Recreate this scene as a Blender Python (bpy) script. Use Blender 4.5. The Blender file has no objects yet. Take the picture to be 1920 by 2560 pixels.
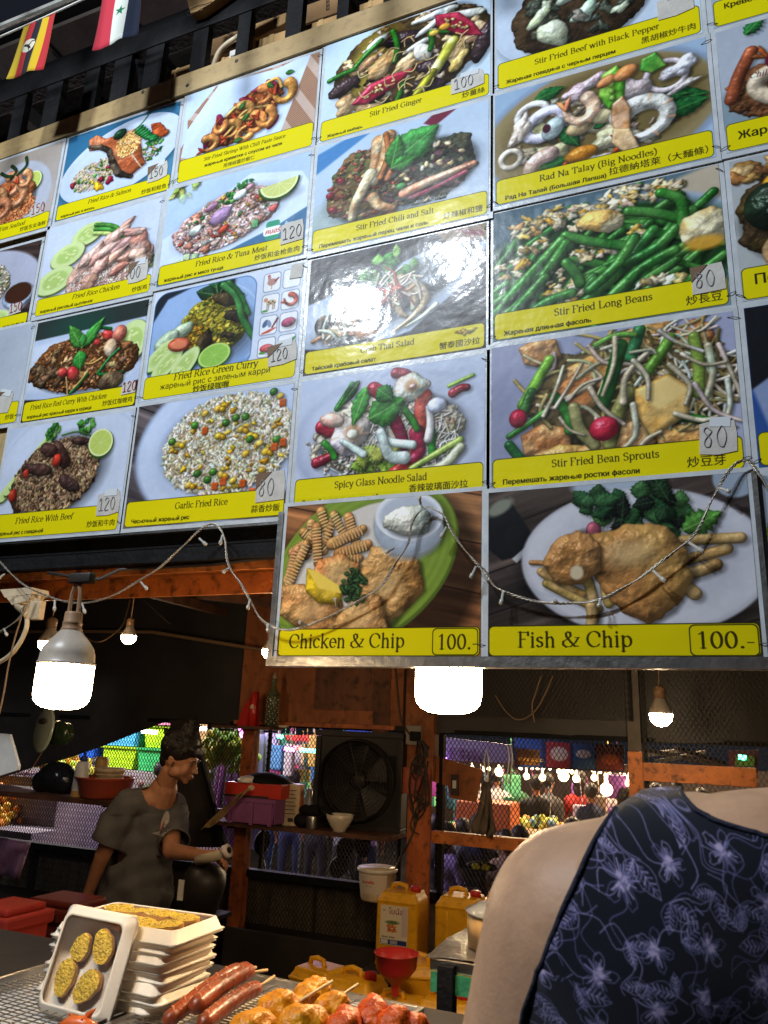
import bpy, bmesh, math, random
import numpy as np
from mathutils import Vector, Matrix, Euler
from mathutils.bvhtree import BVHTree
C = bpy.context.scene.collection
SC = bpy.context.scene
PI = math.pi
random.seed(7)
RNG = np.random.default_rng(11)
# ------------------------------------------------------------------ camera
FPX = 1948.0                                  # focal length in photograph pixels
_X = Vector((4675, 356, 1948)).normalized()   # world axes seen from the camera
_Z = Vector((286, 6910, -1948)).normalized()
_Z = (_Z - _X * _Z.dot(_X)).normalized()
_Y = _Z.cross(_X)
CAMR = Matrix((_X, _Y, _Z))                   # camera -> world
EYE = Vector((0, 0, 1.6))
cam_data = bpy.data.cameras.new('camera')
cam = bpy.data.objects.new('camera', cam_data); C.objects.link(cam)
cam.matrix_world = Matrix.Translation(EYE) @ CAMR.to_4x4()
cam_data.sensor_fit = 'VERTICAL'; cam_data.sensor_height = 36.0
cam_data.lens = FPX / 2560 * 36
cam_data.clip_start = 0.02; cam_data.clip_end = 400
SC.camera = cam
cam_data.dof.use_dof = True; cam_data.dof.focus_distance = 1.75; cam_data.dof.aperture_fstop = 24
# ------------------------------------------------------------------ night sky, view
world = bpy.data.worlds.new('World'); SC.world = world; world.use_nodes = True
bg = world.node_tree.nodes['Background']
bg.inputs['Color'].default_value = (0.020, 0.024, 0.036, 1); bg.inputs['Strength'].default_value = 0.5
SC.view_settings.view_transform = 'Standard'; SC.view_settings.look = 'None'
SC.view_settings.exposure = 0.0; SC.view_settings.gamma = 1.0
try: SC.view_settings.use_curve_mapping = False
except Exception: pass
SC.cycles.max_bounces = 6; SC.cycles.transparent_max_bounces = 12
SC.cycles.sample_clamp_indirect = 4.0
SC.cycles.caustics_reflective = False; SC.cycles.caustics_refractive = False
def area_lamp(name, loc, target, sx, sy, power, col):
	d = bpy.data.lights.new(name, 'AREA'); d.shape = 'RECTANGLE'; d.size = sx; d.size_y = sy
	d.energy = power; d.color = col
	o = bpy.data.objects.new(name, d); C.objects.link(o)
	o.location = loc
	o.rotation_euler = (Vector(target) - Vector(loc)).to_track_quat('-Z', 'Y').to_euler()
	return o
area_lamp('led_floodlight', (-1.86, -0.75, 4.05), (-0.75, 1.5, 2.75), 0.26, 0.15, 52, (0.84, 0.92, 1.0))
area_lamp('led_floodlight', (-1.24, -0.75, 4.22), (-0.55, 1.5, 2.75), 0.16, 0.14, 56, (0.84, 0.92, 1.0))
# ------------------------------------------------------------------ helpers
def ray(u, v):
	return (CAMR @ Vector((u - 960, -(v - 1280), -FPX))).normalized()
def at(u, v, Y):            # the point on the plane y = Y
	d = ray(u, v); return EYE + d * (Y / d.y)
def atz(u, v, Z):           # the point on the level z = Z
	d = ray(u, v); return EYE + d * ((Z - EYE.z) / d.z)
def atd(u, v, D):           # the point D metres away
	return EYE + ray(u, v) * D
def mat(name, col, rough=0.6, metal=0.0, spec=0.5, emit=None, estr=0.0, bump=0.0, bscale=60.0,
		vary=0.0, vscale=8.0, col2=None, coat=0.0, trans=0.0, alpha=1.0, sss=0.0, dirt=0.0, stretch=None, ior=1.45):
	m = bpy.data.materials.new(name); m.use_nodes = True
	nt = m.node_tree; b = nt.nodes['Principled BSDF']
	b.inputs['Base Color'].default_value = (*col, 1); b.inputs['Roughness'].default_value = rough
	b.inputs['Metallic'].default_value = metal; b.inputs['Specular IOR Level'].default_value = spec
	b.inputs['Coat Weight'].default_value = coat; b.inputs['Transmission Weight'].default_value = trans
	b.inputs['Alpha'].default_value = alpha; b.inputs['IOR'].default_value = ior
	if coat: b.inputs['Coat Roughness'].default_value = 0.08
	if sss:
		b.inputs['Subsurface Weight'].default_value = sss
		b.inputs['Subsurface Radius'].default_value = (0.012, 0.005, 0.003)
		b.inputs['Subsurface Scale'].default_value = 0.6
	if emit is not None:
		b.inputs['Emission Color'].default_value = (*emit, 1); b.inputs['Emission Strength'].default_value = estr
	tc = nt.nodes.new('ShaderNodeTexCoord'); mp = nt.nodes.new('ShaderNodeMapping')
	nt.links.new(tc.outputs['Object'], mp.inputs['Vector'])
	if stretch: mp.inputs['Scale'].default_value = stretch
	if vary or col2:
		n = nt.nodes.new('ShaderNodeTexNoise'); n.inputs['Scale'].default_value = vscale
		n.inputs['Detail'].default_value = 5; n.inputs['Roughness'].default_value = 0.65
		nt.links.new(mp.outputs[0], n.inputs['Vector'])
		r = nt.nodes.new('ShaderNodeValToRGB')
		c2 = col2 if col2 else tuple(max(0, c * (1 - vary)) for c in col)
		c1 = col if col2 else tuple(min(1, c * (1 + vary * 0.6)) for c in col)
		r.color_ramp.elements[0].position = 0.36; r.color_ramp.elements[0].color = (*c2, 1)
		r.color_ramp.elements[1].position = 0.64; r.color_ramp.elements[1].color = (*c1, 1)
		nt.links.new(n.outputs['Fac'], r.inputs['Fac'])
		out = r.outputs['Color']
		if dirt:
			n2 = nt.nodes.new('ShaderNodeTexNoise'); n2.inputs['Scale'].default_value = vscale * 3.7
			n2.inputs['Detail'].default_value = 8; nt.links.new(tc.outputs['Object'], n2.inputs['Vector'])
			r2 = nt.nodes.new('ShaderNodeValToRGB'); r2.color_ramp.elements[0].position = 0.52
			r2.color_ramp.elements[1].position = 0.68
			nt.links.new(n2.outputs['Fac'], r2.inputs['Fac'])
			mx = nt.nodes.new('ShaderNodeMix'); mx.data_type = 'RGBA'
			ml = nt.nodes.new('ShaderNodeMath'); ml.operation = 'MULTIPLY'; ml.inputs[1].default_value = dirt
			nt.links.new(r2.outputs['Color'], ml.inputs[0]); nt.links.new(ml.outputs[0], mx.inputs['Factor'])
			nt.links.new(out, mx.inputs['A']); mx.inputs['B'].default_value = (0.018, 0.012, 0.008, 1)
			out = mx.outputs['Result']
		nt.links.new(out, b.inputs['Base Color'])
	if bump:
		n = nt.nodes.new('ShaderNodeTexNoise'); n.inputs['Scale'].default_value = bscale
		n.inputs['Detail'].default_value = 4
		nt.links.new(mp.outputs[0], n.inputs['Vector'])
		bp = nt.nodes.new('ShaderNodeBump'); bp.inputs['Strength'].default_value = bump
		bp.inputs['Distance'].default_value = 0.01
		nt.links.new(n.outputs['Fac'], bp.inputs['Height']); nt.links.new(bp.outputs[0], b.inputs['Normal'])
	return m
def wood(name, c1, c2, scale=14, axis='X', rough=0.7, dirt=0.0):
	st = {'X': (0.12, 1, 1), 'Y': (1, 0.12, 1), 'Z': (1, 1, 0.12)}[axis]
	return mat(name, c1, rough, vary=0.3, col2=c2, vscale=scale, stretch=st, bump=0.25, bscale=scale * 3, dirt=dirt)
class MB:
	"""collects shapes into one mesh"""
	def __init__(s): s.bm = bmesh.new()
	def box(s, lo, hi, M=None, bev=0.0):
		r = bmesh.ops.create_cube(s.bm, size=1)
		lo, hi = Vector(lo), Vector(hi); c = (lo + hi) / 2; d = hi - lo
		for v in r['verts']: v.co = Vector((v.co.x * d.x, v.co.y * d.y, v.co.z * d.z)) + c
		if bev:
			es = list({e for v in r['verts'] for e in v.link_edges})
			rr = bmesh.ops.bevel(s.bm, geom=es, offset=bev, segments=2, affect='EDGES', profile=0.6)
			vs = list({v for f in rr['faces'] for v in f.verts} | {v for v in r['verts'] if v.is_valid})
		else: vs = r['verts']
		if M is not None:
			for v in vs: v.co = M @ v.co
		return s
	def tube(s, pts, r, n=8, cap=True):
		pts = [Vector(p) for p in pts]; rs = r if isinstance(r, (list, tuple)) else [r] * len(pts)
		t = (pts[1] - pts[0]).normalized(); nx = t.orthogonal().normalized(); rings = []
		for i, p in enumerate(pts):
			a = pts[max(0, i - 1)]; b = pts[min(len(pts) - 1, i + 1)]
			t = (b - a).normalized() if (b - a).length > 1e-9 else t
			nx = (nx - t * nx.dot(t)); nx = nx.normalized() if nx.length > 1e-6 else t.orthogonal().normalized()
			ny = t.cross(nx)
			rings.append([s.bm.verts.new(p + (nx * math.cos(2 * PI * k / n) + ny * math.sin(2 * PI * k / n)) * rs[i]) for k in range(n)])
		for a, b in zip(rings, rings[1:]):
			for k in range(n): s.bm.faces.new((a[k], a[(k + 1) % n], b[(k + 1) % n], b[k]))
		if cap:
			s.bm.faces.new(rings[0][::-1]); s.bm.faces.new(rings[-1])
		return s
	def lathe(s, prof, M=None, n=24, cap=True):
		M = M or Matrix.Identity(4); rings = []
		for (r, z) in prof:
			rings.append([s.bm.verts.new(M @ Vector((r * math.cos(2 * PI * k / n), r * math.sin(2 * PI * k / n), z))) for k in range(n)])
		for a, b in zip(rings, rings[1:]):
			for k in range(n): s.bm.faces.new((a[k], a[(k + 1) % n], b[(k + 1) % n], b[k]))
		if cap:
			if prof[0][0] > 1e-6: s.bm.faces.new(rings[0][::-1])
			if prof[-1][0] > 1e-6: s.bm.faces.new(rings[-1])
		return s
	def prism(s, pts, depth, M=None, bev=0):
		"""outline in x,z extruded along +y by depth"""
		M = M or Matrix.Identity(4)
		f = [s.bm.verts.new(M @ Vector((p[0], 0, p[1]))) for p in pts]
		b = [s.bm.verts.new(M @ Vector((p[0], depth, p[1]))) for p in pts]
		s.bm.faces.new(f); s.bm.faces.new(b[::-1])
		for i in range(len(pts)):
			j = (i + 1) % len(pts); s.bm.faces.new((f[j], f[i], b[i], b[j]))
		return s
	def quad(s, a, b, c, d):
		s.bm.faces.new([s.bm.verts.new(Vector(p)) for p in (a, b, c, d)]); return s
	def ball(s, c, r, M=None, seg=12, sq=(1, 1, 1)):
		q = bmesh.ops.create_uvsphere(s.bm, u_segments=seg, v_segments=max(6, seg * 2 // 3), radius=1)
		for v in q['verts']:
			v.co = Vector((v.co.x * r * sq[0], v.co.y * r * sq[1], v.co.z * r * sq[2]))
			if M is not None: v.co = M @ v.co
			v.co += Vector(c)
		return s
	def sheet(s, grid):
		vs = [[s.bm.verts.new(Vector(p)) for p in row] for row in grid]
		for r0, r1 in zip(vs, vs[1:]):
			for k in range(len(r0) - 1): s.bm.faces.new((r0[k], r0[k + 1], r1[k + 1], r1[k]))
		return s
	def mesh(s, name, m=None, smooth=False):
		bmesh.ops.recalc_face_normals(s.bm, faces=s.bm.faces[:])
		me = bpy.data.meshes.new(name); s.bm.to_mesh(me); s.bm.free()
		if m: me.materials.append(m)
		if smooth:
			for p in me.polygons: p.use_smooth = True
		return me
	def build(s, name, m, parent=None, smooth=False, loc=None):
		return put(name, s.mesh(name, m, smooth), parent, loc)
def put(name, me, parent=None, loc=None):
	o = bpy.data.objects.new(name, me); C.objects.link(o)
	if parent is not None: o.parent = parent
	if loc is not None: o.location = loc
	return o
def thing(name, label, cat, loc=(0, 0, 0), rot=(0, 0, 0), group=None):
	o = bpy.data.objects.new(name, None); C.objects.link(o); o.empty_display_size = 0.05
	o.location = loc; o.rotation_euler = rot
	return tag(o, label, cat, group)
def tag(o, label=None, cat=None, group=None, kind=None):
	if label: o['label'] = label
	if cat: o['category'] = cat
	if group: o['group'] = group
	if kind: o['kind'] = kind
	return o
def dup(root, label=None, loc=None, rot=None, scale=None):
	r = root.copy(); C.objects.link(r)
	if label: r['label'] = label
	if loc is not None: r.location = loc
	if rot is not None: r.rotation_euler = rot
	if scale is not None: r.scale = scale
	for ch in list(root.children):
		c = ch.copy(); C.objects.link(c); c.parent = r
		for g in list(ch.children):
			d = g.copy(); C.objects.link(d); d.parent = c
	return r
def flat(o, ang=40):
	for p in o.data.polygons: p.use_smooth = True
	try:
		o.data.set_sharp_from_angle(angle=math.radians(ang))
	except Exception: pass
	return o
def bez(p0, p1, p2, p3, n=12):
	p0, p1, p2, p3 = map(Vector, (p0, p1, p2, p3)); out = []
	for i in range(n + 1):
		t = i / n; out.append(p0 * (1 - t) ** 3 + p1 * 3 * t * (1 - t) ** 2 + p2 * 3 * t * t * (1 - t) + p3 * t ** 3)
	return out
def spline(pts, n=6):
	pts = [Vector(p) for p in pts]; P = [pts[0]] + pts + [pts[-1]]; out = []
	for i in range(1, len(P) - 2):
		a, b, c, d = P[i - 1], P[i], P[i + 1], P[i + 2]
		for k in range(n):
			t = k / n
			out.append(0.5 * ((2 * b) + (c - a) * t + (2 * a - 5 * b + 4 * c - d) * t * t + (3 * b - a - 3 * c + d) * t ** 3))
	out.append(pts[-1]); return out
def remesh(shapes, voxel, smooth=6, name='body'):
	"""joins overlapping closed shapes into one continuous smooth surface"""
	me = shapes.mesh(name)
	o = bpy.data.objects.new(name, me); C.objects.link(o)
	md = o.modifiers.new('r', 'REMESH'); md.mode = 'VOXEL'; md.voxel_size = voxel
	if smooth:
		sm = o.modifiers.new('s', 'SMOOTH'); sm.factor = 0.6; sm.iterations = smooth
	dg = bpy.context.evaluated_depsgraph_get(); dg.update()
	out = bpy.data.meshes.new_from_object(o.evaluated_get(dg))
	bpy.data.objects.remove(o)
	for p in out.polygons: p.use_smooth = True
	return out
# ------------------------------------------------------------------ print painter: fills small images in memory for flat prints
def _mknoise(n=256, octs=((8, 1), (16, .5), (32, .25), (64, .12))):
	out = np.zeros((n, n), np.float32)
	for f, a in octs:
		g = RNG.random((f, f)).astype(np.float32)
		t = np.arange(n) * f / n; i = t.astype(int); w = t - i; w = w * w * (3 - 2 * w); j = (i + 1) % f
		rows = g[i] * (1 - w)[:, None] + g[j] * w[:, None]
		out += a * (rows[:, i] * (1 - w) + rows[:, j] * w)
	out -= out.mean(); return out / out.std() * 0.5
NZ = _mknoise()
def nz(X, Y, f=1.0, o=0):
	y = Y * (f * 4) + o * 37.3; x = X * (f * 4) + o * 91.7
	yi = np.floor(y).astype(np.int32); xi = np.floor(x).astype(np.int32); fy = y - yi; fx = x - xi
	y0 = yi & 255; x0 = xi & 255; y1 = (yi + 1) & 255; x1 = (xi + 1) & 255
	return (NZ[y0, x0] * (1 - fx) + NZ[y0, x1] * fx) * (1 - fy) + (NZ[y1, x0] * (1 - fx) + NZ[y1, x1] * fx) * fy
def lump(cx, cy, rx, ry, a=0, rag=.22):
	ca, sa = math.cos(math.radians(a)), math.sin(math.radians(a)); m = min(rx, ry); R = max(rx, ry) * (1 + rag)
	p1, p2, p3 = (random.uniform(0, 6.28) for _ in range(3)); q = random.uniform(.3, 1)
	def f(X, Y):
		x = (X - cx) * ca + (Y - cy) * sa; y = -(X - cx) * sa + (Y - cy) * ca; t = np.arctan2(y / ry, x / rx)
		k = 1 + rag * (.5 * np.cos(2 * t + p1) * q + .35 * np.cos(3 * t + p2) + .25 * np.cos(5 * t + p3))
		return (np.sqrt((x / rx) ** 2 + (y / ry) ** 2) / k - 1) * m
	f.bb = (cx - R, cy - R, cx + R, cy + R); f.r = m; return f
def ell(cx, cy, rx, ry, a=0):
	ca, sa = math.cos(math.radians(a)), math.sin(math.radians(a)); m = min(rx, ry); R = max(rx, ry)
	def f(X, Y):
		x = (X - cx) * ca + (Y - cy) * sa; y = -(X - cx) * sa + (Y - cy) * ca
		return (np.sqrt((x / rx) ** 2 + (y / ry) ** 2) - 1) * m
	f.bb = (cx - R, cy - R, cx + R, cy + R); f.r = m; return f
def cap(pts):
	pts = [p if len(p) > 2 else (*p, 1.0) for p in pts]; r = max(p[2] for p in pts)
	def f(X, Y):
		best = None
		for a, b in zip(pts, pts[1:]):
			dx, dy = b[0] - a[0], b[1] - a[1]; L = dx * dx + dy * dy + 1e-9
			t = np.clip(((X - a[0]) * dx + (Y - a[1]) * dy) / L, 0, 1)
			d = np.hypot(X - a[0] - t * dx, Y - a[1] - t * dy) - (a[2] + (b[2] - a[2]) * t)
			best = d if best is None else np.minimum(best, d)
		return best
	f.bb = (min(p[0] for p in pts) - r, min(p[1] for p in pts) - r, max(p[0] for p in pts) + r, max(p[1] for p in pts) + r)
	f.r = r; return f
def pol(pts, rnd=0.0):
	def f(X, Y):
		d = np.full(X.shape, 1e9, np.float32); ins = np.zeros(X.shape, bool)
		for i in range(len(pts)):
			(ax, ay), (bx, by) = pts[i], pts[i - 1]
			dx, dy = bx - ax, by - ay; L = dx * dx + dy * dy + 1e-9
			t = np.clip(((X - ax) * dx + (Y - ay) * dy) / L, 0, 1)
			d = np.minimum(d, np.hypot(X - ax - t * dx, Y - ay - t * dy))
			c = ((ay > Y) != (by > Y)) & (X < dx * (Y - ay) / (dy if abs(dy) > 1e-9 else 1e-9) + ax)
			ins ^= c
		return np.where(ins, -d, d) - rnd
	xs = [p[0] for p in pts]; ys = [p[1] for p in pts]
	f.bb = (min(xs) - rnd, min(ys) - rnd, max(xs) + rnd, max(ys) + rnd); f.r = min(1.6, f.bb[2] - f.bb[0], f.bb[3] - f.bb[1])
	return f
def rrect(x0, y0, x1, y1, r):
	def f(X, Y):
		qx = np.abs(X - (x0 + x1) / 2) - (x1 - x0) / 2 + r; qy = np.abs(Y - (y0 + y1) / 2) - (y1 - y0) / 2 + r
		return np.hypot(np.maximum(qx, 0), np.maximum(qy, 0)) + np.minimum(np.maximum(qx, qy), 0) - r
	f.bb = (x0, y0, x1, y1); f.r = r; return f
def hexc(h):
	return np.array([int(h[i:i + 2], 16) / 255 for i in (0, 2, 4)], np.float32)
class Cv:
	def __init__(s, w, hu, wu=100.0, bgc='d0d8e4'):
		s.s = w / wu; s.W = w; s.H = int(round(hu * s.s)); s.hu = hu
		s.a = np.empty((s.H, s.W, 3), np.float32); s.a[:] = hexc(bgc)
	def win(s, bb, pad):
		x0 = max(0, int((bb[0] - pad) * s.s)); y0 = max(0, int((bb[1] - pad) * s.s))
		x1 = min(s.W, int((bb[2] + pad) * s.s) + 2); y1 = min(s.H, int((bb[3] + pad) * s.s) + 2)
		if x1 - x0 < 1 or y1 - y0 < 1: return None
		Y, X = np.mgrid[y0:y1, x0:x1]
		return slice(y0, y1), slice(x0, x1), (X + .5) / s.s, (Y + .5) / s.s
	def fill(s, f, col, soft=0.0, al=1.0):
		w = s.win(f.bb, 1 + soft)
		if w is None: return
		ys, xs, X, Y = w
		m = np.clip(.5 - f(X, Y) / max(1 / s.s, soft), 0, 1)[..., None] * al
		s.a[ys, xs] += (hexc(col) - s.a[ys, xs]) * m
	def grad(s, c0, c1, ang=90, tex=0.0, tf=1.0):
		Y, X = np.mgrid[0:s.H, 0:s.W]; X = X / s.s; Y = Y / s.s
		t = (X / 100 * math.cos(math.radians(ang)) + Y / s.hu * math.sin(math.radians(ang)))
		t = np.clip(t + tex * nz(X, Y, tf), 0, 1)[..., None]
		s.a[:] = hexc(c0) * (1 - t) + hexc(c1) * t
	def blob(s, f, col, col2=None, r=None, warp=0.0, wf=1.0, tex=0.0, tf=2.0, spec=0.25, sh=0.35, lum=1.0, amb=.5, soff=None, al=1.0):
		"""a rounded, lit piece of food"""
		r = r or f.r; o = random.randrange(99); so = soff if soff is not None else min(1.2, r * .5 + .2)
		w = s.win(f.bb, 1 + warp * 2 + so * 2)
		if w is None: return
		ys, xs, X, Y = w
		d = f(X, Y)
		if warp: d = d + warp * nz(X, Y, wf, o)
		if sh:
			d2 = f(X - so, Y - so)
			m2 = np.clip(.5 - d2 / (so * 1.6), 0, 1)[..., None]
			s.a[ys, xs] *= 1 - sh * m2
		m = np.clip(.5 - d * s.s, 0, 1)[..., None] * al
		q = np.clip(-d / r, 0, 1); h = r * np.sqrt(1 - (1 - q) ** 2)
		if tex: h = h + tex * nz(X, Y, tf, o + 5)
		if r > .8: h = h + .10 * nz(X, Y, 4.3, o + 1) + min(.5, r * .07) * nz(X, Y, 1.3, o + 2)
		if h.shape[0] > 1 and h.shape[1] > 1:
			gy, gx = np.gradient(h); gy = gy * s.s; gx = gx * s.s
		else: gx = gy = np.zeros_like(h)
		L = 1 / np.sqrt(gx * gx + gy * gy + 1)
		df = np.clip((gx * .45 + gy * .62 + .64) * L, 0, 1.2)
		c = hexc(col) * np.ones(d.shape + (1,), np.float32) * np.array([1 + random.uniform(-.09, .09), 1 + random.uniform(-.05, .05), 1 + random.uniform(-.08, .08)], np.float32)
		if r > .8: c = c * (1 + .20 * nz(X, Y, .9, o + 11) + .10 * nz(X, Y, 2.6, o + 12))[..., None]
		if col2 is not None:
			t = np.clip(.5 + nz(X, Y, tf * .5, o + 9) * 1.1, 0, 1)[..., None]
			c = c * (1 - t) + hexc(col2) * t
		c = c * ((amb + (1.18 - amb) * df) * ((.75 + .25 * np.clip(q * r / .7, 0, 1)) if r > .8 else 1) * lum * (1 + .09 * nz(X, Y, 3.1, o + 3)))[..., None]
		if spec:
			sp = np.clip((gx * .3 + gy * .42 + .86) * L, 0, 1) ** 40
			c = c + (spec * .55 * sp * np.clip(np.hypot(gx, gy) * 3, 0, 1))[..., None]
		s.a[ys, xs] += (np.clip(c, 0, 1) - s.a[ys, xs]) * m
	def shade(s, f, amt, soft):                      # soft dark patch printed in the photograph on the card
		w = s.win(f.bb, soft)
		if w is None: return
		ys, xs, X, Y = w
		s.a[ys, xs] *= 1 - amt * np.clip(.5 - f(X, Y) / soft, 0, 1)[..., None]
	def photo(s, sat=.88, k=.66):
		a = s.a; g = a.mean(2, keepdims=True); a = g + (a - g) * sat
		for ax in (0, 1): a = a * (1 - k) + k * .5 * (np.roll(a, 1, ax) + np.roll(a, -1, ax))
		Y, X = np.mgrid[0:s.H, 0:s.W]; n = nz(X / s.s, Y / s.s, 3.7, 7) * .014 + nz(X / s.s, Y / s.s, .25, 3) * .03
		s.a = a * (1 + n[..., None]) * np.array([1.0, .995, .985], np.float32) + .012
	def image(s, name):
		img = bpy.data.images.new(name, s.W, s.H)
		px = np.ones((s.H, s.W, 4), np.float32); px[..., :3] = np.clip(s.a[::-1], 0, 1)
		img.pixels.foreach_set(px.ravel()); img.update(); img.pack()
		return img
def inell(cx, cy, rx, ry, a=0):
	while True:
		x, y = random.uniform(-1, 1), random.uniform(-1, 1)
		if x * x + y * y < 1: break
	ca, sa = math.cos(math.radians(a)), math.sin(math.radians(a)); x *= rx; y *= ry
	return cx + x * ca - y * sa, cy + x * sa + y * ca
def plate(c, cx, cy, rx, ry, a=0, col='d6deec', rim=.82, dark='9aa8c0'):
	c.shade(ell(cx + 1.5, cy + 2, rx, ry, a), .35, 5)
	c.fill(ell(cx, cy, rx, ry, a), col); c.fill(ell(cx, cy, rx * .985, ry * .985, a), dark, 1.5, .25)
	c.fill(ell(cx - .4, cy - .6, rx * .97, ry * .96, a), col, 2)
	c.fill(ell(cx, cy, rx * rim, ry * rim, a), dark, 3, .3); c.fill(ell(cx + .6, cy + .9, rx * rim * .98, ry * rim * .97, a), col, 4)
def grains(c, reg, n, pal, size=1.0, asp=2.3, edge=True):
	size *= .82; n = int(n * 1.5)
	pts = [inell(*reg) for _ in range(n)]; pts.sort(key=lambda p: p[1])
	for x, y in pts:
		k = size * random.uniform(.7, 1.2)
		c.blob(ell(x, y, k * asp / 2, k / 2, random.uniform(0, 180)), random.choice(pal), spec=.12, sh=.2, amb=.72, soff=.4)
def chunks(c, reg, n, pal, size=2.5, spec=.3, tex=.3, col2=None, warp=.4, sp=.6):
	pts = [inell(*reg) for _ in range(n)]; pts.sort(key=lambda p: p[1])
	for x, y in pts:
		k = size * random.uniform(.5, 1.15)
		c.blob(lump(x, y, k, k * random.uniform(.45, .85), random.uniform(-50, 50), .45), random.choice(pal), col2, warp=warp * .6, wf=1.5, tex=tex, spec=spec * .8, soff=.5, lum=random.uniform(.8, 1.1))
def tube_(c, pts, r, col, spec=.5, col2=None, tex=0., r2=None, sh=.35, warp=0):
	q = spl2(pts); m = len(q) - 1
	c.blob(cap([(x, y, r + ((r2 if r2 is not None else r) - r) * i / m) for i, (x, y) in enumerate(q)]), col, col2, r=max(r, r2 or 0), spec=spec, tex=tex, sh=sh, warp=warp)
def spl2(pts, n=4):
	if len(pts) < 3: return list(pts)
	P = [pts[0]] + list(pts) + [pts[-1]]; out = []
	for i in range(1, len(P) - 2):
		for k in range(n):
			t = k / n; o = []
			for j in (0, 1):
				a, b, c_, d = P[i - 1][j], P[i][j], P[i + 1][j], P[i + 2][j]
				o.append(.5 * (2 * b + (c_ - a) * t + (2 * a - 5 * b + 4 * c_ - d) * t * t + (3 * b - a - 3 * c_ + d) * t ** 3))
			out.append(tuple(o))
	out.append(tuple(pts[-1])); return out
def arcp(cx, cy, rx, ry, a0, a1, n=12, rot=0):
	cr, sr = math.cos(math.radians(rot)), math.sin(math.radians(rot)); out = []
	for i in range(n + 1):
		t = math.radians(a0 + (a1 - a0) * i / n); x, y = rx * math.cos(t), ry * math.sin(t)
		out.append((cx + x * cr - y * sr, cy + x * sr + y * cr))
	return out
def shrimp(c, x, y, R, rot=0, col='e8c8b0', band='d8703a', tail='d04a20', th=.42, flip=1, span=230):
	A = arcp(x, y, R, R * .8 * flip, -span / 2, span / 2, 11, rot)
	c.blob(cap([(px, py, R * th * (1 - .55 * i / 11)) for i, (px, py) in enumerate(A)]), col, spec=.4, tex=.25, tf=3, r=R * th)
	for i in range(1, 10, 2):
		px, py = A[i]; dx, dy = px - x, py - y; L = math.hypot(dx, dy) + 1e-6; k = R * th * (1 - .55 * i / 11)
		c.fill(cap([(px + dx / L * k * .9, py + dy / L * k * .9, .28 * R * .2), (px, py, .1 * R * .3)]), band, .5, .55)
	px, py = A[-1]; qx, qy = A[-2]; dx, dy = (px - qx), (py - qy); L = math.hypot(dx, dy) + 1e-6; dx /= L; dy /= L
	for s_ in (-.4, .4):
		c.blob(cap([(px, py, R * .12), (px + (dx - dy * s_) * R * .55, py + (dy + dx * s_) * R * .55, R * .17), (px + (dx - dy * s_ * 1.3) * R * .85, py + (dy + dx * s_ * 1.3) * R * .85, R * .03)]), tail, spec=.3)
def leaf(c, x, y, L, w, a, col='2f8a2a', vein='8fc860', jag=.0, sh=.4, col2=None):
	ca, sa = math.cos(math.radians(a)), math.sin(math.radians(a)); N = 12; P = []
	for i in range(N + 1):
		t = i / N; P.append((t * L, -w * math.sin(PI * t ** .8) * (1 + (jag if i % 2 else -jag))))
	for i in range(N - 1, 0, -1):
		t = i / N; P.append((t * L, w * math.sin(PI * t ** .8) * (1 + (jag if i % 2 else -jag))))
	P = [(x + px * ca - py * sa, y + px * sa + py * ca) for px, py in P]
	c.blob(pol(P), col, col2, r=w * .5, tex=.35, tf=2.2, spec=.2, sh=sh)
	c.fill(cap([(x, y, .02 * L), (x + L * ca, y + L * sa, .005 * L)]), vein, .4, .6)
	for i in range(1, 6):
		t = i / 6
		for s_ in (-1, 1):
			bx, by = t * L, 0; ex, ey = min(1, t + .17) * L, s_ * w * .8 * math.sin(PI * min(.97, t + .1) ** .8)
			c.fill(cap([(x + bx * ca - by * sa, y + bx * sa + by * ca, .1), (x + ex * ca - ey * sa, y + ex * sa + ey * ca, .03)]), vein, .3, .35)
def lime(c, x, y, rx, ry, a=0, seg=True, rind='4f9a28', flesh='b9cf5a', pith='e3ecb0'):
	c.blob(ell(x + .3, y + .8, rx, ry, a), rind, r=ry * .7, spec=.3)
	c.fill(ell(x, y, rx * .95, ry * .93, a), pith, .3); c.fill(ell(x, y, rx * .84, ry * .82, a), flesh, .6)
	if seg:
		for k in range(9):
			t = k * 2 * PI / 9; ca, sa = math.cos(math.radians(a)), math.sin(math.radians(a))
			px, py = rx * .8 * math.cos(t), ry * .8 * math.sin(t)
			c.fill(cap([(x, y, .12), (x + px * ca - py * sa, y + px * sa + py * ca, .08)]), pith, .3, .7)
def cuke(c, x, y, rx, ry, a=0, rind='3e8f2e'):
	c.blob(ell(x + .5, y + .9, rx, ry, a), rind, r=ry * .4, spec=.2)
	c.fill(ell(x, y, rx * .95, ry * .93, a), 'c5dc94', .6); c.fill(ell(x, y, rx * .62, ry * .6, a), 'a8c86a', 1.5)
	for i in range(12):
		px, py = inell(x, y, rx * .5, ry * .5, a); c.fill(ell(px, py, rx * .08 + .2, ry * .05 + .15, a + random.uniform(-40, 40)), 'd8e4a0', .3, .8)
def ring(c, x, y, rx, ry, a, th, col='e6e6ea'):
	P = arcp(x, y, rx, ry, 0, 360, 20, a); c.blob(cap([(px, py, th) for px, py in P]), col, r=th, spec=.35, sh=.3)
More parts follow.
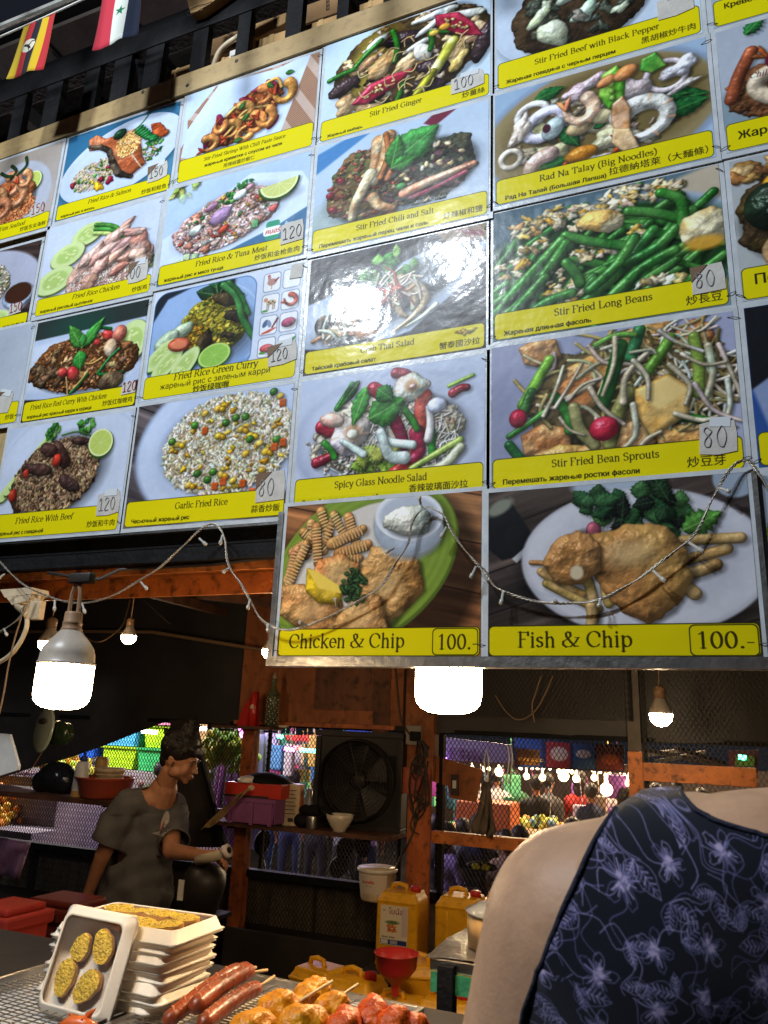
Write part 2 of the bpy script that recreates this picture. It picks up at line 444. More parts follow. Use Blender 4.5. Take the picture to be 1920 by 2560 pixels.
def sticks(c, reg, n, L, r, pal, spec=.4, curl=.25):
	for _ in range(n):
		x, y = inell(*reg); a = random.uniform(0, PI); k = L * random.uniform(.6, 1.2); q = random.uniform(-curl, curl) * k
		P = [(x - math.cos(a) * k / 2, y - math.sin(a) * k / 2), (x - math.sin(a) * q, y + math.cos(a) * q), (x + math.cos(a) * k / 2, y + math.sin(a) * k / 2)]
		tube_(c, P, r * random.uniform(.8, 1.2), random.choice(pal), spec)
def herb(c, x, y, R, n=14, col=('2f8a2a', '1f6a22', '57a83a')):
	for i in range(n):
		a = random.uniform(0, 360); d = random.uniform(0, R * .7)
		leaf(c, x + d * math.cos(math.radians(a)), y + d * .7 * math.sin(math.radians(a)), R * random.uniform(.4, .7), R * random.uniform(.15, .28), a + random.uniform(-60, 60), random.choice(col), jag=.2)
def planks(c, cols, ang, w, gap='140f10'):
	Y, X = np.mgrid[0:c.H, 0:c.W]; X = X / c.s; Y = Y / c.s; a = math.radians(ang)
	u = X * math.cos(a) + Y * math.sin(a); v = -X * math.sin(a) + Y * math.cos(a)
	k = np.floor(v / w).astype(int); g = NZ[(v * 9).astype(int) & 255, (u * .6).astype(int) & 255]
	base = np.stack([hexc(x) for x in cols])[k % len(cols)]
	c.a[:] = base * (1 + .35 * g[..., None]); e = np.abs(v / w - np.round(v / w)) * w
	m = np.clip(1 - e / .5, 0, 1)[..., None]; c.a += (hexc(gap) - c.a) * m
def mat_weave(c, f, c1='b89880', c2='8a6858', ang=-20, per=.9):
	w = c.win(f.bb, 1)
	if w is None: return
	ys, xs, X, Y = w; a = math.radians(ang)
	v = -X * math.sin(a) + Y * math.cos(a); u = X * math.cos(a) + Y * math.sin(a)
	t = (.5 + .5 * np.sin(v * 2 * PI / per))[..., None]; band = ((np.sin(u * .35) > .55) * .5)[..., None]
	col = hexc(c1) * t + hexc(c2) * (1 - t); col = col * (1 - band) + hexc('d8d0d0') * band
	m = np.clip(.5 - f(X, Y) * c.s, 0, 1)[..., None]; c.a[ys, xs] += (col - c.a[ys, xs]) * m
def _A(cx, cy, rx, ry, a0, a1, n=10): return [(cx + rx * math.cos(math.radians(a0 + (a1 - a0) * i / n)), cy + ry * math.sin(math.radians(a0 + (a1 - a0) * i / n))) for i in range(n + 1)]
X_ = .46; K_ = .68
GL = {
 'S': (.50, [_A(.25, .51, .16, .155, 30, 270, 9) + _A(.25, .18, .18, .175, 90, -150, 9)], []),
 'F': (.54, [[(.14, 0), (.14, K_)], [(.14, K_ - .01), (.48, K_ - .01), (.485, .54)], [(.14, .36), (.36, .36)]], [(.14, 0, .1), (.1, K_, .07)]),
 'B': (.60, [[(.14, 0), (.14, K_)], [(.14, K_ - .01)] + _A(.3, .52, .16, .16, 90, -90) + [(.14, .36)], _A(.3, .185, .2, .18, 90, -90) + [(.14, .01)]], [(.12, 0, .08), (.12, K_, .08)]),
 'P': (.56, [[(.14, 0), (.14, K_)], [(.14, K_ - .01)] + _A(.29, .5, .19, .18, 90, -90) + [(.14, .32)]], [(.14, 0, .1), (.12, K_, .08)]),
 'R': (.64, [[(.14, 0), (.14, K_)], [(.14, K_ - .01)] + _A(.29, .51, .18, .165, 90, -90) + [(.14, .34)], [(.3, .34), (.58, .01)]], [(.14, 0, .1), (.12, K_, .08), (.58, 0, .06)]),
 'N': (.70, [[(.14, 0), (.14, K_)], [(.12, K_), (.58, 0)], [(.58, 0), (.58, K_)]], [(.14, 0, .09), (.1, K_, .08), (.58, K_, .09)]),
 'T': (.60, [[(.3, 0), (.3, K_)], [(.05, .54), (.06, K_ - .01), (.54, K_ - .01), (.55, .54)]], [(.3, 0, .1)]),
 'L': (.58, [[(.14, 0), (.14, K_)], [(.14, .01), (.5, .01), (.53, .15)]], [(.14, K_, .1)]),
 'G': (.70, [_A(.36, .34, .28, .34, 45, 320, 16) + [(.6, .12), (.6, .3)]], [(.58, .31, .09)]),
 'C': (.66, [_A(.36, .34, .28, .34, 42, 318, 16), [(.57, .57), (.585, .46)]], []),
 'W': (.90, [[(.08, K_), (.28, 0)], [(.28, 0), (.46, K_)], [(.42, K_), (.62, 0)], [(.62, 0), (.84, K_)]], [(.09, K_, .09), (.44, K_, .1), (.83, K_, .07)]),
 'Y': (.66, [[(.08, K_), (.33, .3)], [(.6, K_), (.33, .3)], [(.33, .3), (.33, 0)]], [(.08, K_, .08), (.59, K_, .07), (.33, 0, .1)]),
 'M': (.86, [[(.14, 0), (.14, K_)], [(.14, K_), (.42, .05)], [(.42, .05), (.7, K_)], [(.72, K_), (.72, 0)]], [(.14, 0, .08), (.1, K_, .07), (.74, K_, .07), (.72, 0, .1)]),
 'E': (.60, [[(.14, 0), (.14, K_)], [(.14, K_ - .01), (.48, K_ - .01), (.49, .56)], [(.14, .35), (.38, .35)], [(.14, .01), (.5, .01), (.53, .14)]], [(.12, 0, .08), (.12, K_, .08)]),
 'a': (.44, [[(.07, .37)] + _A(.19, .36, .11, .1, 150, 10, 6) + [(.3, .1), (.34, .02), (.42, .05)], [(.3, .27), (.12, .2), (.07, .1), (.13, .02), (.22, .03), (.3, .12)]], []),
 'b': (.50, [[(.12, .02), (.12, K_)], _A(.27, .23, .17, .225, 160, -160, 16)], [(.09, K_, .05)]),
 'c': (.43, [_A(.24, .23, .18, .225, 45, 315, 14)], []),
 'd': (.50, [[(.37, .03), (.37, K_)], _A(.22, .23, .16, .225, 20, 340, 16)], [(.34, K_, .05), (.42, .01, .05)]),
 'e': (.44, [[(.07, .26), (.38, .26)], _A(.23, .23, .165, .225, 5, 318, 16)], []),
 'f': (.33, [[(.14, 0), (.14, .5)] + _A(.25, .54, .11, .14, 180, 40, 6)], [(.15, 0, .09), (.17, X_ - .01, .12)]),
 'g': (.48, [_A(.22, .31, .14, .15, 0, 360, 16), [(.13, .18), (.1, .1), (.2, .05), (.36, .03), (.42, -.07), (.32, -.18), (.14, -.18), (.05, -.1), (.1, 0), (.16, .04)], [(.32, .42), (.44, .42)]], []),
 'h': (.50, [[(.12, 0), (.12, K_)], [(.12, .34), (.22, .44), (.32, .44), (.38, .34), (.38, 0)]], [(.12, 0, .08), (.09, K_, .05), (.38, 0, .08)]),
 'i': (.27, [[(.14, 0), (.14, X_)], [(.14, .61), (.14, .635)]], [(.14, 0, .08), (.1, X_, .05)]),
 'k': (.50, [[(.12, 0), (.12, K_)], [(.38, X_), (.14, .2)], [(.2, .26), (.42, 0)]], [(.12, 0, .08), (.09, K_, .05), (.4, X_, .08), (.42, 0, .08)]),
 'l': (.27, [[(.14, 0), (.14, K_)]], [(.14, 0, .08), (.1, K_, .05)]),
 'm': (.78, [[(.12, 0), (.12, X_)], [(.12, .34), (.22, .44), (.32, .44), (.38, .34), (.38, 0)], [(.38, .34), (.48, .44), (.58, .44), (.65, .34), (.65, 0)]], [(.12, 0, .08), (.09, X_, .05), (.38, 0, .08), (.65, 0, .08)]),
 'n': (.50, [[(.12, 0), (.12, X_)], [(.12, .34), (.22, .44), (.32, .44), (.38, .34), (.38, 0)]], [(.12, 0, .08), (.09, X_, .05), (.38, 0, .08)]),
 'o': (.50, [_A(.25, .23, .185, .225, 0, 360, 20)], []),
 'p': (.50, [[(.12, -.2), (.12, X_)], _A(.27, .23, .17, .225, 160, -160, 16)], [(.12, -.2, .08), (.09, X_, .05)]),
 'r': (.35, [[(.12, 0), (.12, X_)], [(.12, .3), (.2, .42), (.28, .44), (.32, .4)]], [(.12, 0, .08), (.09, X_, .05)]),
 's': (.38, [_A(.19, .345, .11, .1, 30, 270, 7) + _A(.18, .12, .12, .115, 90, -150, 7)], []),
 't': (.29, [[(.13, .58), (.13, .08), (.18, .02), (.27, .06)]], [(.15, X_ - .01, .11)]),
 'u': (.50, [[(.11, X_), (.11, .12), (.16, .03), (.26, .02), (.37, .12)], [(.37, X_), (.37, 0)]], [(.08, X_, .05), (.34, X_, .05), (.41, 0, .05)]),
 'v': (.48, [[(.07, X_), (.24, 0)], [(.42, X_), (.24, 0)]], [(.07, X_, .07), (.42, X_, .06)]),
 'w': (.70, [[(.07, X_), (.22, 0)], [(.35, X_), (.22, 0)], [(.34, X_), (.49, 0)], [(.64, X_), (.49, 0)]], [(.07, X_, .07), (.35, X_, .07), (.64, X_, .05)]),
 'y': (.48, [[(.07, X_), (.25, .02)], [(.43, X_), (.2, -.18), (.08, -.17)]], [(.07, X_, .07), (.42, X_, .06)]),
 '&': (.78, [[(.72, .4), (.6, .2), (.4, .02), (.2, 0), (.07, .1), (.08, .24), (.3, .38), (.4, .5), (.38, .63), (.28, .67), (.2, .6), (.22, .46), (.38, .24), (.56, .04), (.72, .03)]], [(.68, .42, .1)]),
 '1': (.50, [[(.14, .58), (.27, .66), (.27, 0)]], [(.27, 0, .1)]),
 '0': (.50, [_A(.25, .335, .175, .335, 0, 360, 24)], []),
 '.': (.25, [[(.11, .03), (.13, .03)]], []), '-': (.33, [[(.06, .22), (.26, .22)]], []),
 '(': (.33, [[(.27, .7), (.13, .5), (.1, .25), (.14, 0), (.27, -.18)]], []), ')': (.33, [[(.06, .7), (.2, .5), (.23, .25), (.19, 0), (.06, -.18)]], []),
 ' ': (.25, [], [])}
def serif(c, txt, x, y, size, col='2a2610', slant=0.0, thick=.105, width=None, al=.92):
	"""roman lettering, y = baseline, size = em"""
	tot = sum(GL[ch][0] for ch in txt); kx = 1.0
	if width: size = min(size, width / (tot * .95)); kx = width / (tot * size)
	for ch in txt:
		adv, st, sf = GL[ch]; segs = []
		for p in st:
			for (ax, ay), (bx, by) in zip(p, p[1:]):
				d = math.atan2(by - ay, bx - ax); t = (.03 + (thick - .03) * abs(math.sin(d - math.radians(14))) ** 1.2) / 2
				if ch in '.' : t = .055
				if ch == 'i' and ay > .6: t = .05
				segs.append((ax, ay, bx, by, t))
		for (sx, sy, hw) in sf: segs.append((sx - hw, sy, sx + hw, sy, .017))
		if segs:
			bb = (x - .1 * size, y - .8 * size, x + (adv + .3) * size * kx, y + .3 * size)
			w = c.win(bb, .5)
			if w is not None:
				ys, xs, X, Y = w; gy = (y - Y) / size; gx = (X - x) / (size * kx) - gy * slant
				best = np.full(X.shape, 9., np.float32)
				for ax, ay, bx, by, t in segs:
					dx, dy = bx - ax, by - ay; L = dx * dx + dy * dy + 1e-9
					q = np.clip(((gx - ax) * dx + (gy - ay) * dy) / L, 0, 1)
					best = np.minimum(best, np.hypot(gx - ax - q * dx, gy - ay - q * dy) - t)
				m = np.clip(.5 - best * size * c.s, 0, 1)[..., None] * al
				c.a[ys, xs] += (hexc(col) - c.a[ys, xs]) * m
		x += adv * size * kx
	return x
_fc = {}
def glyph_tris(txt, bold=0.0):
	if (txt, bold) in _fc: return _fc[(txt, bold)]
	cu = bpy.data.curves.new('t', 'FONT'); cu.body = txt; cu.size = 1; cu.offset = bold; cu.resolution_u = 3
	o = bpy.data.objects.new('t', cu); C.objects.link(o)
	dg = bpy.context.evaluated_depsgraph_get(); dg.update(); me = o.evaluated_get(dg).to_mesh(); me.calc_loop_triangles()
	v = np.array([p.co[:2] for p in me.vertices]) if len(me.vertices) else np.zeros((0, 2))
	t = np.array([q.vertices[:] for q in me.loop_triangles]) if len(me.loop_triangles) else np.zeros((0, 3), int)
	o.evaluated_get(dg).to_mesh_clear(); bpy.data.objects.remove(o); bpy.data.curves.remove(cu)
	_fc[(txt, bold)] = (v, t); return v, t
def _adv(ch):
	if ch == ' ': return .28
	a = glyph_tris('n' + ch + 'n', 0.0)[0]; b = glyph_tris('nn', 0.0)[0]
	return a[:, 0].max() - b[:, 0].max()
def _rects(rs):
	v, t = [], []
	for (x0, y0, x1, y1) in rs:
		k = len(v); v += [(x0, y0), (x1, y0), (x1, y1), (x0, y1)]; t += [(k, k + 1, k + 2), (k, k + 2, k + 3)]
	return np.array(v, float), np.array(t)
def cyr_tris(txt):
	"""bold russian lettering, letter by letter"""
	V, T, x, n = [], [], 0., 0; xh = glyph_tris('x', 0.0)[0][:, 1].max(); s = .075
	for ch in txt:
		a = _adv(ch)
		if ch != ' ':
			if ch == 'н': v, t = _rects([(.07, 0, .07 + s, xh), (a - .06 - s, 0, a - .06, xh), (.07, xh / 2 - .03, a - .06, xh / 2 + .04)])
			elif ch in 'ьы':
				w = a - .04 if ch == 'ь' else a * .64
				R = [(.07, 0, .07 + s, xh), (.07, 0, w - .08, .065), (.07, xh * .56 - .05, w - .08, xh * .56 + .015), (w - .1, .04, w - .1 + s, xh * .56 - .03)]
				if ch == 'ы': R.append((a - .06 - s, 0, a - .06, xh))
				v, t = _rects(R)
			elif ch == 'ф':
				v1, t1 = glyph_tris('о', 0.0); v1 = v1 * [1.25, 1]; a = v1[:, 0].max() + .05; m = (v1[:, 0].min() + v1[:, 0].max()) / 2
				v2, t2 = _rects([(m - s / 2, -.2, m + s / 2, .72)]); v = np.vstack([v1, v2]); t = np.vstack([t1, t2 + len(v1)])
			else: v, t = glyph_tris(ch, 0.0)
			if len(t): V.append(v + [x, 0]); T.append(t + n); n += len(v)
		x += a
	return np.vstack(V), np.vstack(T)
def sans(c, txt, x, y, size, col='1c1a10', bold=.025, slant=0., width=None, al=.95, align='L', SS=3):
	v, t = cyr_tris(txt) if any('\u0400' <= ch <= '\u04ff' for ch in txt) else glyph_tris(txt, 0.0)
	if not len(t): return
	w0 = v[:, 0].max(); kx = 1.0
	if width: size = min(size * 1.25, width / (w0 * .97)); kx = width / (w0 * size)
	if align == 'R': x = x - w0 * size * kx
	if align == 'C': x = x - w0 * size * kx / 2
	P = np.empty_like(v); P[:, 0] = x + (v[:, 0] + v[:, 1] * slant) * size * kx; P[:, 1] = y - v[:, 1] * size
	x0, y0 = P.min(0) - 1 / c.s; x1, y1 = P.max(0) + 1 / c.s
	px0, py0 = int(x0 * c.s), int(y0 * c.s); pw, ph = int((x1 - x0) * c.s) + 3, int((y1 - y0) * c.s) + 3
	m = np.zeros((ph * SS, pw * SS), bool); Q = (P * c.s - (px0, py0)) * SS
	for a, b, d in Q[t]:
		lx, ly = np.floor(np.minimum(np.minimum(a, b), d)).astype(int); hx, hy = np.ceil(np.maximum(np.maximum(a, b), d)).astype(int) + 1
		lx = max(lx, 0); ly = max(ly, 0)
		if hx <= lx or hy <= ly: continue
		yy, xx = np.mgrid[ly:hy, lx:hx]; yy = yy + .5; xx = xx + .5
		def e(p, q): return (q[0] - p[0]) * (yy - p[1]) - (q[1] - p[1]) * (xx - p[0])
		e1, e2, e3 = e(a, b), e(b, d), e(d, a)
		k = ((e1 >= 0) & (e2 >= 0) & (e3 >= 0)) | ((e1 <= 0) & (e2 <= 0) & (e3 <= 0))
		s_ = m[ly:hy, lx:hx]; s_ |= k[:s_.shape[0], :s_.shape[1]]
	bw = int(round(bold * 2.2 * size * c.s * SS))
	for _ in range(min(bw, 4)): m[:, 1:] |= m[:, :-1].copy()
	if bw > 1: m[1:] |= m[:-1].copy()
	cov = m.reshape(ph, SS, pw, SS).mean((1, 3))
	X0, Y0, X1, Y1 = max(0, px0), max(0, py0), min(c.W, px0 + pw), min(c.H, py0 + ph)
	if X1 <= X0 or Y1 <= Y0: return
	cv = cov[Y0 - py0:Y1 - py0, X0 - px0:X1 - px0][..., None] * al
	c.a[Y0:Y1, X0:X1] += (hexc(col) - c.a[Y0:Y1, X0:X1]) * cv
def label(c, eng, cyr, chi, y0=None, ex=25, ew=50, es=5.2, cs=3.3, cw=None, slant=0., ey=None, cy=None, hs=4.2, chx=97, full=False, ybox='d8cc0c'):
	"""the yellow name strip"""
	c.photo()
	H = c.hu; y0 = y0 if y0 is not None else H - 14.5
	c.fill(rrect(.6, y0 - .1, 99.4, H - .4, 2.2), '3a3a12', 0); c.fill(rrect(.9, y0 + .25, 99.1, H - .75, 2.0), ybox)
	h = H - y0
	if eng: serif(c, eng, ex, (ey if ey is not None else y0 + h * .42), es, width=ew, slant=slant)
	if cyr: sans(c, cyr, 5, (cy if cy is not None else H - h * .16), cs, width=cw)
	if chi: sans(c, chi, chx, H - h * .22, hs, align='R', bold=.004)
# ------------------------------------------------------------------ the printed cards (rectified, 100 units wide)
TXW = 560
RICE = ('d9cfc0', 'e6dfd2', 'c9b9a2', 'bfae98')
def p_salmon():
	random.seed(101); c = Cv(TXW, 74.0); c.grad('1f5f8c', '3f7fa8', 70)
	plate(c, 52, 34, 54, 30, -14, 'b9cdee', .9)
	grains(c, (30, 42, 20, 12, -8), 420, ('b5a084', 'c8b89c', '9c8468', 'd4c8b0'), 1.5)
	chunks(c, (30, 43, 20, 12, -8), 34, ('3f9a30', '2c7a28', '7fc045'), 1.6, .3)
	chunks(c, (28, 42, 17, 10), 8, ('d8b840', 'e8c830'), 1.6)
	for x, y in ((11, 45), (38, 48), (43, 38), (55, 50), (46, 50)): chunks(c, (x, y, 1, 1), 2, ('a01838', 'b82a48'), 3.2)
	chunks(c, (36, 54, 2, 2), 3, ('f0c818',), 4.2, .5)
	chunks(c, (80, 34, 9, 9), 50, ('2e8a2c', '4fae38', '1f6a22', 'c8b088'), 1.9)
	leaf(c, 93, 22, 8, 3, 150, 'c87830')
	c.blob(pol([(76, 12), (84, 14), (93, 24), (88, 27), (80, 22)], .5), 'd0602a', 'a84018', warp=.6, tex=.4, spec=.2)
	c.blob(pol([(21, 9), (27, 7), (36, 12), (50, 13), (62, 12), (68, 22), (72, 38), (76, 45), (64, 52), (55, 47), (48, 36), (44, 26), (34, 20), (23, 18)], .6), 'd98a60', 'b8562c', r=5, warp=.7, tex=.7, tf=1.2, spec=.25)
	for i in range(9): tube_(c, [(50 + i * 2.6, 18 + i * 3.4), (56 + i * 2.2, 24 + i * 3), (58 + i * 2, 30 + i * 2.4)], .35, 'e8c0a0', .2, sh=0)
	c.blob(cap([(22, 15, 1.5), (32, 18, 2), (41, 24, 2.6), (46, 36, 3), (53, 47, 3), (65, 53, 1.6)]), '2e241e', '6a5a48', warp=.5, tex=.6, spec=.4)
	grains(c, (58, 24, 11, 10, 20), 240, ('d8a050', 'e8b868', 'b87830', 'f0d090'), 1.7, 1.8)
	c.blob(ell(49, 12, 6, 4.4, -10), '0f3a20', '1f5a30', spec=.6)
	for i in range(8): c.blob(ell(66 + i * 2.1, 13 + i * 2.0 + (i > 5) * -1, 4.6, 1.9, -35 + i * 6), '178a38', '0f6428', spec=.5)
	tube_(c, [(60, 13), (67, 9), (74, 1)], .5, '2a7a34', .2)
	label(c, 'Fried Rice & Salmon', 'жареный рис и лосось', '炒饭和鲑鱼', 60.5, 29, 38, slant=.2, cw=31, es=5.4); return c
def p_chicken():
	random.seed(102); c = Cv(TXW, 74.0); c.grad('b9c9e8', 'c3d1ee', 90)
	for x, y, r in ((38, 14, 15), (22, 28, 16), (14, 47, 18)): cuke(c, x, y, r, r * .62, -14, 'b8c878')
	for dy in (0, 3.5, 7): tube_(c, [(44, 8 + dy), (62, 14 + dy), (84, 34 + dy), (98, 46 + dy)], 1.7, '3f8f38' if dy < 6 else 'a8c868', .4)
	c.shade(ell(64, 48, 36, 20, -8), .25, 5)
	c.blob(ell(62, 50, 37, 25, -12), 'c8a79c', 'b89488', r=14, warp=1.2, spec=0)
	grains(c, (62, 55, 35, 17, -8), 620, ('d4b8b0', 'c4a49c', 'e2cfc8', 'b39086'), 2.0)
	for i, (x, y, rx, ry, a) in enumerate(((70, 16, 9, 3, -40), (60, 24, 15, 5, -24), (44, 34, 14, 5, -40), (56, 33, 13, 4.6, -30), (74, 30, 12, 4.8, -20), (86, 32, 11, 8, 60), (64, 40, 13, 4.5, -30), (52, 46, 10, 5, -50), (76, 42, 9, 4, -20), (46, 55, 8, 6, 10), (86, 43, 9, 6, 30), (70, 50, 9, 3, -25), (80, 22, 10, 3.4, 10))):
		c.blob(lump(x, y, rx, ry, a, .3), ('c88f80', 'd6a294', 'be7c68')[i % 3], 'dcb4a8', warp=.9, tex=.3, tf=1.5, spec=.35)
	label(c, 'Fried Rice Chicken', 'жареный рисовый цыпленок', '炒饭鸡', 60, 33, 41, slant=.2, cw=47); return c
def p_redcurry():
	random.seed(103); c = Cv(TXW, 74.0); c.grad('26302f', '2c3a40', 90)
	c.fill(ell(40, 8, 24, 10), '1f4038', 12); c.fill(pol([(-2, 54), (100, 56), (100, 80), (-2, 80)]), '30241c', 2)
	c.fill(pol([(-4, 16), (101, 14), (101, 54), (60, 62), (-6, 55)], 2), 'a9bbdc', 1); c.fill(pol([(2, 20), (96, 18), (92, 50), (58, 56), (2, 50)], 2), 'bccbe6', 4)
	cuke(c, 90, 28, 14, 16, 20, '9cb878')
	c.blob(ell(48, 38, 47, 20, 2), '8a4a24', '5a3418', r=10, warp=2, wf=.8, spec=0, sh=.4)
	chunks(c, (48, 37, 45, 20), 620, ('9a5a2c', 'b87840', '7a4420', 'c89058', '5c3a20', 'a86a3a'), 1.7, .25)
	chunks(c, (22, 38, 18, 12), 26, ('7a5a38', '8a6a44', '6a4a30'), 4.5, .3, col2='54402c')
	chunks(c, (60, 35, 30, 14), 22, ('c08a50', 'd0a070', 'a8683a'), 3.5)
	for x, y, r in ((68, 20, 5), (41, 44, 6), (32, 42, 4), (60, 24, 3)): c.blob(ell(x, y, r, r * .8, 20), 'c8242c', 'e04a3c', warp=.8, spec=.6)
	c.blob(ell(78, 21, 6.5, 6, 10), 'd8604a', 'e08068', warp=.7); c.blob(ell(72, 30, 5, 6), 'c8b090', 'e0d0b0', warp=.9)
	for p in ([(64, 47), (72, 38), (80, 32)], [(66, 48), (76, 49), (86, 49)], [(42, 58), (48, 54), (55, 46)], [(55, 12), (62, 14), (70, 16)]): tube_(c, p, 1.2, '17702c', .6)
	for p in ([(36, 46), (38, 52), (40, 60)], [(44, 55), (50, 50), (55, 44)], [(50, 38), (58, 39), (66, 36)]): tube_(c, p, .7, 'c89a50', .3)
	c.blob(ell(76, 54, 11, 7, -5), '80644a', '54402e', warp=.8, tex=.4)
	leaf(c, 46, 26, 24, 5.5, 232, '3fa03a', jag=.04); leaf(c, 46, 26, 26, 5, -50, '3a9a36', jag=.04)
	leaf(c, 44, 28, 15, 6, 75, '2f8a30'); leaf(c, 46, 25, 10, 3.5, -95, '2a7a2c')
	label(c, 'Fried Rice Red Curry With Chicken', 'жареный рис красный карри и курица', '炒饭红咖喱鸡', 59.5, 7, 68, slant=.12, cw=58, es=5.6); return c
def p_beef():
	random.seed(104); c = Cv(TXW, 71.0); c.grad('a9b9d6', 'b4c2de', 90)
	c.fill(ell(55, 36, 62, 48), 'b6c4e0', 2); c.fill(ell(55, 36, 60, 46), '8f9fc0', 1, .35); c.fill(ell(55, 37, 59, 45.5), 'b8c6e2', 3)
	for i in range(9): cuke(c, 6 + i * 3.6, 42 - i * 3.9, 7, 3.6, -50, '6f9a3c')
	herb(c, 40, 6, 9); herb(c, 66, 4, 9); tube_(c, [(46, 9), (58, 8), (70, 12)], .5, '4f9a3a')
	c.shade(ell(50, 35, 37, 26, -18), .4, 6)
	c.blob(ell(45, 35, 35, 23, -14), '5a4030', '3a281c', r=12, warp=2, spec=0)
	grains(c, (45, 35, 34, 23, -14), 900, ('8a6c50', 'a48460', '6e5038', 'c0a078', '503624', '94764e'), 2.0)
	for x, y, rx, ry, a in ((48, 22, 13, 4.6, 50), (30, 29, 13, 3.8, 8), (36, 17, 8, 4, 20), (58, 40, 9, 4, 30), (60, 14, 9, 3, 10)): c.blob(ell(x, y, rx, ry, a), '3c2622', '54362e', warp=.8, tex=.6, tf=2, spec=.3)
	for x, y, r in ((45, 25, 3.5), (13, 44, 3.5), (21, 31, 2.6), (30, 58, 2.2)): c.blob(ell(x, y, r, r * 1.2), 'b02c1c', warp=.5)
	lime(c, 78, 17, 10, 9, 20)
	label(c, 'Fried Rice With Beef', 'жареный рис с говядиной', '炒饭和牛肉', 55.5, 19, 46, slant=.1, cw=38); return c
def p_pastesauce():
	random.seed(105); c = Cv(TXW, 71.0); c.grad('b4cdf0', 'b9d2f4', 90)
	mat_weave(c, pol([(30, -2), (102, -2), (102, 60), (60, 60), (-2, 60), (-2, 46)]), 'b48a72', '7c5a48', -32, 1.5)
	c.fill(pol([(-2, 62), (-2, 18), (4, 30), (32, -3), (14, -3), (-2, 5)]), 'b4cdf0')
	mat_weave(c, pol([(3, 22), (24, -1), (34, -1), (5, 40)]), 'b48a72', '7c5a48', -60, 1.6); mat_weave(c, pol([(0, 50), (24, 60), (0, 62)]), 'b48a72', '7c5a48', -20, 1.4)
	c.fill(pol([(26, 0), (70, 3), (93, -1), (74, 58), (20, 58), (2, 50), (4, 30)], .8), 'c0d6f8', .6); c.fill(pol([(30, 6), (66, 8), (88, 4), (70, 52), (24, 52), (9, 44)], .8), 'b4ccf2', 5, .6)
	c.shade(ell(50, 34, 33, 15, -30), .3, 5)
	c.blob(ell(49, 32, 32, 14, -30), '9a4420', '6a2814', r=8, warp=2, spec=0)
	chunks(c, (49, 32, 31, 13, -30), 110, ('b85a28', 'c87838', '9a3c1c', 'a86830'), 2.4, .4)
	for x, y, a in ((30, 30, 60), (34, 40, 20), (58, 14, -10), (67, 13, 40), (70, 22, 90), (70, 44, 130), (20, 44, 90), (48, 20, 30)): c.blob(ell(x, y, 6, 2.4, a), '7a1430', 'a02848', spec=.5, warp=.4)
	for p in ([(40, 36), (50, 28), (66, 30)], [(34, 44), (44, 36), (56, 36)], [(60, 12), (70, 10), (74, 18)], [(34, 28), (42, 22), (50, 22)]): tube_(c, p, 1.2, 'dcae50', .4)
	for x, y, R, ro in ((60, 20, 7, 20), (76, 22, 8, 60), (46, 28, 7, 10), (38, 40, 7, -20), (22, 46, 6.5, 0), (56, 40, 7.5, 30), (64, 38, 7, 60), (50, 46, 6, 160), (30, 34, 5, 100)): shrimp(c, x, y, R, ro, 'd88840', 'a84420', 'b83c1c', .5)
	for x, y in ((44, 26), (47, 36), (63, 12), (42, 50), (76, 8)): leaf(c, x, y, 7, 2, random.uniform(-60, 60), '2a6a28')
	H = 71.0; label(c, None, None, None, 53); serif(c, 'Stir-Fried Shrimp With Chili Paste Sauce', 20, 58.6, 5.0, width=60, slant=.15)
	sans(c, 'жареные креветки с соусом из чили', 21, 63.5, 3.2, width=57); sans(c, '用辣椒醬炒蝦仁', 36, 68.2, 3.4, width=23, bold=0); return c
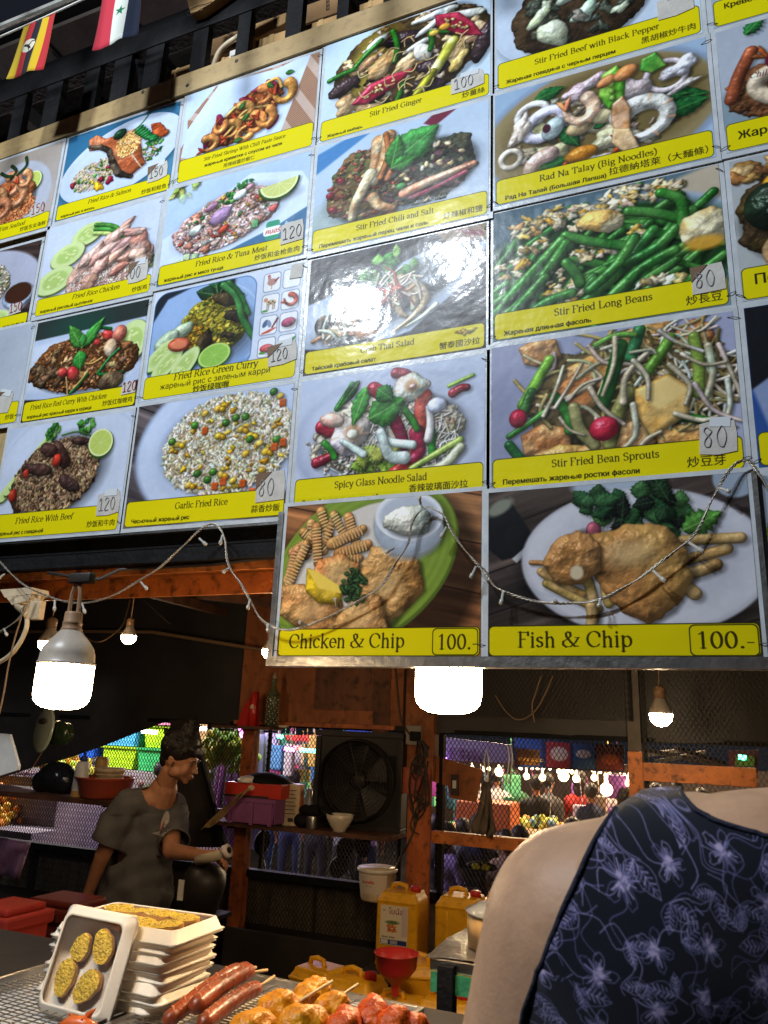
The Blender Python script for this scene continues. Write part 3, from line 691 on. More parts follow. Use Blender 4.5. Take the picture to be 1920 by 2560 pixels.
def p_tuna():
	random.seed(106); c = Cv(TXW, 71.0); c.grad('a8c4e8', 'b4cef0', 70)
	herb(c, 12, 1, 12, 20, ('9ab04a', 'b8c868', '6f9038')); c.fill(pol([(-2, 12), (24, 3), (102, -3), (102, 20), (40, 40), (-2, 26)]), 'a2bfe2', 7, .7)
	c.fill(pol([(-2, 60), (12, 70), (102, 38), (102, 72), (-2, 72)]), '3d6f9e', 1)
	c.fill(pol([(-2, 40), (30, 24), (60, 6), (94, 14), (102, 28), (102, 36), (80, 46), (16, 64), (2, 56)], 1.5), 'c8dcf8', 1)
	c.shade(ell(47, 34, 38, 19, -12), .22, 6)
	c.blob(ell(45, 34, 36, 18, -14), 'c09a94', 'e0c8c4', r=10, warp=2, spec=0)
	grains(c, (45, 34, 36, 18, -14), 500, ('e0c8c4', 'd0b0ac', 'f0e4e4', 'c49c94', 'b08478'), 2.4, 1.9)
	chunks(c, (45, 34, 34, 16, -14), 60, ('c49084', 'd8b0a8', 'b87868', 'e8d4d4'), 3.4)
	chunks(c, (50, 16, 14, 5, -20), 44, ('2f8a38', '4fa848', '247030', '8cc868'), 2.0)
	chunks(c, (45, 34, 34, 17, -14), 30, ('d84a38', 'e05848', '2f8a38', 'd8a838', '3f9a48'), 1.9)
	for x, y in ((26, 56), (20, 55), (66, 42), (16, 58)): c.blob(rrect(x - 2.5, y - 3, x + 2.5, y + 3, 1), '2f8a48', 'c8e0b0', spec=.4)
	for x, y, r, k in ((41, 30, 8, 'b48ab8'), (54, 18, 5, 'd8e8f4'), (24, 36, 5, 'e0e8f4'), (60, 14, 4, 'd0a8b0'), (34, 22, 5, 'a87898'), (45, 40, 4, 'e04a30'), (78, 34, 3, 'e86058'), (33, 58, 3, 'e03c28')): c.blob(ell(x, y, r, r * .62, -25), k, warp=.5)
	c.shade(ell(80, 26, 14, 5), .35, 4)
	c.blob(pol(arcp(80, 17, 13.5, 12, 0, 180, 14, -6), .4), '5a9030', r=4); c.fill(pol(arcp(80, 16.6, 12.6, 10.6, 0, 180, 14, -6)), 'e8f0b8', .3)
	c.fill(pol(arcp(80, 16.6, 11.4, 9.4, 0, 180, 14, -6)), 'c8d478', .5)
	for t in (30, 60, 90, 120, 150): c.fill(cap([(80, 16.8, .12), (80 + 10.6 * math.cos(math.radians(t - 6)), 16.8 + 9 * math.sin(math.radians(t - 6)), .1)]), 'eef2cc', .3, .8)
	c.fill(rrect(74, 43, 83, 56, 2), '2f9a78'); c.fill(rrect(72.5, 47, 84, 53, 2), 'e8f0f0'); sans(c, 'คนอร์', 73.5, 51.6, 5.2, 'c0282c', .02, .15, width=10)
	sans(c, 'ข้าว', 86, 49, 4, 'e8f4ff'); sans(c, 'ปลา', 86, 54, 4, 'e8f4ff')
	label(c, 'Fried Rice & Tuna Meat', 'жареный рис и мясо тунца', '炒饭和金枪鱼肉', 56.5, 27, 49, slant=.1, cw=42); return c
def p_green():
	random.seed(107); c = Cv(TXW, 71.0, bgc='c2d0ea')
	base = c.a.copy(); c.grad('5a80b8', '6f94cc', 80); c.fill(ell(40, 24, 52, 34), '86a8dc', 6)
	for r in (30, 38):
		for k in range(40):
			t = math.radians(-70 + k * 3); c.fill(ell(36 + r * 1.25 * math.cos(t), 28 + r * .9 * math.sin(t), 1.4, .5, -70 + k * 3 + 90), 'a8c4ec', .6, .5)
	c.fill(pol([(0, 22), (10, 6), (30, 0), (0, 0)]), '1c2430', 1.5)
	c.shade(ell(46, 36, 27, 18), .45, 8)
	for k in range(14): leaf(c, 46 + random.uniform(-3, 3), 12 + random.uniform(-3, 4), 15, 5, random.uniform(170, 360), random.choice(('163c22', '1f5a2c', '0f2c18')))
	c.blob(ell(44, 29, 22, 18, 12), 'a89a20', '6f7020', r=10, warp=2, spec=0)
	chunks(c, (45, 28, 21, 17, 10), 240, ('c0a820', 'a89018', 'd0b83a', '8a8a28', 'b09c30', '6a7a20'), 2.0, .25)
	chunks(c, (30, 34, 8, 8), 60, ('c08a18', 'd09c20', 'a87414'), 2.2)
	for x, y, rx, ry in ((38, 42, 5, 10), (59, 26, 7, 4), (50, 14, 9, 4), (56, 38, 5, 3)): c.blob(ell(x, y, rx, ry, 20), '241c14', '4a3c20', warp=1.2, tex=.4)
	tube_(c, [(48, 4), (58, 14), (64, 30), (78, 50)], 2.2, '2f8038', .5); tube_(c, [(52, 3), (60, 12), (67, 26)], 1.5, '1f6a2c', .5)
	for p in ([(22, 30, 12)], [(12, 34, 12)]): c.blob(ell(p[0][0], p[0][1], 9, 5, -30), 'b9ccb0', 'a0b898', warp=.8)
	for x, y, a in ((10, 43, -40), (15, 49, -45), (27, 52, -50)): cuke(c, x, y, 14, 6.5, a)
	c.blob(ell(22, 38, 8, 4.6, 6), 'c84028', 'd86040', spec=.6); c.fill(ell(22, 38, 5.5, 2.8, 6), 'e08058', .8, .8)
	lime(c, 47, 49, 11, 8, -8, True, '5aa838', '88c048', 'b8dc70')
	r = rrect(1, 1, 71, 60, 9); Y, X = np.mgrid[0:c.H, 0:c.W]; d = r((X + .5) / c.s, (Y + .5) / c.s)
	m = np.clip(.5 - d * c.s, 0, 1)[..., None]; e = np.clip(1 - np.abs(d + .3) / .45, 0, 1)[..., None]
	c.a = base * (1 - m) + c.a * m; c.a += (hexc('2f5f9c') - c.a) * e
	for i in range(4):
		for j in range(2):
			x, y = 75 + j * 12.4, 3 + i * 13.6
			c.fill(rrect(x + .4, y + 1, x + 11.6, y + 12.6, 2.2), 'a0aec8', 2, .5); c.fill(rrect(x, y, x + 11, y + 12, 2), '4a5a78'); c.fill(rrect(x + .3, y + .3, x + 10.7, y + 11.7, 1.8), 'dde4f0')
	q = 80.5
	c.fill(ell(q, 9, 3, 2.2), 'b08078', .3); c.fill(cap([(q - 1.5, 8, .9), (q - 2, 5.5, 1)]), 'b08078', .2); c.fill(ell(q - 2.2, 4.6, .9, .5), 'c02020', .2); c.fill(cap([(q + 2.2, 8.5, .8), (q + 4, 7, .5)]), '8a4848'); c.fill(cap([(q, 11, .25), (q, 13.5, .2)]), 'b87830')
	c.fill(ell(q + .5, 22, 3.2, 1.7), 'c8b088', .3); [c.fill(ell(q - 1 + k * 1.3, 21.6 + (k % 2), .6, .5), '3a2a20', .2) for k in range(4)]; c.fill(ell(q - 3, 20, 1.4, 1.3), 'c88a70', .2)
	[c.fill(cap([(q + k, 23, .3), (q + k, 26.6, .25)]), '8a6a50') for k in (-1.8, -.8, 1.8, 2.8)]; c.fill(ell(q - 3, 27, 2, .7), '3f8a30', .3)
	shrimp(c, 93, 22.5, 3.8, 30, 'c85040', 'a02820', 'c04030', .42)
	c.fill(ell(78.5, 35, 1.5, 2.6, 30), '3a5a90', .3); c.fill(ell(81, 35.4, 1.3, 2.4, -20), '7a8cb0', .3); c.fill(cap([(83, 38, .5), (86, 33, .7)]), '6a2a24'); c.fill(cap([(77, 41, .5), (81, 40, .9), (85, 38.5, .4)]), 'c84838')
	c.blob(ell(93, 36.6, 4.4, 2.9, -4), 'b84070', 'a03060')
	c.blob(ell(q, 50.5, 4, 2.4), 'c84a50', 'e09090', warp=.3); c.fill(ell(q - 2.5, 53, 2, .8), '3f8a30', .4)
	c.fill(cap([(88.5, 53, .5), (91, 50.5, 1.1), (94, 49, 1.4), (97, 47, .9), (98, 46, .3)]), '2f7a3c', .2); c.fill(cap([(91.5, 51, .4), (91, 53.5, .4)]), '2f7a3c')
	c.photo(); H = 71.0; c.fill(rrect(.6, 56, 99.4, H - .5, 2.4), '3a3a12')
	c.fill(rrect(.9, 56.3, 99.1, H - .8, 2.2), 'd8cc0c')
	serif(c, 'Fried Rice Green Curry', 21, 60.5, 6.2, width=55, slant=.1); sans(c, 'жареный рис с зеленым карри', 12, 65.4, 4.6, width=72, bold=-.0); sans(c, '炒饭绿咖喱', 35, 70.2, 4.8, bold=.01); return c
def p_garlic():
	random.seed(108); c = Cv(TXW, 71.0); planks(c, ('544c50', '4a444a', '5c5458'), 24, 26)
	c.fill(ell(60, 28, 58, 44, -6), '8a9cc0', 2); c.fill(ell(60.5, 28, 56.5, 42.5, -6), 'b6c8ea', 2); c.fill(ell(64, 28, 50, 38, -6), 'a6bae0', 3, .5)
	c.shade(ell(62, 30, 42, 27), .3, 5)
	c.blob(ell(62, 29, 40, 27, -4), 'a8926c', 'c8bc9c', r=14, warp=2, spec=0)
	grains(c, (62, 29, 41, 28, -4), 1500, ('dcdcd0', 'ccc8b0', 'e8eae4', 'b8ac84', 'a8946a', 'd8d4bc'), 2.0)
	chunks(c, (62, 29, 39, 26), 60, ('e8b418', 'd89c10', 'f0c430'), 1.9, .6)
	for x, y in ((70, 22), (56, 24), (76, 26), (82, 31), (74, 36), (86, 36), (60, 46), (68, 50), (54, 8), (92, 6), (30, 26), (85, 46), (40, 50), (46, 10)):
		c.blob(ell(x, y, 2.5, 2.0, random.uniform(-40, 40)), 'd8a824', 'ecc850', spec=.5)
		if random.random() < .5: c.blob(ell(x + 3, y + 1, 2.2, 1.7, 30), 'e0a410', spec=.7)
	for x, y in ((40, 16), (60, 17), (66, 15), (72, 15), (76, 28), (45, 44), (52, 48), (92, 30), (88, 3), (26, 24), (33, 64), (30, 60), (45, 60), (55, 44)): c.blob(ell(x, y, 2.5, 2.2), '4a8a2a', '357024', spec=.5)
	for x, y in ((62, 50), (57, 52), (96, 32), (91, 34), (94, 10), (74, 52), (24, 62), (80, 57), (47, 20)): c.blob(rrect(x - 2, y - 2.2, x + 2, y + 2.2, .8), 'd8682c', 'c85018', spec=.4)
	label(c, 'Garlic Fried Rice', 'Чесночный жареный рис', '蒜香炒飯', 56.3, 33, 33, cw=38, es=5.6); return c
def p_ginger():
	random.seed(109); c = Cv(TXW, 71.0); c.grad('b0cce8', 'c0d8f0', 100)
	c.blob(ell(54, 28, 46, 33, -10), '3c2c18', '5c4420', r=14, warp=2.5, wf=.7, spec=.1, sh=.3)
	c.fill(ell(30, 22, 12, 24, 30), 'a8982a', 6, .7)
	chunks(c, (54, 27, 43, 30, -10), 120, ('c8a878', 'a87c48', 'dcc8a0', '8c6434', 'e8dcc0', '302418'), 3.2, .4)
	for x, y, rx, ry, a, k, k2 in ((37, 28, 11, 7, -35, 'c89a60', 'd4b080'), (30, 56, 11, 7, -8, 'b88a54', 'd4ac78'), (16, 50, 8, 7, -40, 'b08a58', 'd0b080'), (52, 33, 8, 5, -30, 'd8c084', 'c8a460'), (80, 34, 9, 8, -40, 'd4bc88', 'c09c5c'), (82, 42, 8, 4, -50, 'd8b460', 'e8cc88'), (92, 25, 7, 6, 0, 'c8a470', 'e0cca0'), (26, 24, 8, 4, -30, 'a8602c', 'd0a070'), (44, 12, 12, 6, 0, '4a3018', '7c5020')):
		c.blob(lump(x, y, rx, ry, a, .35), k, k2, r=min(rx, ry) * .8, warp=1.0, tex=.6, tf=1.2, spec=.45)
	for x, y, rx, ry, a in ((50, 14, 13, 5.5, 6), (14, 36, 10, 5.5, -22), (68, 40, 9, 5, 10), (66, 52, 10, 4, 20), (34, 48, 6, 6, 0), (96, 34, 5, 14, 20)): c.blob(ell(x, y, rx, ry, a), '241a20', '3c2c30', warp=.8, tex=.5, spec=.8)
	for x, y, rx, ry, a in ((68, 4, 14, 3, -4), (84, 10, 12, 3, 10), (34, 10, 9, 3, -30), (66, 11, 10, 2.5, -30), (58, 22, 8, 2.4, -20), (62, 28, 7, 5, 60)): c.blob(ell(x, y, rx, ry, a), 'd8dcd8', 'e8ece8', warp=.6, spec=.4)
	for p, r in (([(60, 55), (70, 42), (79, 27)], 3.1), ): tube_(c, p, r, 'd4d49c', .5, 'b8b834', r2=3.6)
	tube_(c, [(56, 60), (62, 52), (68, 44)], 2.2, 'b8b020', .5)
	for p in ([(46, 60), (49, 52), (50, 44)], [(66, 28), (67, 22), (66, 18)], [(20, 24), (28, 16), (36, 10)], [(4, 28), (12, 26), (20, 25)], [(66, 16), (78, 19), (88, 24)], [(45, 28), (46, 18), (43, 6)]): tube_(c, p, 1.7, '2a8a20', .7, '1c6418')
	for x, y, a in ((38, 44, -19), (82, 17, 42)):
		ca, sa = math.cos(math.radians(a)), math.sin(math.radians(a)); L = 19 if a < 0 else 18
		c.blob(pol([(x - L * ca, y - L * sa), (x - 6 * ca + 6.5 * sa, y - 6 * sa - 6.5 * ca), (x + 8 * ca + 4 * sa, y + 8 * sa - 4 * ca), (x + L * ca, y + L * sa), (x + 6 * ca - 4.5 * sa, y + 6 * sa + 4.5 * ca), (x - 12 * ca - 5 * sa, y - 12 * sa + 5 * ca)], .5), 'a81838', 'c83050', r=3, spec=.7)
		c.fill(ell(x - ca, y - sa, L * .72, 3.1, a), '8c1028', 1, .8)
		for _ in range(16): px, py = inell(x - 2 * ca, y - 2 * sa, L * .5, 2.4, a); c.blob(ell(px, py, 1.3, .9, random.uniform(0, 90)), 'e8c880', spec=.5)
	for _ in range(20):
		x, y = inell(52, 34, 36, 20); a = random.uniform(0, 6.28); tube_(c, [(x, y), (x + 5 * math.cos(a), y + 5 * math.sin(a)), (x + 8 * math.cos(a + .7), y + 8 * math.sin(a + .7))], .45, 'c8ac74', .2)
	c.blob(ell(74, 15, 3.4, 2.4), 'e0a830'); c.blob(ell(68, 17, 3, 2.2), 'e8b840')
	label(c, 'Stir Fried Ginger', 'Жареный имбирь', '炒薑絲', 56.3, 31, 31, cw=22, es=5.6); return c
def p_chilisalt():
	random.seed(110); c = Cv(TXW, 71.0); c.grad('a4c0e0', 'b8cce8', 60)
	c.fill(pol([(-1, 6), (20, -1), (34, -1), (-1, 20)]), '3c7cc0', 1.5); c.fill(ell(12, 52, 20, 12, -30), '90a8a0', 8, .6)
	c.fill(pol([(70, -1), (84, -1), (70, 8), (64, 4)]), '702038', 1)
	c.shade(ell(52, 38, 42, 22, -8), .4, 7)
	c.blob(ell(66, 34, 28, 20, -6), '2a3428', '4a4a34', r=12, warp=3, wf=.8, tex=.8, spec=.2)
	c.blob(ell(34, 34, 26, 24, -30), '5a5a34', '7a5a34', r=10, warp=3, spec=0)
	chunks(c, (34, 34, 25, 23, -20), 170, ('7a6a38', '5a6a34', '9a7c48', '8a3c28', 'c8b078', '6a4a2c', 'a84a38'), 2.3, .4)
	chunks(c, (64, 36, 27, 18, -6), 170, ('5a5a40', '8a7c58', '3c4a34', 'b8a478', '703848', '4a3c38'), 2.4, .35)
	for p, r in (([(38, 8), (36, 26), (28, 42)], 4.6), ([(44, 6), (42, 20), (36, 34)], 4.2), ([(34, 28), (26, 44), (24, 54)], 3.8), ([(36, 44), (40, 50), (48, 54)], 3.6)): tube_(c, p, r, 'dcc8a0', .6, 'b8804c', r2=2.4, tex=.3)
	for p in ([(42, 4), (44, 18), (40, 32)], [(46, 10), (50, 20), (44, 34)]): tube_(c, p, 1.8, 'c06838', .4)
	tube_(c, [(54, 46), (70, 42), (92, 38)], 3.2, 'c88870', .7, 'e0c0a0', r2=2.0); tube_(c, [(58, 50), (72, 47), (88, 42)], 1.6, '8a3848', .5)
	for _ in range(24): x, y = inell(64, 30, 22, 12); c.blob(ell(x, y, 2.1, 1.3, random.uniform(0, 180)), random.choice(('dccca0', 'c8b888', 'e8dcc0')), spec=.4)
	for x, y in ((10, 36), (16, 28), (50, 30), (12, 46), (46, 58), (48, 28)): c.blob(ell(x, y, 2.8, 2.3, 20), '901c2c', spec=.6)
	leaf(c, 47, 24, 31, 11, -33, '2c8a34', '7cc868', .07); leaf(c, 46, 28, 22, 5.5, -80, '247c2c', jag=.08); leaf(c, 46, 28, 16, 5, -14, '2a8430', jag=.08)
	c.blob(ell(52, 41, 3, 2.2), '50a060'); sans(c, 'Aloha Kitchen@Bihbon', 60, 54.5, 3.1, 'e4ecf0', 0, .3, width=29)
	label(c, 'Stir Fried Chili and Salt', 'Перемешать жареный перец чили и соль', '炒辣椒和鹽', 56.5, 27, 44, cw=63); return c
def p_crab():
	random.seed(111); c = Cv(TXW, 71.0); planks(c, ('3c3a40', '45424a', '34333a'), -24, 9)
	c.fill(pol([(72, -1), (101, -1), (101, 9), (80, 8)]), '8c7864', 2); c.fill(pol([(84, 0), (98, 4), (99, 7), (92, 6)]), '7a2a34', 1)
	c.fill(pol([(-2, 30), (30, 22), (72, 9), (101, 12), (86, 34), (60, 54), (30, 60), (-2, 54)], 1), 'a8bcdc', 1.2); c.fill(pol([(2, 34), (30, 27), (72, 14), (96, 15), (80, 34), (56, 50), (28, 56), (6, 52)], 1), 'c2d2ea', 4)
	c.shade(ell(50, 36, 46, 13, -22), .35, 6)
	c.blob(ell(54, 31, 42, 12, -24), '54606c', '8090a0', r=8, warp=1.5, tex=.9, tf=2.5, spec=.4); c.blob(pol([(78, 16), (92, 12), (97, 17), (90, 22), (80, 24)], 1), '26302c', '4c5a50', tex=.7, spec=.5, warp=.6)
	c.blob(ell(20, 44, 15, 9, -20), 'b89a70', 'd0bc98', warp=1.5, tex=.5); c.blob(ell(12, 43, 7, 7), '8a7050', '3a2c24', warp=.6); c.blob(ell(13, 42, 3.4, 3.6), '1c1814', spec=.8)
	sticks(c, (24, 46, 14, 8, -10), 26, 12, 1.1, ('dcc8a0', 'c8a878', 'e8e0d0', 'a87c50'))
	c.blob(ell(28, 55, 13, 3.6, 10), '1c2024', 'b8c0c0', tex=1.4, tf=6, warp=.6); c.blob(ell(36, 51, 6, 4), 'b87858', warp=.8)
	for i in range(26):
		x, y = inell(48, 20, 16, 10, -10); leaf(c, x, y, random.uniform(5, 10), random.uniform(2.5, 4), random.uniform(0, 360), random.choice(('6fae50', '4f9a48', '8cc868', '3c8440')), jag=.12)
	for p, r in (([(54, 24), (62, 32), (62, 42)], 4), ([(62, 28), (68, 36), (66, 44)], 3.6), ([(52, 34), (54, 42), (58, 46)], 2.6), ([(66, 42), (60, 48), (50, 54)], 2), ([(74, 42), (66, 48), (58, 52)], 1.4)): tube_(c, p, r, 'dcd4b8', .5, 'b8a078', r2=r * .5, tex=.3)
	sticks(c, (50, 28, 14, 9), 26, 14, .7, ('e8e4d8', 'c89a68', 'dcd0b8', 'b05848'))
	chunks(c, (47, 32, 9, 6), 16, ('c86858', 'd89888', 'b84848'), 2.6)
	label(c, 'Crab Thai Salad', 'Тайский крабовый салат', '蟹泰國沙拉', 57, 33, 30, cw=37, es=5.6); chunks(c, (90, 60, 5, 1.2), 14, ('a89020', 'b8a020'), 1.2, sp=.8); return c
def p_noodle():
	random.seed(112); c = Cv(TXW, 68.5); c.grad('b0c0e0', 'b8c6e4', 90)
	c.fill(ell(52, 36, 54, 34), '98a8cc', 3); c.fill(ell(53, 34, 51, 32), 'b4c2e2', 5); c.shade(ell(52, 38, 41, 23), .35, 6)
	c.blob(ell(50, 34, 40, 22), 'b8b8a8', 'd4d0c4', r=12, warp=3, spec=0)
	chunks(c, (50, 36, 38, 22), 90, ('d8d4cc', 'b8a890', '6a7a4a', 'c8c0b0', '9c8c70'), 2.6, .4)
	sticks(c, (52, 40, 36, 18), 150, 13, .38, ('e0e4e4', 'c8ccc8', 'f0f0f0'), .4, .5)
	chunks(c, (30, 50, 18, 9), 70, ('e8e4dc', 'd0c0a8', 'c8a890'), 1.6)
	for i in range(16): x, y = inell(46, 50, 14, 7); leaf(c, x, y, 10, 3.6, random.uniform(0, 360), random.choice(('a8c83a', '8cb830', 'c4d85c', '6f9a2c')), jag=.15)
	for p, r, k in (([(14, 27), (20, 30), (27, 30)], 4, 'b82840'), ([(42, 10), (48, 14), (52, 18)], 4, '98203c'), ([(54, 3), (60, 5), (58, 9)], 3, '981c34'), ([(50, 22), (56, 32), (60, 42)], 3.6, '901840'), ([(69, 18), (68, 32), (66, 46)], 4.6, 'c04838'), ([(66, 36), (67, 46), (64, 50)], 4, 'b01c40'), ([(12, 46), (18, 44), (22, 42)], 3, '981c30'), ([(54, 56), (60, 52), (62, 54)], 3.2, 'c02c28'), ([(84, 18), (88, 16), (91, 16)], 2.4, '8c1828')): tube_(c, p, r, k, .8, r2=r * .8, tex=.3)
	for p in ([(57, 20), (64, 30), (66, 34)], [(30, 6), (26, 12), (22, 18)], [(16, 36), (20, 40), (22, 44)], [(74, 36), (74, 44), (74, 48)]): tube_(c, p, 1.8, '2c8a28', .6)
	tube_(c, [(64, 54), (76, 48), (88, 42)], 1.8, '8cb848', .6); tube_(c, [(82, 14), (88, 12), (94, 10)], 1, '7cb040')
	tube_(c, [(70, 56), (80, 54), (88, 46)], 2.6, 'b8c4a8', .5); chunks(c, (66, 57, 5, 3), 8, ('2c6a30', '1c5424'), 3)
	for x, y, R in ((30, 33, 11), (61, 12, 9)):
		c.blob(lump(x, y, R * 1.02, R * .9, 0, .2), 'e4e2e0', 'd4ccc4', warp=1.0, tex=.4, spec=.3); c.fill(ell(x + 1.5, y - 1, R * .42, R * .38), 'c89468', 2, .8); c.blob(ell(x + 1.5, y - .5, R * .28, R * .24), 'e8dcd0', warp=.8)
		for t in range(6): c.fill(cap([(x + R * .55 * math.cos(t), y + R * .5 * math.sin(t), .2), (x + R * .95 * math.cos(t), y + R * .9 * math.sin(t), .4)]), 'd0a078', 1, .6)
	for p, r in (([(47, 28), (50, 38), (64, 42)], 1.8), ([(47, 34), (52, 46), (60, 48)], 2.6), ([(72, 24), (73, 32), (72, 40)], 1.8), ([(26, 36), (32, 40), (38, 44)], 1.6)): tube_(c, p, r, 'e0e2ee', .4, r2=r * 1.3)
	c.blob(ell(76, 23, 5, 4), 'dce0ec'); c.blob(ell(20, 24, 7, 4, 10), 'dca890', 'e8d0c0', warp=.7)
	leaf(c, 38, 8, 22, 4.6, 108, '3f9a34', 'a8dc78', .1); leaf(c, 34, 4, 17, 3, 128, '17401c'); leaf(c, 40, 26, 21, 8.5, -24, '3c9434', '8cc868', .12); leaf(c, 44, 10, 12, 5, 40, '2c7a2c', jag=.1)
	label(c, 'Spicy Glass Noodle Salad', 'Острый салат из стеклянной', '香辣玻璃面沙拉', 54, 23, 49, cw=42, ey=60.2, cy=67.4, chx=92); return c
def p_pepper():
	random.seed(113); c = Cv(TXW, 68.0); c.grad('a8c0dc', 'b8cce4', 70); plate(c, 50, 28, 52, 34, -8, 'b4c8e2', .8)
	c.blob(ell(44, 30, 36, 28, -14), '30241c', '4a3824', r=10, warp=1.5, spec=.1)
	chunks(c, (44, 30, 32, 24, -14), 40, ('2c3028', '3c4034', '24261f'), 5, .5, col2='4c5448')
	chunks(c, (46, 26, 30, 22, -10), 16, ('c0c8b0', 'a8b498', 'd0d4c0'), 6, .4)
	for p, r, k in (([(20, 4), (30, 9), (40, 10)], 2.4, '6fae30'), ([(10, 8), (16, 11), (20, 14)], 1.8, '2c6a2c'), ([(50, 2), (54, 10), (55, 16)], 2.3, 'b03020')): tube_(c, p, r, k, .6)
	for x, y, rx, ry, a in ((60, 18, 10, 7, 20), (74, 6, 10, 8, 50), (24, 28, 8, 3.5, -50), (30, 42, 10, 7, 30)): c.blob(lump(x, y, rx, ry, a), 'b4c4a4', 'd0dcc4', warp=.8, spec=.5)
	label(c, 'Stir Fried Beef with Black Pepper', 'Жареная говядина с черным перцем', '黑胡椒炒牛肉', 51.5, 20, 61, cw=55, es=5.7); return c
def p_radna():
	random.seed(114); c = Cv(TXW, 68.0); c.grad('88a8cc', '98b4d8', 60)
	c.fill(ell(50, 32, 58, 38, -6), '7c94b8', 2); c.fill(ell(50, 32, 55, 35, -6), '8c7c54', 2); c.fill(ell(52, 30, 48, 29, -6), '6c5c34', 6)
	chunks(c, (46, 34, 40, 22), 60, ('c0b49c', 'a89c7c', 'd0c8b8', '8c7c5c'), 4, .5)
	for x, y, rx, ry, a in ((56, 38, 14, 8, 30), (30, 46, 8, 6, 20), (58, 44, 10, 7, 0), (22, 30, 9, 6, 60)): c.blob(lump(x, y, rx, ry, a, .4), 'b8a884', 'd4ccb4', warp=1.2, tex=.4, spec=.5)
	for x, y, L, a in ((33, 30, 17, 60), (22, 52, 15, -10), (76, 30, 24, 5), (80, 38, 20, -10), (72, 26, 20, 10), (48, 36, 8, -20), (20, 10, 16, -14)): leaf(c, x, y, L, L * .26, a, '17602c', '5cae48', .08)
	c.blob(ell(42, 33, 7, 4.6, -15), 'd8c8a0', 'c8b080', spec=.4); c.blob(ell(52, 30, 6, 4.5, 20), 'd4c8a8', spec=.4)
	ring(c, 19, 18, 7.5, 6, -20, 2.0); ring(c, 25, 26, 10, 7, -30, 3.0); ring(c, 8, 42, 5, 5, 0, 1.6); c.blob(ell(29, 30, 5, 7, 30), 'e8e8ee'); ring(c, 82, 16, 9, 8.5, 10, 1.6); c.fill(ell(26, 29, 2, 2.6), '401828', .6)
	for x, y, rx, ry, a in ((88, 14, 8, 5, -20), (66, 20, 9, 8, 10), (44, 10, 10, 5, -20), (90, 24, 9, 2.4, -15), (13, 26, 4, 9, 20), (48, 56, 11, 5, -10)): c.blob(lump(x, y, rx, ry, a, .4), 'dcd4d4', 'c8bcc4', warp=.9, tex=.5, spec=.5)
	c.blob(pol([(54, 6), (60, 3), (63, 12), (62, 22), (56, 26), (52, 18)], 1), '4fb030', '8cd048', spec=.7, r=3)
	for k in range(4): c.blob(ell(57.5, 9 + k * 4, 1.6, 1.8), '8cd050', spec=.4)
	c.blob(pol([(72, 3), (78, 1), (82, 10), (76, 12), (71, 9)], .5), '48a030', '7cc048', spec=.6)
	for x, y, r in ((55, 10, 3), (64, 8, 4)): c.blob(ell(x, y, r + 2, r, -30), 'e08038', 'e89858')
	shrimp(c, 42, 22, 8, 70, 'e0c0a4', 'd08050', 'd88858', .5); shrimp(c, 70, 38, 12, -20, 'ecdcd4', 'e0905c', 'c84820', .46, 1, 250); shrimp(c, 26, 52, 9, 160, 'e8d4cc', 'd89068', 'b84020', .5, -1)
	c.blob(pol([(58, 25), (62, 22), (65, 30), (64, 42), (59, 42), (57, 34)], .8), 'd88c58', 'e8b890', spec=.6); c.blob(pol([(58, 40), (64, 42), (68, 54), (62, 53), (57, 47)], 1), 'e4bc90', 'f0d4b4', spec=.6)
	c.blob(ell(42, 49, 8, 4.5, -8), 'e07c18', 'f09830', spec=.6)
	c.fill(ell(14, 54, 12, 5), '94805a', 4, .4)
	label(c, 'Rad Na Talay (Big Noodles)', 'Рад На Талай (Большая Лапша)', '拉德納塔萊（大麵條）', 53, 22, 54, cw=48, es=5.9, hs=4.6); return c
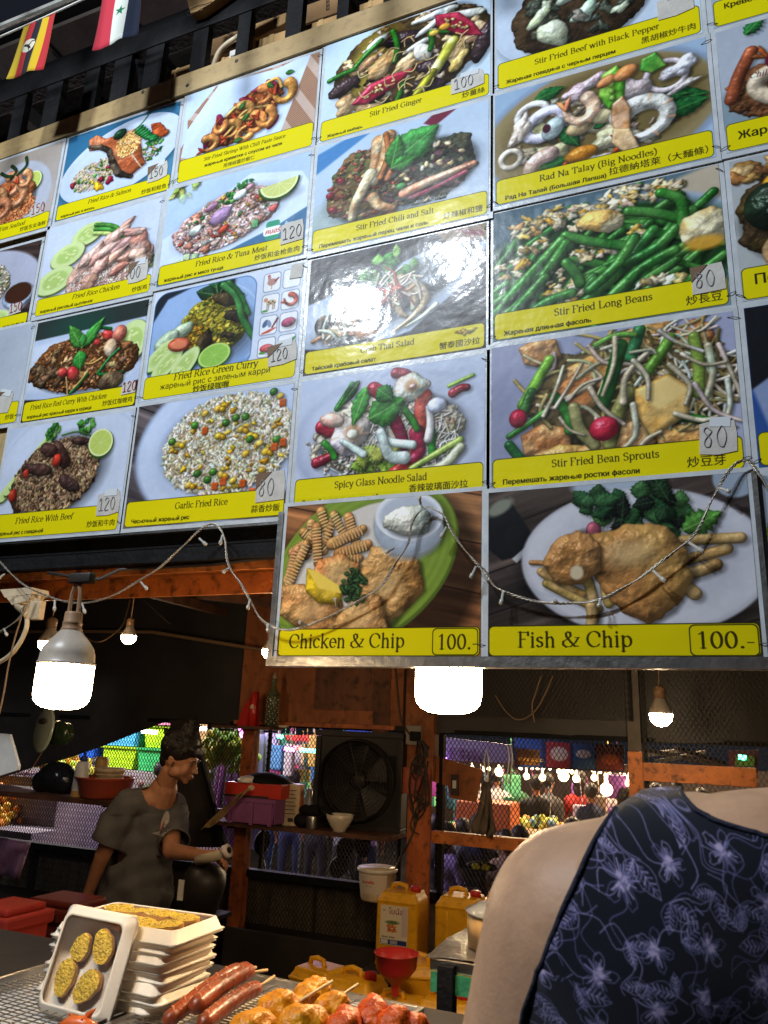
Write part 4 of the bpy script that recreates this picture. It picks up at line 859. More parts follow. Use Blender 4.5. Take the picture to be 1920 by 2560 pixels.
def p_beans():
	random.seed(115); c = Cv(TXW, 68.0); c.grad('3c5a6c', '6a8498', 60); c.fill(pol([(-1, 22), (30, 10), (34, 16), (-1, 34)]), 'a89c8c', 2); c.fill(pol([(70, 6), (101, -2), (101, 20), (74, 14)]), 'b4a894', 2)
	for x in range(0, 60, 7): c.fill(rrect(20 + x, 2, 23 + x, 14, .5), '8ca4b4', 1.5, .4)
	c.fill(ell(50, 34, 58, 28, -4), '8ca4c4', 2); c.fill(ell(50, 38, 58, 30), '173c18', 5)
	B = []
	for _ in range(70):
		x, y = inell(48, 36, 50, 26); a = math.radians(random.choice((-38, -50, -30, 12, 20, -60)) + random.uniform(-12, 12)); L = random.uniform(9, 18)
		B.append((y, [(x - L * math.cos(a), y - L * math.sin(a)), (x + random.uniform(-1, 1), y + random.uniform(-1, 1)), (x + L * math.cos(a), y + L * math.sin(a))]))
	for _, p in sorted(B, key=lambda q: q[0]): tube_(c, p, random.uniform(1.5, 2.3), random.choice(('246f22', '2c7c2a', '1c5e1c', '35852e')), .55, '45903a', tex=.12)
	egg = ('c8a45c', 'e0b848', 'd8c8a0', 'e8dcc0', 'e0a428')
	for x, y, rx, ry, n in ((16, 12, 7, 5, 14), (30, 9, 9, 6, 22), (46, 12, 11, 8, 36), (62, 5, 11, 5, 26), (78, 6, 8, 5, 16), (46, 31, 9, 5, 20), (28, 42, 5, 8, 16), (34, 50, 6, 5, 14), (66, 26, 4, 4, 8), (8, 32, 8, 5, 12), (74, 52, 10, 4, 14), (20, 22, 7, 3, 10)): chunks(c, (x, y, rx, ry), n, egg, 3.0, .35, col2='e8dcb8')
	for p in ([(34, 20), (46, 26), (62, 32)], [(38, 58), (54, 46), (72, 26)], [(60, 40), (74, 34), (88, 20)], [(52, 56), (66, 44), (80, 38)], [(6, 48), (22, 32), (32, 22)], [(24, 38), (30, 30), (34, 24)], [(62, 14), (74, 18), (84, 24)], [(4, 62), (14, 50), (24, 40)], [(34, 34), (38, 40), (40, 46)], [(76, 8), (84, 14), (84, 26)], [(18, 56), (26, 52), (36, 50)], [(20, 62), (32, 60), (40, 58)], [(44, 50), (56, 40), (64, 28)]): tube_(c, p, 2.5, '28782a', .7, '45903a', tex=.12)
	c.blob(ell(92, 30, 10, 10), 'd8d4c4', 'e0c078', warp=1.2, tex=.6, tf=1.2, spec=.3); c.fill(ell(92, 37, 8, 3.5), 'e0a020', 2, .8); c.blob(ell(50, 16, 10, 6, 10), 'd8b860', 'e8dcb0', warp=1.2, tex=.6)
	label(c, 'Stir Fried Long Beans', 'Жареная длинная фасоль', '炒長豆', 54, 28, 42, cw=39, es=5.9, hs=4.8); return c
def p_sprouts():
	random.seed(116); c = Cv(TXW, 68.0); c.grad('8c94b8', '9ca4c8', 60); c.fill(ell(10, 40, 24, 26), '7c84a8', 12, .7)
	c.blob(ell(58, 30, 42, 27, -4), '4c4028', '6a5a38', r=12, warp=2.5, spec=0)
	for x, y, rx, ry, k in ((22, 6, 9, 7, 0), (70, 3, 8, 5, 0), (46, 18, 13, 7, 1), (37, 29, 9, 10, 0), (24, 48, 11, 8, 0), (31, 57, 11, 7, 1), (46, 56, 10, 6, 1), (75, 26, 8, 5, 0), (84, 36, 6, 5, 0), (60, 50, 9, 6, 0), (82, 52, 14, 5, 1), (66, 6, 10, 6, 1), (86, 8, 7, 6, 0)):
		P = [(x + rx * math.cos(t) * random.uniform(.85, 1.1), y + ry * math.sin(t) * random.uniform(.85, 1.1)) for t in [i * PI / 3 + .4 for i in range(6)]]
		c.blob(pol(P, 1), ('b87038', 'd09850')[k], 'd8a468', r=4, warp=.5, tex=.5, spec=.4)
	sticks(c, (78, 24, 22, 24), 110, 17, .6, ('d0cab4', 'b8a878', 'dcd8c8', 'a08850', '6a5a30'), .3, .35); sticks(c, (40, 20, 26, 18), 24, 18, .9, ('d8d4c4', 'c8c4a0', 'b8a860'), .4, .3)
	for p, r, k in (([(14, 30), (20, 20), (26, 10)], 2.4, '7cae30'), ([(8, 44), (18, 38), (24, 34)], 1.4, '3c8a30'), ([(48, 34), (52, 22), (56, 8)], 3.0, '1c5c20'), ([(60, 14), (62, 8), (64, 2)], 2.6, '2c7a44'), ([(66, 22), (72, 14), (76, 8)], 2.4, '58a030'), ([(85, 9), (86, 22), (85, 34)], 2.4, '7ca840'), ([(28, 28), (33, 36), (34, 44)], 2.4, '2c6a24'), ([(8, 48), (14, 56), (22, 62)], 2.2, '1c6430'), ([(66, 46), (78, 44), (90, 47)], 1.8, '2c7c24'), ([(46, 6), (54, 3), (62, 4)], 1.4, '5ca838'), ([(50, 52), (54, 38), (58, 30)], 3.0, 'a0a850'), ([(36, 34), (38, 44), (44, 52)], 2.6, '8c8850'), ([(14, 34), (16, 28), (18, 24)], 2, '3c7a30')): tube_(c, p, r, k, .6, tex=.15)
	c.blob(pol([(62, 30), (74, 25), (82, 32), (80, 42), (67, 50), (62, 40)], 1.2), 'd8a048', 'e0b868', r=3, spec=.5); c.fill(pol([(63, 31), (74, 26), (80, 32), (70, 38)], 1), 'e8cc80', 1.5, .9)
	for p, r in (([(23, 36), (28, 26), (32, 14)], 1.5), ([(28, 33), (34, 24), (40, 14)], 1.3), ([(34, 30), (40, 24), (48, 22)], 1.3), ([(43, 26), (48, 36), (56, 44)], 1.9), ([(54, 4), (53, 16), (48, 30)], 1.8), ([(56, 34), (58, 22), (68, 12)], 2.4), ([(61, 16), (66, 24), (66, 34)], 1.9), ([(60, 36), (60, 50), (50, 58)], 2.2), ([(75, 20), (82, 30), (80, 38)], 1.9), ([(60, 58), (64, 52), (70, 49)], 1.7), ([(60, 12), (68, 12), (70, 14)], 1.2), ([(72, 4), (78, 10), (88, 16)], 1.6), ([(90, 14), (91, 26), (88, 36)], 2.6), ([(76, 42), (86, 46), (94, 44)], 1.8), ([(96, 30), (96, 42), (92, 50)], 1.8), ([(94, 14), (98, 28), (101, 40)], 1.6), ([(45, 40), (46, 46), (45, 48)], 1.4), ([(84, 30), (90, 42), (100, 48)], 1.7), ([(30, 38), (34, 44), (40, 47)], 1.2), ([(80, 16), (88, 22), (96, 22)], 1.4)): tube_(c, p, r * .68, 'd8d2c4', .35, 'beb594', r2=r * .5)
	c.blob(ell(48, 45, 6, 5.4, -10), 'b81838', 'd02c48', spec=.9); c.blob(ell(12, 36, 4, 4.4), 'a81430', spec=.6)
	label(c, 'Stir Fried Bean Sprouts', 'Перемешать жареные ростки фасоли', '炒豆芽', 54, 26, 43, cw=56, es=5.9, hs=4.8, chx=93); return c
def p_chip():
	random.seed(117); c = Cv(640, 75.0); planks(c, ('8a5834', '7c4c2c', '9a6840'), 14, 22, '2c1810')
	c.shade(ell(48, 40, 54, 46, -24), .6, 6)
	c.fill(ell(42, 32, 51, 37, -32), '4c641e', .6); c.fill(ell(41.4, 31, 50.4, 36.4, -32), '76942e', .8)
	for k in range(5): c.fill(ell(41, 31, 49 - k * 1.9, 35 - k * 1.9, -32), ('6c8a2a', '7e9c34')[k % 2], .8, .7)
	c.fill(ell(38, 32, 40, 25, -36), '5c7424', 1); c.fill(ell(38, 31.6, 39, 24.2, -36), 'c8c4c0', 1)
	def fry(x, y, L, w, a):
		ca, sa = math.cos(math.radians(a)), math.sin(math.radians(a)); n = int(L / 1.6)
		c.blob(cap([(x, y, w), (x + L * ca, y + L * sa, w * .9)]), 'c07c40', 'd8a060', spec=.3, warp=.3)
		for i in range(n):
			t = (i + .5) * L / n; c.blob(cap([(x + t * ca + w * .75 * sa, y + t * sa - w * .75 * ca, .42), (x + t * ca - w * .75 * sa, y + t * sa + w * .75 * ca, .42)]), 'dcb070', spec=.2, sh=.35, soff=.5)
	for f in ((4, 24, 14, 2.4, -30), (14, 10, 16, 2.6, 95), (19, 4, 14, 2.6, 70), (22, 20, 14, 2.4, -70), (26, 6, 13, 2.4, 60), (10, 14, 16, 2.6, 40), (8, 28, 16, 2.6, -60), (34, 8, 16, 2.6, 70), (6, 24, 20, 2.5, 100), (17, 12, 18, 2.8, 84), (26, 21, 17, 3, -22), (30, 26, 15, 3, -14), (3, 38, 16, 2.4, -75), (12, 20, 22, 2.6, 112), (28, 30, 13, 2.6, -5)): fry(*f)
	for P in ([(40, 36), (48, 25), (60, 24), (70, 32), (72, 44), (62, 54), (56, 62), (48, 60), (44, 48)], [(2, 42), (14, 42), (30, 47), (34, 56), (28, 68), (16, 64), (2, 54)], [(34, 54), (42, 46), (52, 48), (56, 62), (46, 68), (36, 66), (31, 60)], [(20, 30), (32, 27), (40, 32), (38, 44), (26, 44), (18, 38)]):
		c.blob(pol(P, 1.5), 'b4783c', 'c89858', r=6, warp=1.3, wf=1.2, tex=.9, tf=1.4, spec=.25, sh=.5); x = sum(p[0] for p in P) / len(P); y = sum(p[1] for p in P) / len(P); c.fill(ell(x, y, 7, 5), 'd4b078', 5, .5)
	c.blob(pol([(14, 33), (18, 35), (30, 42), (34, 44), (30, 50), (21, 49), (14, 43)], .8), 'd8ac18', 'e8c434', r=4, spec=.5); c.fill(pol([(14, 33), (18, 34), (33, 43), (32, 45), (20, 42)], .3), 'e8c84c', .6)
	for _ in range(60): x, y = inell(39, 42, 5.5, 7.5); leaf(c, x, y, 3.4, 1.2, random.uniform(0, 360), random.choice(('17301c', '24482c', '0f2014')), jag=.3)
	c.shade(ell(67, 14, 18, 15, 10), .5, 5); c.blob(ell(65, 14, 17.5, 14.5, 8), 'b4bccc', r=5, spec=.3)
	for k in range(4): c.fill(ell(65, 13 - k * .0 + 1.5 + k, 17.2, 14, 8), '98a4b8', .4, .3)
	c.fill(ell(65, 9.5, 17, 12, 8), 'd0d8e8', .6); c.fill(ell(65, 9.8, 14.8, 10, 8), 'a8b4c8', 1.5)
	c.blob(ell(65, 12, 12.5, 7.6, 8), 'c8d0cc', 'b0bcb4', warp=1.2, tex=.5, spec=.3)
	c.photo(); c.fill(rrect(.4, 61.8, 99.6, 74.8, 2.0), '2c2c10'); c.fill(rrect(.8, 62.2, 99.2, 74.4, 1.8), 'd2c40a')
	c.fill(rrect(78, 62.4, 98.8, 74.3, 2), '2c2c10'); c.fill(rrect(78.4, 62.8, 98.4, 73.9, 1.8), 'd2c40a')
	serif(c, 'Chicken & Chip', 6, 70.8, 9.3, width=59); serif(c, '100.-', 80, 71.6, 9.4, width=19); return c
def p_fish():
	random.seed(118); c = Cv(640, 71.0); planks(c, ('3c3430', '443a36', '383030'), -18, 17, '141010')
	c.fill(ell(50, 1, 15, 4), '9cacc4', 1); c.fill(ell(96, 2, 8, 8), '8c9cb4', 1)
	c.fill(pol([(-1, 8), (8, 3), (18, 20), (16, 28), (6, 30), (-1, 24)], .5), '16181c', .8); c.fill(ell(5, 7, 6, 3, -30), '8c9484', 1.5, .8); c.fill(pol([(10, 30), (17, 24), (17, 26), (12, 32)]), 'b8c0cc', .6)
	c.shade(ell(60, 36, 47, 31, 5), .5, 5); c.fill(ell(60, 33, 46, 30, 3), 'a4a8b8', .8); c.fill(ell(60.4, 32.4, 45, 29, 3), 'c0c4d4', 2); c.fill(ell(62, 32, 36, 21, 3), 'a8acc0', 5, .5)
	for i in range(44):
		x, y = inell(60, 12, 21, 8, 4); leaf(c, x, y, random.uniform(6, 11), random.uniform(2.5, 4), random.uniform(0, 360), random.choice(('24502c', '1a3820', '3c7038', '141c18', '2c6034')), '48784c', .12)
	leaf(c, 76, 22, 16, 5, -25, '3c7c30', jag=.2); c.blob(ell(43, 20, 3, 4), 'b05868')
	def chip(p, r, k='b08848'): tube_(c, p, r, k, .35, 'c8a468', tex=.2)
	for p, r in (([(18, 32), (28, 33), (36, 34)], 1.1), ([(22, 36), (30, 42), (38, 46)], 1.9), ([(24, 41), (34, 47), (44, 52)], 1.8), ([(76, 34), (84, 32), (91, 30)], 2.3), ([(76, 26), (86, 26), (96, 26)], 2.2), ([(74, 40), (82, 38), (87, 36)], 2.4), ([(72, 40), (76, 44), (79, 47)], 2.6), ([(40, 40), (42, 48), (42, 56)], 2.1), ([(46, 38), (47, 46), (48, 50)], 2)): chip(p, r)
	chip([(41, 51), (41.5, 54), (41, 58)], 2.2, '8c5424')
	c.blob(pol([(42, 22), (56, 19), (70, 21), (77, 30), (78, 40), (70, 52), (62, 57), (54, 52), (48, 44), (43, 34)], 1.5), 'a87438', 'b88c48', r=8, warp=1.4, wf=.9, tex=.9, tf=1, spec=.3, sh=.5)
	c.fill(ell(56, 30, 9, 5, -10), 'd0b480', 5, .6); c.fill(ell(66, 44, 8, 6), '94622c', 6, .4)
	c.blob(pol([(30, 22), (38, 19), (44, 27), (44, 36), (38, 42), (28, 40), (24, 33), (27, 26)], 1.2), 'b07038', 'c48c50', r=7, warp=1.3, wf=1.1, tex=1.0, tf=1.2, spec=.4, sh=.5); c.fill(ell(36, 37, 2.6, 3), 'c8b898', 1)
	c.photo(); c.fill(rrect(.2, 58.2, 99.8, 70.8, 2.0), '2c2c10'); c.fill(rrect(.6, 58.6, 99.4, 70.4, 1.8), 'd2c40a')
	c.fill(rrect(76, 58.8, 99.2, 70.6, 2), '2c2c10'); c.fill(rrect(76.4, 59.2, 98.8, 70.2, 1.8), 'd2c40a')
	serif(c, 'Fish & Chip', 12, 67, 8.9, width=44); serif(c, '100.-', 78, 67.6, 8.9, width=20); return c
def p_tomyum():
	random.seed(119); c = Cv(TXW, 74); c.grad('8c8074', 'a8a0a0', 60); c.fill(ell(62, 40, 34, 32), 'a8b0c4', 2)
	c.shade(ell(56, 38, 26, 22), .3, 5); lime(c, 76, 28, 9, 9, 20)
	c.blob(ell(54, 40, 27, 20), '9a4a24', 'c07040', r=10, warp=2, spec=0); grains(c, (58, 48, 24, 14), 300, ('c87038', 'a8502c', 'd89058'), 1.8)
	for x, y, R, ro in ((52, 26, 10, 20), (60, 36, 10, 60), (40, 36, 9, 10), (66, 24, 7, 40), (46, 46, 9, 0)): shrimp(c, x, y, R, ro, 'd88a60', 'b04824', 'c04020', .5)
	for p in ([(50, 8), (56, 14), (52, 20)], [(64, 4), (66, 12), (58, 18)], [(40, 12), (46, 16), (52, 18)]): tube_(c, p, 1.4, '24401c', .3)
	label(c, 'Yum Seafood', 'креветки', '炒饭东炎海鲜', 60, 50, 26, slant=.2, cw=16); return c
def p_crabrice():
	random.seed(120); c = Cv(TXW, 74); planks(c, ('302420', '3a2c28'), 10, 20); c.fill(ell(50, 34, 56, 34), 'a4aac4', 2); c.blob(ell(40, 30, 34, 22), 'a89878', 'c8bca0', r=10, warp=2, spec=0)
	grains(c, (40, 30, 34, 22), 500, ('c8c0ac', 'b0a080', 'dcd8cc', '9c8c68'), 2.0); chunks(c, (40, 30, 30, 20), 20, ('e0c040', '5c9a34', 'c8b060'), 2.2)
	c.blob(ell(86, 44, 15, 11), 'b0b8cc', r=3); c.fill(ell(86, 42, 13, 8.6), '3c2014', 1); cuke(c, 66, 58, 18, 6, 5, '6f9a4a')
	label(c, None, 'жареный рис', '炒饭和蟹肉', 60, cw=26); return c
def p_pale():
	random.seed(121); c = Cv(TXW, 74); c.grad('98a4b8', 'a8b2c4', 60); c.fill(ell(20, 30, 50, 24), '8c90a8', 4, .6); label(c, None, 'жареный рис', '炒饭', 58, cw=26); return c
def p_shrimpfry():
	random.seed(122); c = Cv(TXW, 68); c.grad('8c9cb4', 'a0b0c4', 60); label(c, None, 'Креветки в рисовой', None, 53, cw=40, cs=4.6, cy=58.5); return c
def p_curryegg():
	random.seed(123); c = Cv(TXW, 68); c.grad('9ca8bc', 'acb8cc', 90); c.fill(ell(60, 46, 66, 22), '7c94a8', 2); c.blob(ell(62, 38, 60, 24), '6a3c24', '8c5430', r=10, warp=2, spec=.2)
	chunks(c, (50, 36, 46, 20), 130, ('a0682c', 'b87c34', '7c4c24', 'c89048'), 2.6); ring(c, 30, 38, 16, 9, 10, 4, 'c8bca0'); tube_(c, [(4, 40), (8, 28), (14, 16)], 3, '9a4c28'); shrimp(c, 26, 18, 8, 30, 'b0a080', '8c5c30', 'a04c20')
	for x, y in ((12, 6), (20, 44), (40, 26), (26, 20)): leaf(c, x, y, 12, 3.6, random.uniform(-50, 50), '1f7a34', jag=.2)
	c.fill(ell(22, 24, 3, 4), '58182c', .6); serif(c, 'Chill Chill', 12, 31, 4.2, '401c28', .3)
	label(c, None, 'Жареный краб', None, 53, cw=40, cs=4.8, cy=62); return c
def p_ricecurry():
	random.seed(124); c = Cv(TXW, 68); c.grad('9ca4ac', 'acb4b8', 90); c.blob(ell(50, 32, 50, 30), '382c18', '4c3c1c', r=10, warp=2, spec=.2)
	chunks(c, (20, 10, 18, 8), 20, ('b08040', 'c89c60', '8c5c2c'), 5); c.blob(ell(30, 14, 18, 8, -5), 'c88c14', 'd89c20', spec=.6); c.blob(ell(16, 26, 12, 12), '16241c', '243c28', tex=.6, spec=.8)
	c.blob(ell(26, 50, 16, 9, -10), 'c8ac7c', 'dcc49c', spec=.5); ring(c, 24, 46, 12, 7, -10, 3, 'd0b078'); c.blob(ell(60, 34, 20, 12), '7c5c2c')
	label(c, None, 'Перемешать', None, 53, cw=42, cs=5.2, cy=61); return c
def p_blue():
	random.seed(125); c = Cv(TXW, 68); c.grad('1c3c8c', '2c54a0', 60); c.fill(pol([(0, 34), (30, 14), (101, 6), (101, 70), (10, 70)]), '7c90c0', 1.5); c.fill(pol([(0, 0), (16, 0), (30, 16), (0, 36)]), '16181f', 1)
	c.fill(ell(18, 60, 16, 6), '14161c', 2); label(c, None, 'Жареный', None, 54, cw=30, cs=5.2, cy=62); return c
def p_greens():
	random.seed(126); c = Cv(TXW, 71); c.grad('909cac', 'a0acb8', 60)
	for i in range(40): x, y = inell(24, 22, 24, 20); leaf(c, x, y, 12, 5, random.uniform(0, 360), random.choice(('6f8a24', '8ca030', '4c7024')), jag=.1)
	chunks(c, (16, 50, 16, 12), 20, ('b0402c', 'c8783c', '7c3424'), 4); label(c, None, None, None, 58); return c
# ------------------------------------------------------------------ materials
M = {}
M['black_paint'] = mat('black_paint', (0.006, 0.006, 0.007), 0.7, spec=.2, vary=0.4, vscale=20, bump=0.3, bscale=70)
M['dark_tile'] = mat('dark_tile', (0.055, 0.042, 0.036), 0.8, vary=0.45, vscale=5, bump=0.2, bscale=30)
M['dark_batten'] = mat('dark_batten', (0.01, 0.009, 0.009), 0.8)
M['ply_strip'] = wood('pale_plywood', (0.42, 0.30, 0.14), (0.33, 0.22, 0.09), 10, 'X', 0.6, dirt=0.25)
M['orange_paint'] = mat('orange_paint', (0.56, 0.17, 0.035), 0.5, vary=0.3, vscale=9, bump=0.3, bscale=60, dirt=0.75)
M['orange_wood'] = mat('orange_wood', (0.42, 0.11, 0.03), 0.55, vary=0.35, vscale=7, bump=0.4, bscale=40, dirt=0.6, stretch=(1, 1, 0.3))
M['orange_ply'] = mat('orange_ply', (0.30, 0.095, 0.03), 0.7, vary=0.35, vscale=5, bump=0.3, bscale=40, dirt=0.5, stretch=(1, 1, 0.35))
M['brown_ply'] = mat('brown_ply', (0.15, 0.055, 0.025), 0.7, vary=0.5, vscale=6, bump=0.3, bscale=30, dirt=0.7, stretch=(1, 1, 0.2))
M['tarp'] = mat('black_tarp', (0.032, 0.028, 0.026), 0.55, vary=0.3, vscale=3, bump=0.35, bscale=9)
M['backing'] = mat('laminate_edge', (0.52, 0.56, 0.60), 0.25, spec=0.6, vary=0.15, vscale=14, bump=0.1, bscale=40)
M['card'] = mat('cardboard', (0.42, 0.25, 0.10), 0.8, vary=0.18, vscale=6, bump=0.15, bscale=80)
M['card_dark'] = mat('cardboard_brown', (0.27, 0.15, 0.06), 0.8, vary=0.2, vscale=8)
M['steel'] = mat('brushed_steel', (0.5, 0.48, 0.45), 0.32, metal=1.0, vary=0.25, vscale=30, bump=0.1, bscale=80)
M['rail_grey'] = mat('grey_rail', (0.30, 0.30, 0.27), 0.5, vary=0.2)
M['white_plastic'] = mat('white_plastic', (0.62, 0.60, 0.55), 0.4, vary=0.12, vscale=10)
M['cream_plastic'] = mat('cream_plastic', (0.60, 0.48, 0.32), 0.42, vary=0.25, vscale=14)
M['wire_clear'] = mat('clear_wire', (0.36, 0.32, 0.26), 0.28, metal=0.4, spec=0.8, vary=0.2, vscale=60)
M['wire_dark'] = mat('dark_wire', (0.03, 0.022, 0.018), 0.5)
M['wire_brown'] = mat('brown_wire', (0.20, 0.12, 0.06), 0.5)
M['led_clear'] = mat('led_lens', (0.65, 0.62, 0.55), 0.1, spec=0.9, trans=0.3)
M['socket'] = mat('socket_plastic', (0.38, 0.22, 0.12), 0.45, vary=0.2)
M['bulb_body'] = mat('bulb_body', (0.50, 0.42, 0.34), 0.35, vary=0.22, vscale=16)
M['bulb_glow'] = mat('lit_diffuser', (0.9, 0.85, 0.75), 0.4, emit=(1.0, 0.71, 0.40), estr=74)
M['bulb_glow_strong'] = mat('bright_diffuser', (0.9, 0.85, 0.75), 0.4, emit=(1.0, 0.71, 0.40), estr=120)
M['small_glow'] = mat('lit_small_bulb', (0.9, 0.85, 0.75), 0.4, emit=(1.0, 0.71, 0.40), estr=110)
M['paper'] = mat('paper_tag', (0.50, 0.48, 0.44), 0.6, vary=0.12, vscale=30, bump=0.1, bscale=100)
M['paper_brown'] = mat('brown_tag', (0.14, 0.075, 0.035), 0.6)
M['tape'] = mat('clear_tape', (0.62, 0.66, 0.70), 0.15, spec=0.8)
M['pen'] = mat('pencil_grey', (0.22, 0.22, 0.25), 0.6)
M['pen_red'] = mat('red_marker', (0.32, 0.02, 0.07), 0.5)
def print_mat(img, rough=0.2, wav=0.22, coat=0.5):
	m = bpy.data.materials.new('print_' + img.name); m.use_nodes = True; nt = m.node_tree; b = nt.nodes['Principled BSDF']
	t = nt.nodes.new('ShaderNodeTexImage'); t.image = img; t.interpolation = 'Cubic'; nt.links.new(t.outputs['Color'], b.inputs['Base Color'])
	b.inputs['Roughness'].default_value = rough + .08; b.inputs['Specular IOR Level'].default_value = 0.14
	b.inputs['Coat Weight'].default_value = coat * .42; b.inputs['Coat Roughness'].default_value = 0.085
	if wav:
		tc = nt.nodes.new('ShaderNodeTexCoord'); n = nt.nodes.new('ShaderNodeTexNoise'); n.inputs['Scale'].default_value = 9; n.inputs['Detail'].default_value = 3
		n2 = nt.nodes.new('ShaderNodeTexNoise'); n2.inputs['Scale'].default_value = 70; n2.inputs['Detail'].default_value = 2
		ad = nt.nodes.new('ShaderNodeMath'); ad.operation = 'MULTIPLY_ADD'; ad.inputs[1].default_value = 0.09
		nt.links.new(tc.outputs['Object'], n.inputs['Vector']); nt.links.new(tc.outputs['Object'], n2.inputs['Vector'])
		nt.links.new(n2.outputs['Fac'], ad.inputs[0]); nt.links.new(n.outputs['Fac'], ad.inputs[2])
		bp = nt.nodes.new('ShaderNodeBump'); bp.inputs['Strength'].default_value = wav; bp.inputs['Distance'].default_value = 0.012
		nt.links.new(ad.outputs[0], bp.inputs['Height']); nt.links.new(bp.outputs[0], b.inputs['Normal']); nt.links.new(bp.outputs[0], b.inputs['Coat Normal'])
	return m
def uvquad(name, P, m, parent=None, uv=((0, 0), (1, 0), (1, 1), (0, 1)), sub=1, bulge=None):
	"""flat printed sheet; P = BL, BR, TR, TL"""
	P = [Vector(p) for p in P]; N = sub; vs = []; uvs = []
	for j in range(N + 1):
		for i in range(N + 1):
			a, b = i / N, j / N
			p = (P[0] * (1 - a) + P[1] * a) * (1 - b) + (P[3] * (1 - a) + P[2] * a) * b
			q = [(uv[0][k] * (1 - a) + uv[1][k] * a) * (1 - b) + (uv[3][k] * (1 - a) + uv[2][k] * a) * b for k in (0, 1)]
			if bulge: p = p + bulge(a, b)
			vs.append(p); uvs.append(q)
	fs = [(j * (N + 1) + i, j * (N + 1) + i + 1, (j + 1) * (N + 1) + i + 1, (j + 1) * (N + 1) + i) for j in range(N) for i in range(N)]
	me = bpy.data.meshes.new(name); me.from_pydata(vs, [], fs); ul = me.uv_layers.new(name='UVMap')
	for poly in me.polygons:
		for li in poly.loop_indices: ul.data[li].uv = uvs[me.loops[li].vertex_index]
		poly.use_smooth = True
	me.materials.append(m); return put(name, me, parent)
# ------------------------------------------------------------------ ground and ceiling
gm = mat('ground', (0.03, 0.026, 0.03), 0.55, vary=0.35, vscale=1.5, bump=0.2, bscale=14)
g = MB(); g.box((-60, -30, -0.9), (40, 80, -0.55)); tag(g.build('ground', gm), kind='structure')
g = MB(); g.box((-9, -4, -0.545), (3.5, 4.45, 0.0)); tag(g.build('floor', mat('deck', (0.05, 0.04, 0.035), 0.7, vary=0.3, vscale=3)), kind='structure')
c_ = thing('ceiling', 'ceiling', 'ceiling'); del c_['category']; del c_['label']; tag(c_, kind='structure')
TY0, TS = 1.75, 0.42
b = MB(); b.box((-9, 1.72, 4.34), (3, 7.2, 4.40)); b.build('ceiling_sheet', M['dark_batten'], c_)
tm = MB(); tm.box((0.012, 0.012, 0), (TS - 0.03, TS - 0.03, 0.02)); tm = tm.mesh('ceiling_panel', M['dark_tile'])
for i in range(17):
	for j in range(10):
		o = put('ceiling_panel', tm, c_, (-6.6 + i * TS, TY0 + j * TS, 4.31 + random.uniform(-.006, .006))); o.rotation_euler = (random.uniform(-.012, .012), random.uniform(-.012, .012), 0)
for k in range(5):
	b = MB(); b.box((-9, 2.3 + k * 0.84, 4.22), (3, 2.34 + k * 0.84, 4.30)); b.build('batten', M['dark_batten'], c_)
for k in range(4):
	b = MB(); b.box((-6.1 + k * 1.7, 1.74, 4.14), (-6.05 + k * 1.7, 7.1, 4.215)); b.build('batten', M['dark_batten'], c_)
# ------------------------------------------------------------------ black steel frame above the menus
fr = thing('steel_truss', 'black painted steel frame of posts and beam above the plywood strip', 'frame')
FY = 1.525; zb = 3.69
b = MB(); b.box((-4.0, FY, zb), (1.2, FY + .05, zb + .105), bev=0.004); b.build('beam', M['black_paint'], fr)
b = MB(); b.box((-4.0, FY, 3.405), (1.2, FY + .04, 3.44)); b.build('beam', M['black_paint'], fr)
for u0, u1 in ((28, 56), (110, 146), (208, 240), (280, 320), (360, 402), (478, 514), (592, 622), (716, 754), (844, 872), (960, 1000)):
	v = 300 - .37 * (u0 + u1) / 2
	x0, x1 = at(u0, v, FY).x, at(u1, v, FY).x
	b = MB(); b.box((x0, FY + .004, 3.441), (x1, FY + .028, zb - .001)); b.build('post', M['black_paint'], fr)
b = MB(); p0, p1 = at(320, 140, FY + .03), at(362, 195, FY + .03)
b.tube([p0, (p0 + p1) / 2 + Vector((0.02, 0, 0)), p1 + Vector((0, 0, -.05))], 0.013, 6); b.build('brace', M['black_paint'], fr)
for x in (-2.75, -3.2, -3.65, .45, .9):
	b = MB(); b.box((x, FY + .004, 3.441), (x + .045, FY + .028, zb - .001)); b.build('post', M['black_paint'], fr)
# ------------------------------------------------------------------ plywood strip
SY = 1.4965
def strip(x0, x1, za, zb, ta, tb, lab):
	t = thing('plywood_strip', lab, 'plywood strip', (x0, SY, 0))
	b = MB(); b.prism([(0.002, za), (x1 - x0 - .002, zb), (x1 - x0 - .002, tb), (.002, ta)], 0.018)
	b.build('board', M['ply_strip'], t); return t
def zstrip(x): return 3.395 + (x + 2.12) * 0.0215
def ztop(x): return min(3.468 + (x + 2.12) * 0.030, 3.506)
for x0, x1, lab in ((-2.75, -1.412, 'left length of pale plywood strip above the salmon card'), (-1.408, -.12, 'middle length of pale plywood strip above the chili shrimp card'), (-.116, 1.1, 'right length of pale plywood strip above the black pepper beef card')):
	t = strip(x0, x1, zstrip(x0) + .004, zstrip(x1) + .004, ztop(x0), ztop(x1), lab)
	for (u, v) in ((357, 230), (468, 213), (591, 152), (470, 40)):
		p = at(u, v, SY - .001)
		if x0 < p.x < x1 and v > 100:
			s_ = MB(); s_.lathe([(0.0, 0.0), (0.006, 0.0008), (0.0062, 0.003)], Matrix.Translation(p - t.location + Vector((0, -.001, 0))) @ Matrix.Rotation(-PI / 2, 4, 'X'), 10); s_.build('screw', M['wire_dark'], t)
